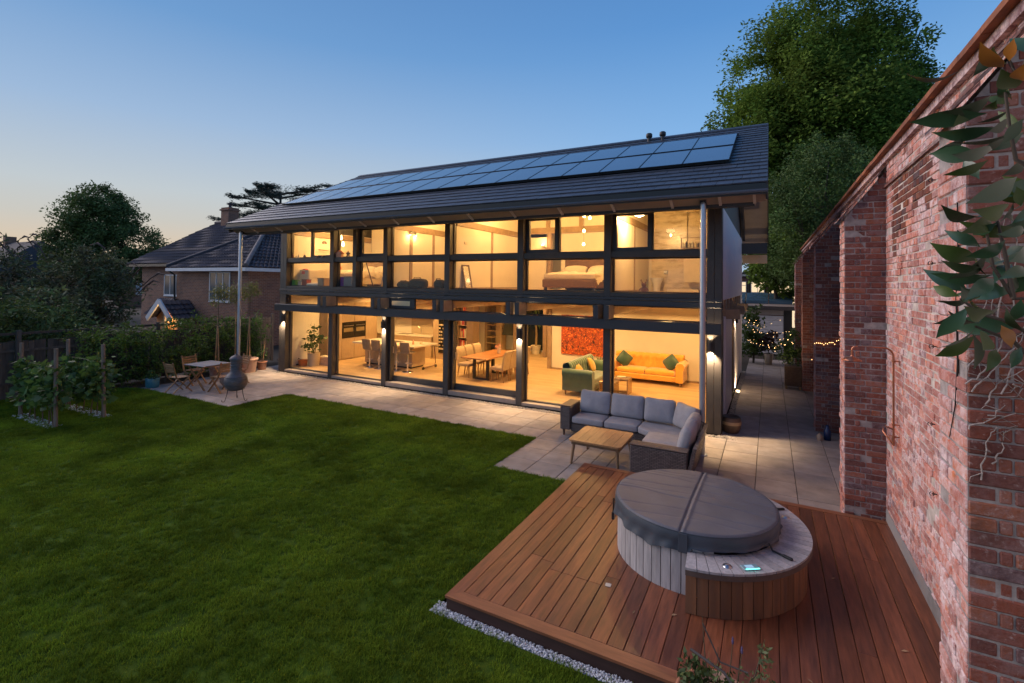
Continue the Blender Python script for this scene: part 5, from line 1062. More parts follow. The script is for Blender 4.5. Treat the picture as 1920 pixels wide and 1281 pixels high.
# magnolia hanging in from the right
MGL = [M('magnolia_leaf_pale', (.33, .22, .04), .35, var=.2, ns=6), M('magnolia_leaf_orange', (.40, .15, .03), .4, var=.2, ns=6), M('magnolia_leaf_dark', (.028, .048, .020), .5, var=.2, ns=6), M('magnolia_leaf_glossy', (.040, .092, .046), .36, var=.18, ns=6, coat=.5)]
MGL[0] = M('magnolia_leaf_mid', (.060, .10, .022), .45, var=.25, ns=6)
t = thing('magnolia', 'glossy broad-leaved magnolia hanging in over the brick wall', 'shrub', (.6, 1.6, 3.4)); mo = tuple(t.location)
BRK = M('magnolia_twig', (.075, .055, .04), .8, var=.2)
for br_ in [[(0.586,1.62,3.975),(0.539,1.62,3.815),(0.52,1.62,3.872)],[(0.584,1.62,3.575),(0.533,1.62,3.619),(0.522,1.62,3.699),(0.51,1.62,3.847)],[(0.582,1.62,3.281),(0.527,1.62,3.279),(0.49,1.62,3.358),(0.474,1.62,3.478)],[(0.582,1.62,3.179),(0.507,1.62,3.226),(0.468,1.62,3.238),(0.428,1.62,3.277)],[(0.581,1.62,3.103),(0.526,1.62,3.175),(0.478,1.62,3.198),(0.456,1.62,3.208)],[(0.527,1.62,3.279),(0.513,1.62,3.384),(0.499,1.62,3.47)]]: b = MB(); n = len(br_); b.tube(br_, [.0055 - .0035 * i / n for i in range(n)], 6); part('branch', b, BRK, t, mo)
rr = random.Random(8)
LEAVES = [(0.49,1.55,3.828,0.421,1.472,3.857,1.0),(0.504,1.6,3.856,0.456,1.499,3.864,0.0),(0.516,1.6,3.858,0.508,1.551,3.903,1.0),(0.517,1.55,3.793,0.494,1.458,3.8,1.0),(0.527,1.6,3.79,0.463,1.492,3.793,0.0),(0.535,1.65,3.784,0.495,1.602,3.8,3.0),(0.523,1.7,3.795,0.519,1.745,3.785,0.0),(0.548,1.7,3.766,0.516,1.724,3.756,2.0),(0.506,1.5,3.688,0.472,1.518,3.629,3.0),(0.548,1.7,3.741,0.48,1.62,3.689,2.0),(0.523,1.65,3.684,0.478,1.627,3.656,2.0),(0.484,1.6,3.645,0.39,1.53,3.626,3.0),(0.495,1.5,3.557,0.392,1.411,3.482,3.0),(0.468,1.6,3.489,0.348,1.499,3.476,2.0),(0.495,1.65,3.482,0.412,1.569,3.435,0.0),(0.492,1.6,3.465,0.451,1.647,3.433,3.0),(0.45,1.55,3.355,0.362,1.579,3.365,2.0),(0.475,1.5,3.414,0.415,1.525,3.367,3.0),(0.422,1.6,3.282,0.381,1.624,3.303,0.0),(0.438,1.55,3.278,0.384,1.465,3.306,3.0),(0.454,1.5,3.326,0.397,1.436,3.285,3.0),(0.459,1.65,3.28,0.413,1.643,3.269,2.0),(0.445,1.6,3.258,0.368,1.612,3.196,2.0),(0.424,1.55,3.259,0.369,1.584,3.168,3.0),(0.423,1.5,3.21,0.354,1.538,3.151,2.0),(0.472,1.6,3.193,0.434,1.496,3.159,0.0),(0.498,1.6,3.214,0.507,1.589,3.182,1.0),(0.534,1.6,3.165,0.515,1.601,3.112,3.0),(0.54,1.6,3.445,0.498,1.571,3.436,3.0),(0.506,1.5,3.379,0.452,1.412,3.362,3.0),(0.521,1.55,3.355,0.479,1.515,3.329,3.0),(0.505,1.6,3.495,0.438,1.496,3.477,0.0),(0.533,1.7,3.492,0.574,1.748,3.468,2.0),(0.554,1.7,3.525,0.543,1.736,3.475,2.0),(0.492,1.7,3.347,0.516,1.679,3.362,2.0),(0.558,1.7,3.333,0.512,1.634,3.292,2.0),(0.574,1.7,3.524,0.563,1.744,3.51,2.0),(0.526,1.65,3.225,0.55,1.633,3.24,2.0),(0.534,1.6,3.28,0.532,1.639,3.213,3.0),(0.487,1.65,3.318,0.492,1.683,3.277,2.0),(0.533,1.7,3.388,0.549,1.672,3.4,2.0),(0.504,1.65,3.151,0.473,1.605,3.095,0.0),(0.538,1.6,3.203,0.516,1.588,3.229,2.0),(0.527,1.7,3.257,0.489,1.658,3.237,2.0),(0.477,1.65,3.223,0.391,1.559,3.225,2.0),(0.574,1.7,3.633,0.526,1.635,3.583,2.0),(0.543,1.65,3.558,0.561,1.676,3.514,0.0),(0.472,1.6,3.239,0.407,1.488,3.248,0.0)]
for q_ in range(46):
    bx = rr.uniform(.47, .62); bz = rr.uniform(3.14, 3.95); by = rr.uniform(1.62, 1.85); an = rr.uniform(0, 2 * PI); l_ = rr.uniform(.10, .17); LEAVES.append((bx, by, bz, bx - l_ * abs(math.cos(an)) * rr.choice((1, 1, -.6)), by + rr.uniform(-.05, .05), bz + l_ * .7 * math.sin(an), rr.choice((0, 2, 2, 3, 3))))
for (x0, y0, z0, x1, y1, z1, c) in LEAVES:
    a, e = Vector((x0, y0, z0)), Vector((x1, y1, z1)); d = e - a; ln = max(d.length, .07); d.normalize()
    to = (camp - a).normalized(); s0 = d.cross(to).normalized(); nn = s0.cross(d); th = {0: .5, 1: .4, 2: 1.15, 3: .35}[int(c)] + rr.uniform(-.35, .35); s = (s0 * math.cos(th) + nn * math.sin(th)); nrm = s.cross(d); w = ln * rr.uniform(.105, .15) + .004; V = []
    prof = (.03, .22, .52, .80, .96, 1.0, .93, .78, .52, .24, .02); cu_ = rr.uniform(.02, .16); dr_ = rr.uniform(.0, .22); wv_ = rr.uniform(-.03, .03); ln *= rr.uniform(.8, 1.0); th += 0
    for i, p_ in enumerate(prof):
        tt = i / (len(prof) - 1); cpt = a + d * ln * tt + nrm * (cu_ * ln * math.sin(tt * PI) - dr_ * ln * tt * tt) + s * wv_ * ln * math.sin(tt * 5)
        V += [cpt - s * w * p_ + nrm * w * .18 * p_, cpt, cpt + s * w * p_ + nrm * w * .18 * p_]
    F = []
    for i in range(len(prof) - 1):
        for j in (0, 1): F.append((i * 3 + j, i * 3 + j + 1, i * 3 + j + 4, i * 3 + j + 3))
    b = MB(); b.add(V, F, True); lf = part('leaf', b, MGL[int(c)], t, mo)
# ------------------------------------------------------------------ round hot tub on the deck
TUBC = (-.79, 6.15)
GREYW = M('silvered_timber', (.40, .375, .375), .7, var=.16, ns=5, stretch=(6, 6, .8), orand=.16, bump=.08, bs=30)
TANW = M('cedar_timber', (.25, .115, .055), .6, var=.2, ns=4, stretch=(6, 6, .8), orand=.2, col2=(.11, .06, .04), c2s=2, bump=.08, bs=30)
tub = thing('hot_tub', 'round timber-clad hot tub with a grey cover and a curved side step', 'hot tub', (TUBC[0], TUBC[1], DZ))
def tp(name, b, m, pa=None): return part(name, b, m, pa or tub)
nst = 52; R0 = .875
for k in range(nst):
    a0 = 2 * PI * k / nst; a1 = 2 * PI * (k + 1) / nst - .010; am = (a0 + a1) / 2
    if rad(-72) < (am if am < PI else am - 2 * PI) < rad(50): continue     # behind the step
    b = MB(); q = [(r_ * math.cos(a), r_ * math.sin(a)) for r_, a in ((R0 - .03, a0), (R0, a0), (R0 + .0015, am), (R0, a1), (R0 - .03, a1))]; b.prism(q, .0, .575); tp('stave', b, GREYW if math.cos(am) < .35 else TANW)
b = MB(); b.lathe([(R0 - .032, .0), (R0 - .032, .58)], n=64); tp('tub_shell', b, BLACK)
b = MB(); b.lathe([(R0 - .10, .55), (R0 + .01, .552), (R0 + .012, .58), (R0 - .10, .584)], n=64, cap=False); tp('rim', b, GREYW)
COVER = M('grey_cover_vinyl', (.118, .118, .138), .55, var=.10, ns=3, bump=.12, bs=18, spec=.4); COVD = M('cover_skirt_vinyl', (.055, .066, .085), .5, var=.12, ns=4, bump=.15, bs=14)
# cover top: two padded halves with a fold, slight crown and wrinkles
RC = .895; V = []; F = []
def ztop(x, y):
    s = x * math.cos(rad(-1)) + y * math.sin(rad(-1)); r_ = math.hypot(x, y) / RC
    z = .652 + .022 * (1 - r_ ** 2) - .020 * math.exp(-(s / .010) ** 2) + .010 * math.exp(-((s - .035) / .018) ** 2)
    u = -x * math.sin(rad(-1)) + y * math.cos(rad(-1))
    for c_, sl, am_ in ((-.62, .10, .006), (-.45, .05, .008), (-.12, -.03, .012), (.02, .06, .006), (.18, .04, .010), (.42, -.05, .012), (.55, .02, .006), (.68, .05, .008)):
        if True: z -= am_ * math.exp(-((u - c_ - sl * s - .015 * math.sin(5 * s + c_ * 9)) / .013) ** 2) * min(1, abs(s) / .1)
    z += .004 * math.sin(11 * x + 3 * math.sin(5 * y)) * math.sin(9 * y + 2 * x)
    if r_ > .965: z -= .018 * ((r_ - .965) / .035) ** 2
    return z
ng2 = 150
for i in range(ng2):
    for j in range(ng2):
        u, v = -1 + 2 * i / (ng2 - 1), -1 + 2 * j / (ng2 - 1); x, y = RC * u * math.sqrt(1 - v * v / 2), RC * v * math.sqrt(1 - u * u / 2); V.append((x, y, ztop(x, y)))
F = [(i * ng2 + j, (i + 1) * ng2 + j, (i + 1) * ng2 + j + 1, i * ng2 + j + 1) for i in range(ng2 - 1) for j in range(ng2 - 1)]
b = MB(); b.add(V, F, True); cover = tp('cover', b, COVER)
# denser wrinkles come from a fine second grid near the surface: side wall and loose skirt
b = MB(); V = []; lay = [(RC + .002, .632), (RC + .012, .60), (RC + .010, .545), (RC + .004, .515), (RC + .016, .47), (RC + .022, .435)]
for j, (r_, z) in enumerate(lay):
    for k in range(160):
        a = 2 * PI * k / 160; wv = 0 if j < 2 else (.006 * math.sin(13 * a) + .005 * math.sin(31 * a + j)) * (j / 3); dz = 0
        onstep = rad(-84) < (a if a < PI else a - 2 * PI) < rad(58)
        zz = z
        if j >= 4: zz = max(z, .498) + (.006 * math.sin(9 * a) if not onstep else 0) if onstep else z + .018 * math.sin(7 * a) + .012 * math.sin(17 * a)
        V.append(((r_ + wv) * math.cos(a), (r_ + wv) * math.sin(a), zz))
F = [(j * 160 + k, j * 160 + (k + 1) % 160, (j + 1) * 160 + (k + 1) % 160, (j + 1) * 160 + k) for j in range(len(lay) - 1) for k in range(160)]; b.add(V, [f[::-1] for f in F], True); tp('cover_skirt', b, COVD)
b = MB(); b.tube([(RC * math.cos(a), RC * math.sin(a), .634) for a in [2 * PI * k / 90 for k in range(91)]], .007, 6, caps=False); tp('piping', b, COVD, cover)
for s in (-1, 1):
    a = rad(-89 if s < 0 else 91); b = MB(); b.cbox(-.045, .045, -.006, .006, .44, .632, .003, Matrix.Rotation(a + PI / 2, 4, 'Z') @ Matrix.Translation((0, -RC - .022, 0)) if False else Matrix.Translation(((RC + .016) * math.cos(a), (RC + .016) * math.sin(a), 0)) @ Matrix.Rotation(a + PI / 2, 4, 'Z')); tp('fold_flap', b, COVD)
# curved side step
ZS = .46; A0, A1 = rad(-86), rad(54); RI, RO = R0 + .004, 1.205
ns_ = 27
for k in range(ns_):
    a0 = A0 + (A1 - A0) * k / ns_; a1 = A0 + (A1 - A0) * (k + 1) / ns_ - .0055; am = (a0 + a1) / 2
    b = MB(); b.prism([(r_ * math.cos(a), r_ * math.sin(a)) for r_, a in ((RI, a0), (RO, a0), (RO + .001, am), (RO, a1), (RI, a1))], ZS - .022, ZS); tp('step_board', b, GREYW)
    r2 = RO - .045; b = MB(); b.prism([(r_ * math.cos(a), r_ * math.sin(a)) for r_, a in ((r2 - .025, a0), (r2, a0), (r2 + .001, am), (r2, a1), (r2 - .025, a1))], .004, ZS - .075); tp('step_stave', b, TANW)
b = MB(); V = []
for k in range(61):
    a = A0 + (A1 - A0) * k / 60
    for r_, z in ((RO - .02, ZS - .072), (RO + .004, ZS - .072), (RO + .004, ZS - .024), (RO - .02, ZS - .024)): V.append((r_ * math.cos(a), r_ * math.sin(a), z))
b.add(V, [(k * 4 + i, (k + 1) * 4 + i, (k + 1) * 4 + (i + 1) % 4, k * 4 + (i + 1) % 4) for k in range(60) for i in range(4)] + [(0, 1, 2, 3), (243, 242, 241, 240)], False); tp('step_edging', b, M('step_edge_wood', (.12, .085, .07), .6, var=.15, ns=6))
for a in (A0, A1 - .0055):
    b = MB(); c, s_ = math.cos(a), math.sin(a); b.add([(RI * c, RI * s_, .004), ((RO - .05) * c, (RO - .05) * s_, .004), ((RO - .05) * c, (RO - .05) * s_, ZS - .024), (RI * c, RI * s_, ZS - .024)], [(0, 1, 2, 3)]); tp('step_end', b, TANW)
def on_step(a, r_): return (r_ * math.cos(rad(a)), r_ * math.sin(rad(a)), ZS)
for a, r_ in ((-66, 1.08), (24, 1.06)):
    p = on_step(a, r_); b = MB(); b.lathe([(.0, .018), (.022, .016), (.027, .010), (.040, .008), (.044, 0)], p, 22, cap=False); o = tp('air_dial', b, STEEL); b = MB(); b.cbox(-.018, .018, -.004, .004, .017, .024, .002, Matrix.Translation(p) @ Matrix.Rotation(.6, 4, 'Z')); tp('dial_lever', b, CHROME, o)
p = on_step(-55, 1.11); mt_ = Matrix.Translation(p) @ Matrix.Rotation(rad(-55 + 90), 4, 'Z'); b = MB(); b.cbox(-.085, .085, -.045, .045, 0, .014, .006, mt_); cp_ = tp('control_panel', b, M('panel_shell', (.25, .38, .42), .3)); b = MB(); b.box(-.05, .03, -.022, .028, .0143, .0155, mt_); tp('screen', b, M('panel_screen', (.2, .3, .4), .3, emit=(.35, .55, .75), es=.7), cp_); b = MB(); b.box(-.07, .07, -.044, -.034, .0143, .0165, mt_); tp('light_bar', b, M('panel_light', (.2, .9, .8), .3, emit=(.15, 1, .85), es=3.5), cp_)
for a in (-30, 34):
    c, s_ = math.cos(rad(a)), math.sin(rad(a)); b = MB(); b.tube([((RC + .02) * c, (RC + .02) * s_, .53), ((RC + .06) * c, (RC + .06) * s_, ZS + .012), ((RC + .17) * c, (RC + .17) * s_, ZS + .012)], .010, 6); o = tp('strap', b, BLACK); b = MB(); b.cushion(.10, .035, .024, .01, .0, Matrix.Translation(((RC + .21) * c, (RC + .21) * s_, ZS + .014)) @ Matrix.Rotation(rad(a), 4, 'Z')); tp('buckle', b, BLACK, o)
b = MB(); c, s_ = math.cos(rad(196)), math.sin(rad(196)); b.tube([((RC + .03) * c, (RC + .03) * s_, .55), ((RC + .035) * c, (RC + .035) * s_, .36)], .010, 6); o = tp('strap', b, BLACK); b = MB(); b.cbox(-.015, .015, -.02, .02, -.06, .03, .004, Matrix.Translation(((RC + .035) * c, (RC + .035) * s_, .35))); tp('buckle', b, BLACK, o)

# ------------------------------------------------------------------ rattan corner sofa and coffee table
def wicker(name, c1, c2):
    m = bpy.data.materials.new(name); m.use_nodes = True; nt = m.node_tree; N = nt.nodes; L = nt.links; pb = N['Principled BSDF']; pb.inputs['Roughness'].default_value = .45
    t = N.new('ShaderNodeTexCoord'); mp = N.new('ShaderNodeMapping'); L.new(t.outputs['Object'], mp.inputs[0]); sx = N.new('ShaderNodeSeparateXYZ'); L.new(mp.outputs[0], sx.inputs[0])
    ad = N.new('ShaderNodeMath'); ad.operation = 'ADD'; L.new(sx.outputs['X'], ad.inputs[0]); L.new(sx.outputs['Y'], ad.inputs[1])
    cx = N.new('ShaderNodeCombineXYZ'); L.new(ad.outputs[0], cx.inputs['X']); L.new(sx.outputs['Z'], cx.inputs['Y'])
    br = N.new('ShaderNodeTexBrick'); br.inputs['Scale'].default_value = 1.0; br.inputs['Brick Width'].default_value = .075; br.inputs['Row Height'].default_value = .024; br.inputs['Mortar Size'].default_value = .0045; br.inputs['Mortar Smooth'].default_value = .6
    br.inputs['Color1'].default_value = (*c1, 1); br.inputs['Color2'].default_value = (*c2, 1); br.inputs['Mortar'].default_value = (.012, .01, .01, 1); L.new(cx.outputs[0], br.inputs['Vector']); L.new(br.outputs['Color'], pb.inputs['Base Color'])
    bp = N.new('ShaderNodeBump'); bp.inputs['Strength'].default_value = .9; bp.inputs['Distance'].default_value = .006; bp.invert = True; L.new(br.outputs['Fac'], bp.inputs['Height']); L.new(bp.outputs[0], pb.inputs['Normal']); return m
WICK = wicker('brown_rattan', (.19, .15, .14), (.115, .088, .082)); WTOPM = M('rattan_top', (.15, .105, .08), .45, var=.2, ns=30, stretch=(1, 1, 1), bump=.5, bs=90)
CUSHM = M('grey_outdoor_fabric', (.33, .315, .335), .85, var=.08, ns=6, bump=.55, bs=9)
t = thing('corner_sofa', 'brown rattan corner sofa with pale grey cushions on the patio', 'sofa', (-2.6, 9.4, 0)); so = tuple(t.location)
def sp(name, b, m, pa=None): return part(name, b, m, pa or t, so)
def rk(name, x0, x1, y0, y1, z0, z1, top=True):
    b = MB(); b.cbox(x0, x1, y0, y1, z0, z1, .02); o = sp(name, b, WICK)
    if top: b = MB(); b.cbox(x0 - .004, x1 + .004, y0 - .004, y1 + .004, z1 + .001, z1 + .022, .010); sp('arm_top' if 'arm' in name else 'top_trim', b, WTOPM, o)
rk('arm', -4.06, -3.82, 9.97, 10.62, .13, .63); rk('arm', -2.10, -1.16, 8.30, 8.52, .02, .585)
rk('seat_base', -3.818, -2.1, 10.0, 10.62, .10, .28, False); rk('seat_base', -2.098, -1.16, 8.524, 10.62, .08, .28, False)
def lean(name, pts, z0, z1, th):
    b = MB(); (xa, ya), (xb, yb), (nx, ny) = pts; q = [(xa, ya, z0), (xb, yb, z0), (xb + nx * .14, yb + ny * .14, z1), (xa + nx * .14, ya + ny * .14, z1)]; q2 = [(x + nx * th, y + ny * th, z) for x, y, z in q]; b.add(q + q2, [(0, 1, 2, 3), (7, 6, 5, 4), (0, 4, 5, 1), (1, 5, 6, 2), (2, 6, 7, 3), (3, 7, 4, 0)]); sp(name, b, WICK)
lean('back_frame', ((-3.82, 10.56), (-1.8, 10.56), (0, 1)), .12, .66, .06); lean('back_frame', ((-1.22, 9.9), (-1.22, 8.3), (1, 0)), .02, .68, .06); lean('back_frame', ((-1.8, 10.56), (-1.22, 9.9), (.7, .7)), .1, .67, .06)
for x, y in ((-3.98, 10.02), (-3.9, 10.6), (-2.3, 10.05), (-1.22, 8.36), (-1.2, 10.5), (-2.02, 8.58)): b = MB(); b.lathe([(.02, 0), (.034, .13)], (x, y, 0), 8); sp('leg', b, M('sofa_leg_wood', (.10, .055, .035), .5))
def seat(x0, x1, y0, y1, nm='seat_cushion'):
    b = MB(); b.cushion(x1 - x0 - .012, y1 - y0 - .012, .15, .045, .02, Matrix.Translation(((x0 + x1) / 2, (y0 + y1) / 2, .362)), 11); o = sp(nm, b, CUSHM)
    b = MB(); h = .42; e = .018; b.tube([(x0 + e, y0 + e, h - .02), (x1 - e, y0 + e, h - .02), (x1 - e, y1 - e, h - .02), (x0 + e, y1 - e, h - .02), (x0 + e, y0 + e, h - .02)], .006, 5, caps=False); sp('piping', b, CUSHM, o)
seat(-3.80, -3.08, 9.96, 10.56); seat(-3.08, -2.36, 9.96, 10.56); seat(-2.10, -1.24, 8.53, 9.16); seat(-2.10, -1.24, 9.16, 9.80)
b = MB(); b.prism([(-2.36, 9.97), (-2.10, 9.80), (-1.24, 9.80), (-1.24, 10.0), (-1.70, 10.56), (-2.36, 10.56)], .29, .425); 
o = sp('seat_cushion', b, CUSHM); md = o.modifiers.new('bevel', 'BEVEL'); md.width = .04; md.segments = 4; md.harden_normals = False
for p_ in o.data.polygons: p_.use_smooth = False
def backc(cx, cy, w, rz, h=.50, th=.17, tilt=-16):
    b = MB(); b.cushion(w - .01, th, h, .07, .0, Matrix.Translation((cx, cy, .44 + h / 2)) @ Euler((0, 0, rz)).to_matrix().to_4x4() @ Euler((rad(tilt), 0, 0)).to_matrix().to_4x4(), 11); o = sp('back_cushion', b, CUSHM)
    # puff the front by nudging inner vertices
    me = o.data
    m_ = (Matrix.Translation((cx, cy, .44 + h / 2)) @ Euler((0, 0, rz)).to_matrix().to_4x4() @ Euler((rad(tilt), 0, 0)).to_matrix().to_4x4()); off = Matrix.Translation(-Vector(so)) @ m_; inv = off.inverted(); rr_ = random.Random(int(cx * 100))
    ph = rr_.uniform(0, 6)
    for v in me.vertices:
        q = inv @ v.co; u, w_ = q.x / (w / 2), q.z / (h / 2)
        if abs(u) < 1 and abs(w_) < 1: q.y += math.copysign(1, q.y) * .045 * (1 - u * u) * (1 - w_ * w_) + .006 * math.sin(9 * u + ph) * (1 - w_ * w_)
        q.z -= .02 * (1 - u * u) * (1 if q.z > 0 else 0); v.co = off @ q
backc(-3.42, 10.50, .70, 0); backc(-2.70, 10.50, .72, 0); backc(-2.02, 10.48, .64, 0); backc(-1.46, 10.22, .62, rad(-47)); backc(-1.26, 9.58, .60, rad(-90), .48); backc(-1.25, 8.92, .68, rad(-90), .48)
TEAK = M('oiled_teak', (.42, .22, .095), .45, var=.16, ns=4, stretch=(8, .9, 8), orand=.10, bump=.05, bs=20)
t = thing('coffee_table', 'square slatted teak coffee table in front of the corner sofa', 'table', (-2.78, 8.93, 0)); wd = .98; n = 6
def rounded(x0, x1, y0, y1, r, corners):
    out = []
    for (cx, cy, a0, key) in ((x1 - r, y1 - r, 0, 'ne'), (x0 + r, y1 - r, 90, 'nw'), (x0 + r, y0 + r, 180, 'sw'), (x1 - r, y0 + r, 270, 'se')):
        if key in corners: out += [(cx + r * math.cos(rad(a0 + k * 15)), cy + r * math.sin(rad(a0 + k * 15))) for k in range(7)]
        else: out.append((x1 if 'e' in key else x0, y1 if 'n' in key else y0))
    return out
for k in range(n):
    x0 = -wd / 2 + wd * k / n + .002; x1 = -wd / 2 + wd * (k + 1) / n - .002; cn = ('nw', 'sw') if k == 0 else ('ne', 'se') if k == n - 1 else ()
    b = MB(); b.prism(rounded(x0, x1, -.50, .50, .075, cn), .418, .45); part('slat', b, TEAK, t)
b = MB(); b.box(-.44, .44, -.45, -.43, .36, .417); b.box(-.44, .44, .43, .45, .36, .417); b.box(-.45, -.43, -.429, .429, .36, .417); b.box(.43, .45, -.429, .429, .36, .417); part('apron', b, M('teak_dark', (.22, .12, .06), .5, var=.15), t)
for sx in (-1, 1):
    for sy in (-1, 1): b = MB(); b.tube([(sx * .40, sy * .41, .40), (sx * .44, sy * .455, 0)], [.030, .022], 10); part('leg', b, M('teak_leg', (.25, .14, .07), .5, var=.15, stretch=(5, 5, .8)), t)

# ------------------------------------------------------------------ chiminea
CLAY = M('smoky_clay', (.115, .105, .115), .6, var=.3, ns=5, stretch=(1, 1, 2.5), col2=(.20, .12, .08), c2s=2.2, c2t=.6, bump=.15, bs=25)
t = thing('chiminea', 'dark clay chiminea on a black wire stand at the patio corner', 'chiminea', (-12.96, 8.27, 0))
b = MB(); prof = [(.02, .27), (.12, .28), (.21, .33), (.275, .42), (.295, .52), (.28, .62), (.22, .71), (.155, .77), (.135, .83), (.13, .93), (.135, 1.03), (.145, 1.09), (.15, 1.10), (.15, 1.12)]; b.lathe(prof, n=36); body = part('body', b, CLAY, t)
for z, r_ in ((.84, .142), (.90, .140), (.97, .142), (1.04, .15), (.66, .262)): b = MB(); b.tube([(r_ * math.cos(a), r_ * math.sin(a), z) for a in [2 * PI * k / 32 for k in range(33)]], .010, 6, caps=False); part('ring', b, CLAY, t, None)
b = MB(); b.lathe([(.165, 1.121), (.17, 1.15), (.13, 1.20), (.06, 1.235), (.03, 1.245), (.035, 1.265), (0, 1.28)], n=28); part('lid', b, CLAY, t)
b = MB(); 
b.add([(.30 * math.sin(u) * .99, -.30 * math.cos(u) * .99, .50 + v) for u, v in []], []) 
mo_ = [(.11 * math.cos(a), .52 + .10 * math.sin(a)) for a in [2 * PI * k / 20 for k in range(20)]]
V = []
for x, z in mo_:
    r_ = np.interp(z, [p[1] for p in prof], [p[0] for p in prof]) + .004; V.append((x, -math.sqrt(max(r_ * r_ - x * x, 0)), z))
b = MB(); b.add([tuple(Matrix.Rotation(rad(-40), 3, 'Z') @ Vector(v)) for v in V], [tuple(range(20))]); part('mouth', b, BLACK, t)
for k in range(3):
    a = rad(20 + 120 * k); c, s_ = math.cos(a), math.sin(a); b = MB(); b.tube([(.20 * c, .20 * s_, .33), (.22 * c, .22 * s_, .20), (.27 * c, .27 * s_, .03), (.30 * c, .30 * s_, .008), (.34 * c, .34 * s_, .02), (.35 * c, .35 * s_, .06)], .009, 6); part('leg', b, BLACK, t)
b = MB(); b.tube([(.215 * math.cos(a), .215 * math.sin(a), .315) for a in [2 * PI * k / 24 for k in range(25)]], .009, 6, caps=False); part('stand_ring', b, BLACK, t)

# ------------------------------------------------------------------ folding garden table with four chairs
ACA = M('acacia_wood', (.34, .175, .075), .5, var=.2, ns=4, stretch=(1, 7, 7), orand=.1); WEATH = M('weathered_slats', (.26, .24, .24), .7, var=.15, ns=4, stretch=(1, 7, 7), orand=.12)
t = thing('garden_table', 'weathered square folding garden table on crossed wooden legs', 'table', (-15.25, 8.82, 0), rad(4))
for k in range(8): b = MB(); b.cbox(-.46, .46, -.43 + k * .108, -.43 + k * .108 + .10, .715, .737, .003); part('slat', b, WEATH, t)
b = MB(); b.box(-.40, -.36, -.42, .42, .68, .713); b.box(.36, .40, -.42, .42, .68, .713); part('batten', b, ACA, t)
for y in (-.36, .36):
    for s in (-1, 1): b = MB(); b.bar((s * .40, y + s * .013, 0.003), (-s * .36, y + s * .013, .70), .024, .05, (0, 1, 0)); part('leg', b, ACA, t)
def fchair(label, loc, rz):
    t = thing('folding_chair', label, 'chair', loc, rz, 'folding chairs round the garden table')     # faces +Y
    for k in range(6): b = MB(); b.cbox(-.20, .20, -.16 + k * .062, -.16 + k * .062 + .055, .44, .457, .002); part('seat_slat', b, ACA, t)
    for x in (-.215, .215):
        b = MB(); b.bar((x, .27, .0), (x, -.18, .46), .022, .045, (1, 0, 0)); b.bar((x, -.18, .46), (x, -.30, .90), .022, .045, (1, 0, 0)); part('back_leg', b, ACA, t)
        b = MB(); b.bar((x * .88, -.27, 0), (x * .88, .20, .445), .022, .045, (1, 0, 0)); part('front_leg', b, ACA, t)
    for z in (.62, .69, .76, .83): y = -.18 - (z - .46) * .27; b = MB(); b.cbox(-.205, .205, y - .008, y + .008, z - .028, z + .028, .003); part('back_slat', b, ACA, t)
    return t
fchair('folding wooden chair at the lawn side of the garden table, seen from behind', (-15.30, 8.02, 0), rad(4)); fchair('folding wooden chair at the hedge side of the garden table', (-16.12, 8.92, 0), rad(-85))
fchair('folding wooden chair on the house side of the garden table', (-15.05, 9.66, 0), rad(174)); fchair('folding wooden chair beside the chiminea at the garden table', (-14.36, 8.72, 0), rad(92))

# ------------------------------------------------------------------ pots on the patio
TERR = M('terracotta', (.36, .15, .085), .8, var=.15, ns=6, col2=(.40, .26, .20), c2s=3, bump=.1, bs=40); TEAL = M('teal_glaze', (.06, .20, .24), .3, var=.12, ns=4, coat=.4)
POTSOIL = M('pot_soil', (.03, .022, .015), .95, var=.3, ns=20)
LEAFD = M('shrub_leaf', (.060, .115, .018), .5, var=.3, ns=2.0, irand=.4, transl=.25); LEAFL = M('olive_leaf', (.20, .20, .06), .55, var=.2, irand=.35, transl=.3); CANE = M('bamboo_cane', (.36, .21, .10), .55, var=.15, ns=6)
def pot(b, r, h, rim=.02): b.lathe([(r * .78, 0), (r * .95, h * .8), (r * 1.02, h * .86), (r * 1.06, h * .88), (r * 1.06, h), (r * .95, h), (r * .92, h * .9), (0, h * .88)], n=28); return b
def soil(r, h, t): b = MB(); b.lathe([(0, h * .90), (r * .93, h * .895)], n=20, cap=False); part('soil', b, POTSOIL, t)
def standard(label, loc, r, h, canes, top, m, pm=TERR, seed=1, spread=.34):
    t = thing('potted_tree', label, 'potted plant', loc); b = pot(MB(), r, h); part('pot', b, pm, t); soil(r, h, t)
    for (x0, y0, x1, y1, z1) in canes: b = MB(); b.tube([(x0, y0, h * .8), (x1, y1, z1)], .016, 7); part('cane', b, CANE, t)
    b = MB(); b.tube([(0, 0, h * .8), (.02, .0, top * .6), (-.02, .02, top)], [.016, .012, .007], 6); part('trunk', b, M('stem_brown', (.10, .07, .035)), t)
    V, F = leaf_cloud([(0, 0, top, spread * .45), (.12, .05, top + .12, spread * .4), (-.15, .0, top + .05, spread * .4), (0, -.1, top - .25, spread * .35), (.2, .1, top - .1, spread * .3)], .12, 420, seed, .9, 4.5); link('crown', np_mesh('crown', V, F), m, t); return t
standard('terracotta potted young tree tied to two crossed canes nearest the garden table', (-16.5, 9.85, 0), .24, .42, ((-.10, 0, .0, 0, 2.1), (.12, 0, .02, 0, 1.75)), 2.85, LEAFL, seed=3)
standard('potted young tree on a single thin stem between the two caned ones', (-16.55, 10.5, 0), .22, .40, ((.02, 0, .01, 0, 2.2),), 2.9, LEAFL, seed=4)
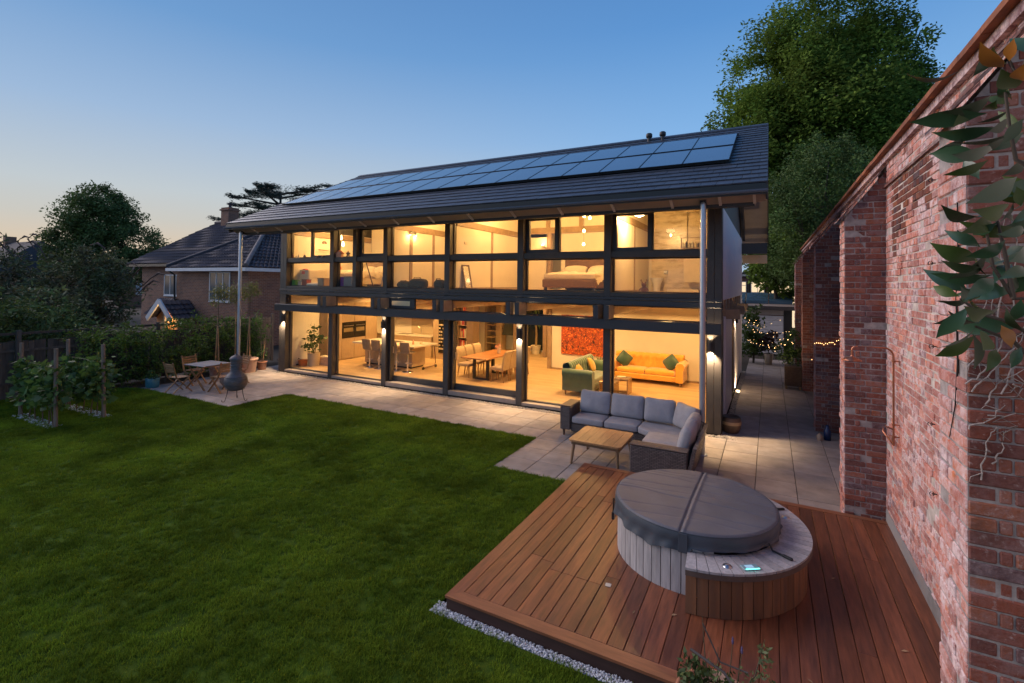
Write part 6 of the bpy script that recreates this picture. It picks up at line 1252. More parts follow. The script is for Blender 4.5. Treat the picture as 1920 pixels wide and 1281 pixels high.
standard('potted young tree with a bunched pair of canes beside the steel post', (-16.6, 11.05, 0), .30, .50, ((-.12, 0, .0, 0, 2.0), (.06, 0, .02, 0, 2.0)), 2.95, LEAFL, M('pale_terracotta', (.46, .29, .22), .8, var=.1), seed=5)
t = thing('cane_pot', 'small terracotta pot holding splayed canes near the house corner', 'potted plant', (-16.65, 11.62, 0)); part('pot', pot(MB(), .17, .30), TERR, t); soil(.17, .30, t)
for x, z in ((-.12, 1.05), (.06, 1.15), (.14, 1.25)): b = MB(); b.tube([(x * .3, 0, .2), (x, .02, z)], .011, 6); part('cane', b, CANE, t)
V, F = leaf_cloud([(0, 0, .6, .12)], .09, 60, 8); link('foliage', np_mesh('foliage', V, F), LEAFD, t)
t = thing('glazed_pot', 'teal glazed pot with a small green plant at the edge of the lawn', 'potted plant', (-16.62, 7.98, 0)); b = MB(); b.lathe([(.155, 0), (.175, .05), (.185, .27), (.175, .29), (.16, .28), (0, .26)], n=28); part('pot', b, TEAL, t)
V, F = leaf_cloud([(0, 0, .40, .10), (.12, 0, .36, .08), (-.12, .02, .38, .08)], .09, 120, 18); link('foliage', np_mesh('foliage', V, F), LEAFD, t)
t = thing('terracotta_jar', 'rounded terracotta jar standing behind the garden table', 'pot', (-14.85, 9.25, 0)); b = MB(); b.lathe([(.14, 0), (.24, .14), (.26, .28), (.22, .42), (.17, .47), (.19, .50), (.15, .49), (0, .44)], n=26); part('body', b, M('pale_terracotta', (.46, .29, .22)), t)
for k, x in enumerate((-16.3, -16.0, -15.72)):
    b = MB(); b.lathe([(.10, 0), (.13, .2), (.11, .2), (0, .18)], n=14); t = thing('black_pot', ('black nursery pot beside the brick house gate', 'black nursery pot between two others by the house corner', 'black nursery pot nearest the corner post of the house')[k], 'pot', (x, 12.2 + .1 * k, 0), 0, 'black nursery pots by the house corner'); part('pot', b, BLACK, t); V, F = leaf_cloud([(0, 0, .32, .10)], .07, 70, 30 + k); link('foliage', np_mesh('foliage', V, F), M('dull_red_leaf', (.10, .04, .03), .6, irand=.4), t)
# barrel by the house corner, lantern by the second buttress
t = thing('half_barrel', 'dark rounded barrel planter at the corner of the house', 'planter', (-.76, 12.12, 0)); b = MB(); b.lathe([(.16, 0), (.20, .10), (.215, .22), (.20, .34), (.18, .36), (.16, .33), (0, .32)], n=24); part('body', b, M('barrel_wood', (.12, .075, .05), .5, var=.2, ns=6), t); b = MB(); b.lathe([(.218, .19), (.222, .20), (.222, .25), (.214, .26)], n=24, cap=False); part('hoop', b, M('barrel_hoop', (.40, .28, .16), .5, var=.1), t)
t = thing('blue_bottle', 'dark blue glass bottle standing at the foot of the second buttress', 'bottle', (1.12, 12.55, 0)); b = MB(); b.lathe([(.0, 0), (.07, .004), (.075, .19), (.035, .26), (.03, .32), (0, .322)], n=16); part('body', b, M('blue_glass', (.01, .03, .10), .15), t)
b = MB(); b.lathe([(.05, 0), (.06, .09), (.025, .14), (0, .16)], n=12); solo('clay_bottle', b, M('beige_clay', (.4, .28, .2), .6), 'small beige jar beside the dark blue bottle', 'jar', None, (.97, 12.45, 0))
light('gravel_uplight', 'SPOT', (-.86, 16.9, .06), 160, (1, .66, .34), .04, (rad(160), 0, 0), None, rad(130), .7); b = MB(); b.lathe([(.05, 0), (.05, .045), (.0, .046)], n=14); solo('ground_light', b, BULB, 'round light glowing in the pebbles beside the white wall', 'light', None, (-.86, 16.8, 0))
light('passage_light', 'SPOT', (-.80, 16.6, 2.3), 60, (1, .70, .40), .05, (rad(-1), rad(16), 0), None, rad(115), .7)
t = thing('side_wall_lamp', 'small lit lamp on the white side wall beneath the beam ends', 'lamp', (-.86, 16.0, 2.3)); b = MB(); b.lathe([(.04, -.09), (.04, .09)], n=14, cap=False); part('shade', b, LB, t); b = MB(); b.lathe([(.034, -.05), (0, -.052)], n=12, cap=False); b.lathe([(.034, .05), (0, .052)], n=12, cap=False); part('bulb', b, BULB, t)
# plant pot at the foot of the picture
t = thing('potted_herbs', 'terracotta pot of mixed herbs and lavender in front of the deck', 'potted plant', (-.32, 3.72, 0)); part('pot', pot(MB(), .26, .42), TERR, t); soil(.26, .42, t)
V, F = leaf_cloud([(-.05, 0, .50, .09), (.08, .02, .48, .09), (-.16, .03, .52, .06)], .05, 420, 41, .8, 2.0); link('foliage', np_mesh('foliage', V, F), M('herb_leaf', (.075, .11, .03), .55, var=.3, irand=.4, transl=.2), t)
V, F = leaf_cloud([(.30, .10, .62, .03), (.30, .10, .72, .025), (.29, .10, .80, .02), (.36, .0, .56, .04), (.2, .1, .58, .04), (.42, .05, .5, .05)], .035, 200, 43, .8, 2.2); link('foliage', np_mesh('foliage', V, F), M('sage_leaf', (.13, .16, .06), .6, irand=.4, transl=.2), t)
rr = random.Random(4)
for x, y, z in ((.30, .10, .86), (.10, .05, .80), (.16, .02, .78), (-.10, .05, .92), (.44, .08, .62), (.0, .1, .7)):
    b = MB(); b.tube([(x * .3, y * .3, .38), (x * .8, y, z * .7), (x, y * 1.2, z)], [.006, .004, .002], 5); part('stem', b, M('herb_stem', (.10, .085, .05), .8), t)
b = MB(); b.tube([(-.18, .06, .66), (.05, .0, .62), (.28, -.12, .45)], .010, 6); part('dead_twig', b, M('dead_twig', (.09, .075, .07), .8), t); b = MB(); b.tube([(-.1, .08, .86), (.02, .06, .64), (.2, .02, .66)], .006, 5); part('dead_twig', b, M('dead_twig', (.09, .075, .07)), t)
for x, y, z in ((.10, .05, .80), (.16, .02, .78)): b = MB(); b.lathe([(0, 0), (.007, .008), (.006, .016), (.009, .024), (.006, .032), (.007, .042), (.003, .052), (0, .06)], (x, y * 1.2, z - .01), 8); part('lavender_head', b, M('lavender_purple', (.10, .075, .17), .8), t)
# a few dropped leaves on the boards
for k, (x, y, ll) in enumerate(((-1.15, 4.75, 'dry leaf on the deck between the square light and the herb pot'), (-.8, 4.9, 'dry leaf on the deck just in front of the hot tub step'), (.3, 4.62, 'dry leaf on the deck in front of the hot tub by the herbs'), (.62, 6.35, 'dry leaf on the deck between the hot tub step and the brick wall'), (1.05, 5.4, 'dry leaf on the deck close to the foot of the brick wall'), (-1.9, 6.7, 'dry leaf on the deck on the lawn side of the hot tub'))):
    b = MB(); b.add([(-.03, 0, .003), (0, .012, .010), (.035, .0, .004), (0, -.011, .006)], [(0, 1, 2, 3)]); solo('fallen_leaf', b, M('dry_leaf', (.38, .24, .13), .8, orand=.3), ll, 'leaf', 'dry leaves fallen on the deck', (x, y, DZ + .002), rr.uniform(0, 6))
# ------------------------------------------------------------------ trees
BARK = M('tree_bark', (.07, .055, .042), .9, var=.3, ns=6, stretch=(3, 3, .6), bump=.5, bs=20)
def blob_tree(name, label, loc, blobs, n, size, m, trunk, cat='tree', seed=1, shell=.55, tilt=.6, shape=2.0, group=None, sub=70):
    """crown from many leaf clumps spread over the surface and inside of a few large lobes; loc is the foot, blobs are (x,y,z,rx,rz)"""
    t = thing(name, label, cat, loc, 0, group); r = np.random.default_rng(seed); C = []
    w = np.array([b[3] ** 2 for b in blobs]); w = w / w.sum()
    for (x, y, z, rx, rz), k in zip(blobs, (w * sub * len(blobs)).astype(int) + 4):
        d = r.normal(0, 1, (k, 3)); d /= np.linalg.norm(d, axis=1, keepdims=True); q = shell + (1 - shell) * r.uniform(0, 1, (k, 1)) ** .6; q *= 1 + r.normal(0, .09, (k, 1)); p = d * q * [rx, rx, rz] + [x, y, z]
        C.append(np.c_[p, r.uniform(.10, .21, k) * rx])
    C = np.vstack(C); V, F = leaf_cloud(C, size, n, seed + 1, tilt, shape); link('crown', np_mesh('crown', V, F), m, t)
    b = MB(); tx = trunk; b.tube([(0, 0, -.3), (.05, .03, tx[1] * .4), (-.05, 0, tx[1] * .8), (0, 0, tx[1])], [tx[0] * 1.25, tx[0], tx[0] * .8, tx[0] * .45], 9); part('trunk', b, BARK, t)
    b = MB(); k = 0
    for (x, y, z, rx, rz) in blobs:
        z0 = max(tx[1] * .45, min(tx[1] * .95, z - rz)); b.tube([(0, 0, z0), (x * .5, y * .5, (z0 + z) / 2 + .1 * rz), (x, y, z)], [tx[0] * .45, tx[0] * .28, tx[0] * .08], 6)
        for q in range(4): c = C[r.integers(0, len(C))]; b.tube([(x * .6, y * .6, (z0 + z) / 2 + .1 * rz), tuple(c[:3])], [tx[0] * .18, tx[0] * .04], 5, caps=False)
    part('limbs', b, BARK, t)['kind'] = 'stuff'; return t
HEDG0 = M('edge_shrub_leaf', (.10, .15, .03), .6, var=.3, ns=1.2, irand=.4, transl=.25, world=True)
MAPLE = M('maple_leaf', (.135, .215, .036), .75, var=.32, ns=.35, irand=.45, transl=.42, spec=.12, col2=(.165, .23, .04), c2s=.5, world=True); DARKT = M('thorn_leaf', (.070, .125, .024), .75, var=.3, ns=.5, irand=.4, transl=.2, world=True)
ASH = M('ash_leaf', (.085, .130, .034), .75, var=.3, ns=.4, irand=.4, transl=.25, world=True); BUD = M('buddleia_leaf', (.090, .120, .045), .75, var=.3, ns=.6, irand=.5, transl=.2, world=True, col2=(.085, .062, .036), c2s=1.1)
blob_tree('maple_tree', 'huge bright green broadleaf tree towering behind the brick wall', (3.3, 40.0, 0), [(0, 0, 14, 5.6, 5.5), (-3.0, -1.5, 10.5, 4.0, 4.2), (3.4, 1.8, 11, 4.2, 4.4), (-2.2, -1, 17.5, 4.0, 3.8), (2.6, 1.4, 17.8, 4.0, 3.8), (.2, 0, 21.2, 3.8, 3.2), (-3.6, -2, 14.2, 3.2, 3.2), (4.2, 2.2, 14.6, 3.2, 3.4), (-2.6, -1.5, 6.6, 3.2, 3.0), (1.6, .5, 6.8, 3.8, 3.2), (-.8, -2.2, 15, 3.4, 3.4), (-4.6, -2.3, 8.6, 2.0, 2.2)], 230000, .25, MAPLE, (.55, 12), seed=11, sub=90, tilt=.4)
blob_tree('thorn_tree', 'darker fine-leaved tree in front of the huge bright green one', (2.3, 28.3, 0), [(0, 0, 8.0, 2.4, 2.3), (-1.2, -.6, 6.3, 1.9, 1.8), (1.4, .7, 7.0, 2.0, 2.0), (.3, .2, 9.6, 1.6, 1.4), (-.4, 0, 4.6, 2.0, 1.6), (1.6, .9, 4.8, 1.8, 1.7)], 48000, .15, DARKT, (.22, 6), seed=21, sub=70, shape=2.6)
blob_tree('hazel_tree', 'low leafy tree filling the gap between the house and the brick wall', (.35, 30.5, 0), [(-.2, 0, 4.4, 1.1, 1.1), (-.75, -.35, 5.55, .7, .45), (.6, .2, 3.6, 1.0, 1.2), (.7, .3, 5.6, 1.1, 1.0)], 5200, .26, MAPLE, (.12, 4), seed=31, sub=40)
blob_tree('ash_tree', 'dark rounded tree against the orange evening sky beyond the shrubs', (-51.2, 20.2, 0), [(0, 0, 8.6, 2.9, 2.3), (-1.9, -1, 6.6, 2.4, 1.9), (2.2, 1.1, 6.4, 2.5, 2.0), (0, 0, 10.1, 1.8, 1.3), (-2.8, -1.4, 5.0, 1.7, 1.5), (3.0, 1.5, 4.6, 1.6, 1.6), (.4, 0, 5, 2.8, 2.0), (-1, -.5, 8.4, 1.6, 1.4), (1.6, .8, 8.6, 1.5, 1.3)], 46000, .22, ASH, (.3, 6), seed=41, sub=44, shell=.5)
# cedar far behind the roof: flat plates of needles
CED = M('cedar_needle', (.032, .052, .034), .7, var=.3, ns=.4, irand=.4, world=True)
t = thing('cedar_tree', 'dark layered cedar showing above the roof line by the chimney', 'tree', (-53.5, 39.2, 0)); r = np.random.default_rng(3); V = []; F = []; o = 0; b = MB()
b.tube([(0, 0, -.5), (0, 0, 8), (.2, 0, 14.0)], [.6, .45, .08], 8)
for z, lx, dirs in ((10.6, 8.4, (-2.62,)), (11.3, 6.0, (-2.7, .5)), (12.4, 6.2, (-2.65, .55, 1.9)), (13.3, 6.0, (-2.5, .4, -1)), (14.1, 4.4, (-2.75, .7, 2.6)), (14.6, 6.6, (.5,)), (11.8, 3.5, (-1.5, 2.2, .2)), (14.6, 2.6, (-2.2, -2.9))):
    for a in dirs:
        ex, ey = math.cos(a) * lx, math.sin(a) * lx; b.tube([(0, 0, z - .6), (ex * .6, ey * .6, z), (ex, ey, z + .15)], [.16, .09, .02], 6, caps=False)
        k = 900; tt = r.uniform(.18, 1, k) ** .8; wd = (1.25 - tt) * 1.5; P = np.c_[ex * tt + r.normal(0, .35, k) * wd, ey * tt + r.normal(0, .35, k) * wd, z + .1 + r.normal(0, .12, k) + .22 * np.sin(tt * 9 + a) + .35 * tt]
        v, f = leaf_quads(P, .34, r, .25, 4.5); V.append(v); F.append(f + o); o += len(v)
link('crown', np_mesh('crown', np.vstack(V), np.vstack(F)), CED, t); part('trunk', b, BARK, t)
# big loose shrub mass on the left: buddleia with flower spikes
t = blob_tree('buddleia', 'large dark loose shrub with drooping flower spikes beyond the fence', (-25.0, 9.2, 0), [(0, 0, 3.0, 1.6, 1.4), (-1.6, -.8, 2.9, 1.5, 1.5), (.9, .4, 2.5, 1.4, 1.2), (1.3, .6, 3.5, .95, .9), (-3.4, -1.8, 3.9, 1.2, 1.0), (-2.8, -1.5, 2.8, 1.3, 1.5), (.6, .3, 4.0, 1.0, .8), (-.8, -.4, 1.4, 1.8, 1.2), (.9, .4, 1.2, 1.3, 1.0), (-3.2, -1.7, 1.2, 1.4, 1.2)], 19000, .21, BUD, (.12, 2.5), 'shrub', seed=51, sub=40, shell=.3, shape=3.6)
SPK = M('flower_spike', (.10, .055, .045), .8, var=.2); rr = random.Random(2)
for x, y, z in ((-2.9, -1.4, 4.7), (-2.3, -1.2, 4.95), (-1.9, -1.0, 5.05), (-1.4, -.8, 4.75), (2.2, 1.2, 3.9), (2.6, 1.4, 3.5), (2.5, 1.3, 3.2), (-2.6, -1.2, 4.55), (.9, .5, 4.7)):
    a = rr.choice((-1, 1)) * rr.uniform(.3, .5); b = MB(); b.tube([(x * .8, y * .8, z - .7), (x, y, z - .15), (x + a * .6, y + a * .3, z + .05), (x + a * 1.25, y + a * .6, z - .03)], [.010, .03, .045, .008], 6); part('flower_spike', b, SPK, t)
blob_tree('shrub', 'dark green shrub beside the fence behind the vines', (-20.2, 6.6, 0), [(0, 0, 1.3, 1.0, 1.0), (-.9, -.4, 1.5, 1.0, 1.1), (.9, .5, 1.2, .9, .9), (0, .2, 2.1, .8, .7)], 3800, .15, ASH, (.06, 1.2), 'shrub', seed=61, sub=40, shell=.3, shape=2.6)
blob_tree('shrub', 'paler leafy shrub at the far end of the vine rows', (-22.3, 6.6, 0), [(0, 0, 1.7, 1.1, 1.1), (-1.2, -.7, 1.4, 1.0, 1.1), (.8, .5, 2.3, .9, .8)], 3200, .2, BUD, (.06, 1.5), 'shrub', seed=65, sub=40, shell=.3, shape=2.6)
blob_tree('shrub', 'leafy shrub spilling over the fence above the vines', (-19.3, 5.2, 0), [(0, 0, 2.1, .9, .8), (-.5, -1.2, 1.9, .9, .9), (-.4, -2.3, 1.8, .9, .9), (.75, -.6, 1.3, .5, .6), (.2, 1.0, 1.8, .8, .7), (-.3, -.4, 2.6, .8, .6)], 5600, .17, ASH, (.05, 1.5), 'shrub', seed=68, sub=40, shell=.25, shape=2.6)
blob_tree('shrub', 'low green shrub in front of the fence at the edge of the lawn', (-17.9, 4.1, 0), [(0, 0, .8, .5, .6), (-.1, -.6, .7, .5, .6), (0, .1, 1.3, .4, .4)], 1500, .13, HEDG0, (.03, .6), 'shrub', seed=69, sub=30, shell=.25, shape=2.4)
# bamboo-like hedge plants along the fence
HEDG = M('hedge_leaf', (.115, .180, .022), .6, var=.35, ns=1.2, irand=.4, transl=.25, world=True)
def hedge(label, loc, w, h, seed, m=HEDG, n=4200):
    bl = [(0, y, z, .45, .45) for y in np.arange(-w / 2, w / 2 + .01, .42) for z in np.arange(.35, h - .2, .42)]; bl = [(random.uniform(-.1, .1), y + random.uniform(-.1, .1), z + random.uniform(-.1, .12), .42 + random.uniform(0, .1), .42) for _, y, z, _, _ in bl]
    return blob_tree('hedge_plant', label, loc, bl, n, .115, m, (.03, .5), 'hedge', seed=seed, sub=9, shell=.2, shape=3.4, group='bushy hedge plants along the fence')
hedge('dense green hedge bush in front of the porch gable, by the teal pot', (-17.5, 8.75, 0), 1.7, 1.95, 71); hedge('dense dark hedge bush at the fence end nearest the vines', (-17.9, 7.4, 0), 1.3, 1.85, 72, n=3200)
hedge('green hedge bush behind the caned potted trees', (-17.75, 10.9, 0), 1.9, 2.05, 73); hedge('green hedge bush beside the wooden gate', (-17.75, 12.1, 0), .7, 1.85, 74, n=2000)
# vine rows
VINE = M('vine_leaf', (.085, .150, .034), .6, var=.3, ns=1.5, irand=.4, transl=.3); POSTW = M('vine_post', (.23, .15, .11), .8, var=.2, ns=6, stretch=(4, 4, .7))
for yy, lb in ((4.80, 'row farther from the patio'), (5.68, 'row nearer the patio')):
    for x, l_, lean in ((-13.93, 'round post at the lawn end of the vine ' + lb, -.10 if yy < 5 else -.14), (-15.85, 'round post at the fence end of the vine ' + lb, -.06)):
        b = MB(); b.tube([(0, 0, -.05), (lean, 0, 1.73)], .040, 10); solo('vine_post', b, POSTW, l_, 'post', 'wooden posts of the vine rows', (x, yy, 0))
    b = MB()
    for z in (.55, .95, 1.3): b.tube([(-15.9, yy, z), (-14.0, yy, z)], .003, 4)
    solo('vine_wire', b, BLACK, 'thin wires strung along the vine ' + lb, 'wire', 'wires of the vine rows')
    t = thing('grape_vine', 'leafy grape vine trained along the ' + lb, 'vine', (-14.9, yy, 0), 0, 'grape vines on wires'); r = np.random.default_rng(int(yy * 10))
    C = [(x, r.normal(0, .07), z, .13) for x in np.arange(-.95, 1.0, .17) for z in np.arange(.55, 1.25 + .12 * math.sin(3 * x + yy), .17)]; V, F = leaf_cloud(C, .15, 900, int(yy * 7), .7, 1.15); link('foliage', np_mesh('foliage', V, F), VINE, t)
    for x in (-.8, -.45, -.1, .3, .62, .85): b = MB(); b.tube([(x, 0, 0), (x + r.uniform(-.1, .1), r.uniform(-.05, .05), .35), (x + r.uniform(-.2, .2), 0, .75)], [.014, .011, .008], 6); part('stem', b, M('vine_stem', (.17, .10, .06), .9, var=.3), t)
# fence
FEN = M('fence_board', (.085, .062, .05), .9, var=.25, ns=4, stretch=(4, 4, .6), orand=.25)
fence = thing('wooden_fence', 'dark weathered wooden fence behind the vines and hedge', 'fence', (-18.35, 8.5, 0)); fo = tuple(fence.location)
y = 2.2; k = 0
bm = MB(); bm.cbox(-.011, .011, -.062, .062, 0, 1.55, .003); bme = bm.mesh('board'); bme.materials.append(FEN)
while y < 12.3: o = link('board', bme, None, fence, (random.gauss(0, .004), y - fo[1], random.uniform(-.02, .02))); o.rotation_euler = (random.gauss(0, .006), 0, 0); y += .131
for yy in (2.0, 3.75, 5.45, 7.15, 8.9, 10.6, 12.35): b = MB(); b.cbox(-18.33, -18.23, yy - .05, yy + .05, 0, 1.85, .006); part('post', b, FEN, fence, fo)
for z in (.35, 1.25, 1.72): b = MB(); b.box(-18.335, -18.30, 2.0, 12.4, z, z + .07); part('rail', b, FEN, fence, fo)
gate = thing('wooden_gate', 'brown boarded wooden gate between the hedge and the brick house', 'gate', (-18.2, 12.75, 0)); GTE = M('gate_board', (.20, .13, .085), .8, var=.2, ns=4, stretch=(4, 4, .6), orand=.15)
for k in range(5): b = MB(); b.cbox(-.012, .012, -.28 + k * .115, -.28 + k * .115 + .108, .06, 1.80, .003); part('board', b, GTE, gate)
for z in (.3, 1.0, 1.6): b = MB(); b.box(.013, .04, -.28, .29, z, z + .08); part('brace', b, GTE, gate)
for y in (-.36, .37): b = MB(); b.cbox(-.05, .05, y - .045, y + .045, 0, 1.95, .006); part('post', b, GTE, gate)

# ------------------------------------------------------------------ neighbour's brick house
def wallbrick(name, c1, c2, mo, bwid=.235, bh=.078):
    m = bpy.data.materials.new(name); m.use_nodes = True; nt = m.node_tree; N = nt.nodes; L = nt.links; pb = N['Principled BSDF']; pb.inputs['Roughness'].default_value = .9
    g = N.new('ShaderNodeNewGeometry'); sx = N.new('ShaderNodeSeparateXYZ'); L.new(g.outputs['Position'], sx.inputs[0]); ad = N.new('ShaderNodeMath'); ad.operation = 'ADD'; L.new(sx.outputs['X'], ad.inputs[0]); L.new(sx.outputs['Y'], ad.inputs[1]); cx = N.new('ShaderNodeCombineXYZ'); L.new(ad.outputs[0], cx.inputs['X']); L.new(sx.outputs['Z'], cx.inputs['Y'])
    br = N.new('ShaderNodeTexBrick'); br.inputs['Scale'].default_value = 1; br.inputs['Brick Width'].default_value = bwid; br.inputs['Row Height'].default_value = bh; br.inputs['Mortar Size'].default_value = .006; br.inputs['Mortar Smooth'].default_value = .3; br.inputs['Bias'].default_value = 0
    br.inputs['Color1'].default_value = (*c1, 1); br.inputs['Color2'].default_value = (*c2, 1); br.inputs['Mortar'].default_value = (*mo, 1); L.new(cx.outputs[0], br.inputs['Vector'])
    n = N.new('ShaderNodeTexNoise'); n.inputs['Scale'].default_value = 1.5; n.inputs['Detail'].default_value = 5; L.new(g.outputs['Position'], n.inputs['Vector']); mr_ = N.new('ShaderNodeMapRange'); mr_.inputs['To Min'].default_value = .7; mr_.inputs['To Max'].default_value = 1.3; L.new(n.outputs['Fac'], mr_.inputs['Value']); hv = N.new('ShaderNodeHueSaturation'); L.new(br.outputs['Color'], hv.inputs['Color']); L.new(mr_.outputs[0], hv.inputs['Value']); L.new(hv.outputs[0], pb.inputs['Base Color'])
    bp = N.new('ShaderNodeBump'); bp.invert = True; bp.inputs['Strength'].default_value = .6; bp.inputs['Distance'].default_value = .01; L.new(br.outputs['Fac'], bp.inputs['Height']); L.new(bp.outputs[0], pb.inputs['Normal']); return m
NBR = wallbrick('neighbour_brick', (.30, .13, .075), (.19, .085, .06), (.36, .29, .24)); PANT = M('dark_pantile', (.060, .048, .058), .75, var=.25, ns=1.2, irand=.2, bump=.2, bs=20, world=True); WUP = M('white_upvc', (.62, .64, .68), .4, var=.03); NGL = M('dusk_window', (.06, .09, .11), .08, var=.3, ns=1.2, spec=.8)
nb = thing('brick_house', 'neighbouring brick house with dark pantile hipped roofs', 'house', (-28, 19, 0)); no = tuple(nb.location)
def np_(name, b, m, pa=None): return part(name, b, m, pa or nb, no)
b = MB(); b.box(-29.0, -22.7, 15.0, 23, -.5, 3.93); b.box(-35.3, -29.02, 16.2, 23, -.5, 4.25); np_('wall', b, NBR)
def pantile(name, A, B, C, D, gauge=.33, tw_=.24, m=PANT):
    """tiled slope: A-B is the eave, D-C the top edge (may be shorter); rows of S-shaped tiles as one mesh"""
    A, B, C, D = (Vector(v) for v in (A, B, C, D)); H_ = ((D + C) / 2 - (A + B) / 2).length; nr_ = max(2, int(H_ / gauge)); nrm = (B - A).cross(D - A).normalized(); V = []; F = []
    if nrm.z < 0: nrm = -nrm
    for i in range(nr_):
        t0, t1 = i / nr_, (i + 1.12) / nr_; l0, r0 = A.lerp(D, t0), B.lerp(C, t0); l1, r1 = A.lerp(D, min(t1, 1)), B.lerp(C, min(t1, 1)); k = max(2, int((r0 - l0).length / tw_)) * 4; o = len(V)
        e = (B - A).normalized()
        for j in range(k + 1):
            u = j / k; p0 = l0.lerp(r0, u); q = (p0 - A).dot(e) / tw_ * 2 * PI; h = .028 * math.sin(q) + .012 * math.sin(2 * q); p1 = l1.lerp(r1, u)
            V += [p0 + nrm * (h + .062), p0 + nrm * (h + .03), p1 + nrm * (h + .012)]
        for j in range(k): a = o + j * 3; F += [(a, a + 3, a + 5, a + 2), (a + 1, a + 4, a + 3, a)]
    return np_(name, MB().add([tuple(v) for v in V], F, False), m)
E_ = 3.95
# wing: hipped roof
A, B, C_, D_ = (-29.35, 14.65, E_), (-22.4, 14.65, E_), (-22.4, 23, E_), (-29.35, 23, E_); R1, R2 = (-25.9, 18.1, 6.15), (-25.9, 21, 6.15)
pantile('roof_slope', A, B, (-25.88, 18.1, 6.15), (-25.92, 18.1, 6.15)); pantile('roof_slope', B, C_, (-25.9, 21, 6.15), (-25.9, 18.1, 6.15)); pantile('roof_slope', D_, A, (-25.9, 18.1, 6.15), (-25.9, 21, 6.15))
HIPT = M('hip_tile', (.17, .145, .145), .8, var=.2, ns=4)
for a, c in ((B, R1), (A, R1), (R1, R2)): b = MB(); b.tube([Vector(a) + Vector((0, 0, .09)), Vector(c) + Vector((0, 0, .09))], .11, 8); np_('hip_tiles', b, HIPT if a is B else PANT)
# main range
A2, B2 = (-37.6, 15.9, 4.3), (-29.3, 15.9, 4.3)
pantile('roof_slope', (-36.4, 15.8, 4.25), (-26.0, 15.8, 4.25), (-26.0, 19.3, 7.05), (-32.8, 19.3, 7.05)); pantile('roof_slope', (-36.4, 22.8, 4.25), (-36.4, 15.8, 4.25), (-32.8, 19.25, 7.05), (-32.8, 19.35, 7.05)); pantile('roof_slope', (-26, 22.8, 4.25), (-36.4, 22.8, 4.25), (-32.8, 19.3, 7.05), (-26, 19.3, 7.05))
b = MB(); b.tube([(-32.8, 19.3, 7.12), (-26, 19.3, 7.12)], .12, 8); np_('ridge_tiles', b, PANT)
b = MB(); b.box(-31.75, -30.95, 19.0, 19.7, 6.6, 8.05); b.box(-31.82, -30.88, 18.93, 19.77, 7.85, 7.95); ch_ = np_('chimney', b, NBR); b = MB(); b.tube([(-31.35, 19.35, 8.05), (-31.35, 19.35, 8.3)], .09, 10); b.lathe([(.22, 8.3), (.2, 8.34), (0, 8.36)], (-31.35, 19.35, 0), 12); np_('chimney_cowl', b, PANT, ch_)
b = MB(); b.box(-29.40, -22.34, 14.60, 14.64, 3.76, 3.93); b.box(-22.36, -22.32, 14.60, 23, 3.76, 3.93); np_('gutter_board', b, WUP); b = MB(); b.box(-36.4, -29.1, 15.78, 15.82, 4.08, 4.24); np_('gutter_board', b, BLACK)
b = MB(); b.tube([(-29.2, 14.66, 3.8), (-28.95, 14.85, 3.55), (-28.95, 14.93, 0)], .05, 8); np_('drainpipe', b, BLACK)
def nwin(x0, x1, z0, z1, y, n):
    b = MB(); b.cbox(x0 - .06, x1 + .06, y - .05, y - .005, z0 - .07, z0); w = np_('window', b, WUP); fw = .055
    b = MB(); xs = [x0 + (x1 - x0) * k / n for k in range(n + 1)]
    for k in range(n + 1): b.box(xs[k] - fw / 2, xs[k] + fw / 2, y - .045, y - .006, z0 + .001, z1)
    b.box(x0 + .03, x1 - .03, y - .044, y - .007, z1 - fw, z1 - .001); b.box(x0 + .03, x1 - .03, y - .044, y - .007, z0 + .002, z0 + fw); np_('frame', b, WUP, w)
    for k in range(n): b = MB(); b.box(xs[k] + fw / 2, xs[k + 1] - fw / 2, y - .03, y - .012, z0 + fw, z1 - fw); np_('pane', b, NGL, w)
nwin(-25.85, -24.15, 2.22, 3.72, 14.995, 3); nwin(-32.6, -30.7, 2.35, 3.6, 16.195, 3)
# porch with white bargeboards and lean-to
pantile('lean_to_roof', (-30.6, 14.2, 1.35), (-28.9, 14.2, 1.35), (-28.9, 15.0, 2.25), (-30.6, 15.0, 2.25))
py, pz = 13.55, 2.18; b = MB(); b.bar((-27.8, py, pz + .02), (-28.95, py, pz - .96), .26, .07, (0, 1, 0)); b.bar((-27.8, py - .003, pz + .02), (-26.65, py - .003, pz - .96), .26, .07, (0, 1, 0)); np_('porch_bargeboard', b, WUP)
pantile('porch_roof', (-28.95, 13.65, pz - .92), (-28.95, 15.0, pz - .92), (-27.8, 15.0, pz + .03), (-27.8, 13.65, pz + .03)); pantile('porch_roof', (-26.65, 15.0, pz - .92), (-26.65, 13.65, pz - .92), (-27.8, 13.65, pz + .03), (-27.8, 15, pz + .03))
b = MB(); b.add([(-28.8, 13.95, 0), (-26.8, 13.95, 0), (-26.8, 13.95, pz - .9), (-27.8, 13.95, pz - .1), (-28.8, 13.95, pz - .9)], [(0, 1, 2, 3, 4)]); np_('porch_gable', b, M('warm_porch_panel', (.46, .21, .08), .7, var=.05)); b = MB(); b.box(-27.88, -27.72, 13.80, 13.94, 0, pz - .1); np_('porch_post', b, FRAME)
light('porch_light', 'POINT', (-27.45, 13.74, 1.15), 45, (1, .6, .25), .08)
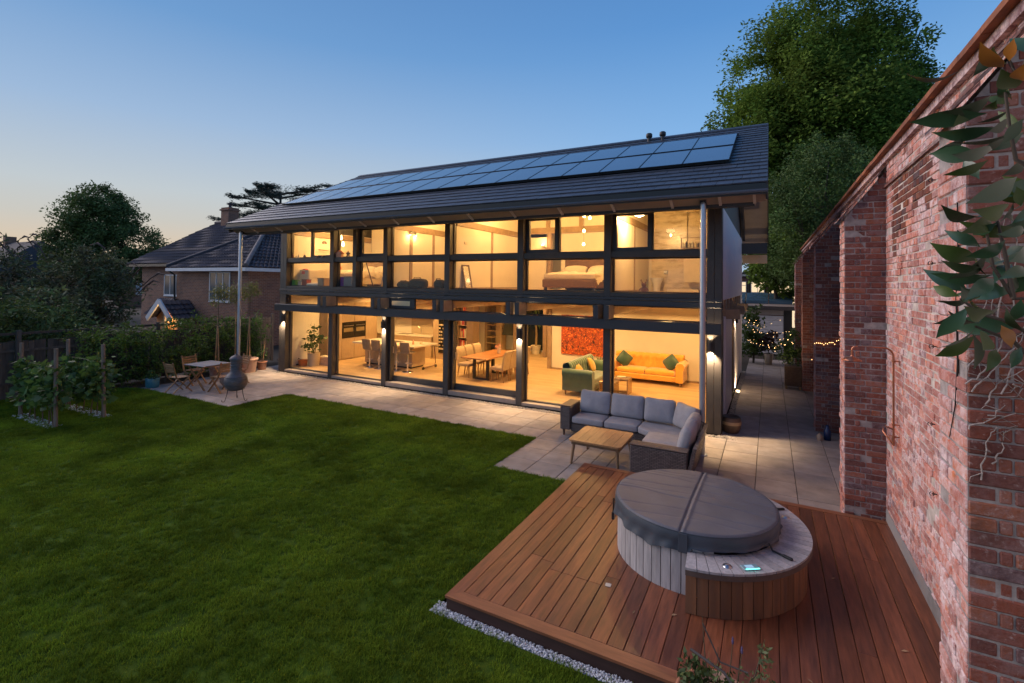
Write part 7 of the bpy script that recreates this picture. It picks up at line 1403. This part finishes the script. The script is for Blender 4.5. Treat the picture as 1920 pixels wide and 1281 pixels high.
# further roofs to the left
fr_ = thing('distant_house', 'dark roofed house low on the horizon beyond the shrubs', 'house', (-62, 17.8, 0)); FRF = M('far_roof', (.07, .06, .065), .9, var=.2, ns=.6)
b = MB(); b.box(-5, 5, -3, 5, 0, 3.6); part('wall', b, NBR, fr_); b = MB(); b.add([(-5.6, -3.6, 3.5), (5.6, -3.6, 3.5), (5.6, 5.6, 3.5), (-5.6, 5.6, 3.5), (-3.5, 1, 6.7), (3.5, 1, 6.7)], [(0, 1, 5, 4), (1, 2, 5), (2, 3, 4, 5), (3, 0, 4)]); rf = part('roof', b, FRF, fr_); b = MB(); b.box(-4.2, -3.6, .6, 1.4, 5.8, 7.3); part('chimney', b, NBR, fr_, None)
for x in (-2.6, 1.5): b = MB(); b.box(x, x + 1.2, -3.04, -3.0, 1.4, 2.8); part('window', b, WUP, fr_)
f2 = dup(fr_, (-66, 34, 0), rad(25), 'dark roofed house low on the horizon between the dark round tree and the neighbouring roof'); f3 = dup(fr_, (-70, 8.5, 0), rad(-20), 'dark roofed house at the edge of the picture under the sunset')
TREEL = M('treeline_leaf', (.035, .052, .022), .7, var=.3, ns=.2, irand=.4, world=True)
def treeline(label, pts, seed, size=.9, n=9000):
    r = np.random.default_rng(seed); C = []
    for (x, y, z, rx) in pts:
        for k in range(26): d = r.normal(0, 1, 3); d /= np.linalg.norm(d); C.append((x + d[0] * rx, y + d[1] * rx, max(.3, z * .55 + d[2] * z * .45), rx * .28))
    V, F = leaf_cloud(C, size, n, seed, .7, 1.8); o = link('treeline', np_mesh('treeline', V, F), TREEL); return tag(o, label, None, None, 'stuff')
treeline('distant mass of trees on the horizon beyond the neighbouring houses', [(-95 + 7 * k, 45 + 6 * k + 6 * math.sin(k * 2), 5.2 + 1.0 * math.sin(k * 1.7), 4.5) for k in range(9)], 5)
treeline('distant mass of trees at the edge of the sunset', [(-110, -10 + 9 * k, 4.4 + .8 * math.sin(k), 5) for k in range(7)], 6)
treeline('distant trees behind the flat-roofed brick building', [(-12 + 4.2 * k, 66 + 2 * math.sin(k), 6.0 + 1.2 * math.sin(k * 1.3), 3.4) for k in range(9)], 7, .7)

# ------------------------------------------------------------------ end of the side passage
GAR = M('garage_white', (.60, .585, .60), .6, var=.04)
g_ = thing('garage', 'flat-roofed garage with a white ribbed door at the end of the side passage', 'garage', (-.5, 27.0, 0)); go_ = tuple(g_.location)
def gp(name, b, m, pa=None): return part(name, b, m, pa or g_, go_)
for k in range(8): b = MB(); b.cbox(-2.6, .62, 27.02, 27.06, .02 + k * .235, .02 + k * .235 + .228, .008); gp('door_panel', b, GAR)
b = MB(); b.box(.63, .98, 26.98, 27.3, 0, 2.2); gp('post', b, BLACK); b = MB(); b.box(-3.0, -2.62, 26.98, 27.3, 0, 2.2); gp('post', b, BLACK); b = MB(); b.box(-3.0, .98, 27.31, 32, 0, 2.18); gp('wall', b, NBR)
b = MB(); b.box(-2.6, .62, 27.0, 27.08, 1.93, 2.2); gp('lintel', b, M('garage_lintel', (.42, .38, .36), .6, var=.05)); b = MB(); b.box(-3.2, 1.2, 26.7, 26.74, 2.18, 2.36); b.box(-3.2, 1.2, 26.74, 32.2, 2.19, 2.33); gp('fascia', b, M('dark_fascia', (.05, .04, .038), .7))
b = MB(); b.box(-3.15, 1.15, 26.76, 32.1, 2.34, 2.37); gp('roof', b, M('roof_shingle_gravel', (.20, .15, .13), .95, var=.4, ns=18, col2=(.32, .25, .2), c2s=30, bump=.6, bs=40))
for k in range(3): b = MB(); b.add([(-2.3 + k * 1.15, 30.0, 2.55), (-1.2 + k * 1.15, 30.0, 2.55), (-1.2 + k * 1.15, 31.6, 2.95), (-2.3 + k * 1.15, 31.6, 2.95), (-2.3 + k * 1.15, 30.0, 2.38), (-1.2 + k * 1.15, 30.0, 2.38), (-1.2 + k * 1.15, 31.6, 2.38), (-2.3 + k * 1.15, 31.6, 2.38)], [(0, 1, 2, 3), (4, 5, 1, 0), (5, 6, 2, 1), (6, 7, 3, 2), (7, 4, 0, 3)]); gp('skylight', b, M('blue_skylight', (.05, .10, .15), .25, var=.15, ns=2))
fb_ = thing('flat_roofed_building', 'flat-roofed brick building with lit windows beyond the garage', 'building', (-3, 46, 0)); fo_ = tuple(fb_.location)
def fp(name, b, m, pa=None): return part(name, b, m, pa or fb_, fo_)
DBR = wallbrick('dark_brick', (.16, .075, .07), (.12, .055, .055), (.18, .13, .12)); LITP = lamp_mat('lit_room', (1.0, .70, .34), .95)
b = MB(); b.box(-9, -.02, 46, 54, 0, 4.15); fp('wall', b, DBR); b = MB(); b.box(-9.2, 4.2, 45.85, 54, 4.2, 4.5); fp('roof', b, M('roof_edge_white', (.5, .52, .56), .6)); b = MB(); b.box(-9.2, 4.2, 45.83, 45.85, 4.38, 4.52); fp('roof_edge', b, FRAME)
b = MB(); b.box(0, 4, 46.02, 46.1, 0, 3.5); fp('lit_wall', b, LITP); b = MB(); b.box(0, 4, 46.0, 46.1, 3.5, 4.19); fp('fascia_panel', b, M('roof_edge_white', (.5, .52, .56)))
for x0, x1 in ((-1.32, -.40), (-2.9, -1.78)):
    b = MB(); b.box(x0 - .06, x1 + .06, 45.94, 45.99, 2.80, 3.74); w = fp('window', b, WUP); b = MB(); b.box(x0, (x0 + x1) / 2 - .03, 45.92, 45.938, 2.86, 3.68); b.box((x0 + x1) / 2 + .03, x1, 45.92, 45.938, 2.86, 3.38); b.box((x0 + x1) / 2 + .03, x1, 45.92, 45.938, 3.44, 3.68); fp('pane', b, LITP, w)
b = MB(); b.tube([(.12, 45.9, 0), (.12, 45.9, 4.1)], .06, 8); b.box(-.05, .3, 45.8, 45.98, 3.75, 4.12); fp('downpipe', b, BLACK); b = MB(); b.tube([(-1.75 + .2, 45.95, 2.5), (-1.55, 45.95, 4.2)], .05, 6); fp('downpipe', b, BLACK)
b = MB(); b.lathe([(0, -.1), (.10, -.05), (.12, .03), (0, .10)], (-.16, 45.9, 3.45), 12); fp('alarm_box', b, M('alarm_pink', (.75, .40, .32), .5))
# plants in the passage
blob_tree('laurel_bush', 'tall glossy laurel bush against the white house wall at the passage end', (-.62, 23.6, 0), [(0, 0, .8, .55, .6), (-.1, 0, 1.5, .55, .55), (.05, 0, 2.1, .42, .45), (.25, -.1, 1.1, .4, .5), (-.3, .1, .6, .5, .5)], 2600, .14, LEAFD, (.04, 1.6), 'shrub', seed=81, sub=30, shell=.2, shape=2.4)
t = blob_tree('potted_shrub', 'dark red shrub in a metal pot at the end of the passage', (-.02, 23.4, 0), [(0, 0, .95, .36, .40), (.12, 0, 1.25, .25, .2), (-.15, 0, .85, .25, .25)], 900, .13, M('dark_red_leaf', (.060, .028, .024), .5, var=.3, irand=.4), (.02, .9), 'potted plant', seed=83, sub=30, shell=.2, shape=2.0); b = MB(); b.lathe([(.13, 0), (.19, .46), (.18, .47), (0, .42)], n=18); part('pot', b, M('zinc_pot', (.36, .29, .22), .4, .5), t)
blob_tree('privet_bush', 'dark green bush behind the rattan planter in the passage', (.62, 22.6, 0), [(0, 0, .7, .42, .5), (.15, 0, 1.25, .36, .4), (-.15, 0, .9, .3, .3)], 1500, .10, LEAFD, (.03, .8), 'shrub', seed=85, sub=30, shell=.2, shape=2.4)
t = thing('rattan_planter', 'square brown rattan planter on wooden feet beside the third buttress', 'planter', (.69, 18.35, 0)); b = MB(); b.cbox(-.24, .24, -.24, .24, .10, .72, .015); part('body', b, wicker('tan_rattan', (.20, .13, .08), (.13, .085, .055)), t); b = MB(); b.cbox(-.255, .255, -.255, .255, .721, .76, .012); part('rim', b, WTOPM, t)
for x in (-.19, .19):
    for y in (-.19, .19): b = MB(); b.box(x - .03, x + .03, y - .03, y + .03, 0, .10); part('foot', b, CANE, t)
V, F = leaf_cloud([(0, 0, .95, .14), (.1, 0, 1.2, .12), (-.1, .05, 1.1, .12)], .10, 420, 87); link('foliage', np_mesh('foliage', V, F), LEAFD, t)
# fairy lights across the passage
FL = lamp_mat('fairy_bulb', (1.0, .58, .22), 9); t = thing('fairy_lights', 'strings of tiny warm fairy lights hung across the side passage', 'fairy lights', (.2, 21.5, 2)); rr = random.Random(6); wb = MB(); bb = MB()
for k in range(8):
    a = Vector((-.95, 22.5 + rr.uniform(-2, 1.5), rr.uniform(1.0, 2.2))); c = Vector((rr.uniform(.3, 1.42), rr.uniform(15.5, 23), rr.uniform(1.1, 2.1))); pts = []
    for q in range(15): f_ = q / 14; p = a.lerp(c, f_); p.z -= .28 * math.sin(PI * f_); pts.append(p)
    wb.tube(pts, .003, 4, caps=False)
    for p in pts[1:]:
        if rr.random() < .6: s = rr.uniform(.006, .012); bb.lathe([(0, -s), (s, 0), (0, s)], (p.x + rr.gauss(0, .05), p.y, p.z + rr.gauss(0, .06)), 5, True, False)
part('wire', wb, BLACK, t, tuple(t.location)); part('bulbs', bb, FL, t, tuple(t.location))['kind'] = 'stuff'
t = thing('pier_lights', 'single string of fairy lights draped along the second buttress', 'fairy lights', (1.1, 13.15, 1.9)); wb = MB(); bb = MB(); pts = [Vector((.93 + .49 * f_ / 14, 13.17, 2.02 + .10 * f_ / 14 - .05 * math.sin(PI * f_ / 14))) for f_ in range(15)]; wb.tube(pts, .004, 4, caps=False)
for p in pts: bb.lathe([(0, -.008), (.008, 0), (0, .008)], tuple(p + Vector((0, -.01, rr.gauss(0, .02)))), 5, True, False)
part('wire', wb, BLACK, t, tuple(t.location)); part('bulbs', bb, FL, t, tuple(t.location))['kind'] = 'stuff'
light('fairy_glow', 'POINT', (.2, 20.5, 1.7), 5, (1, .6, .25), .3)
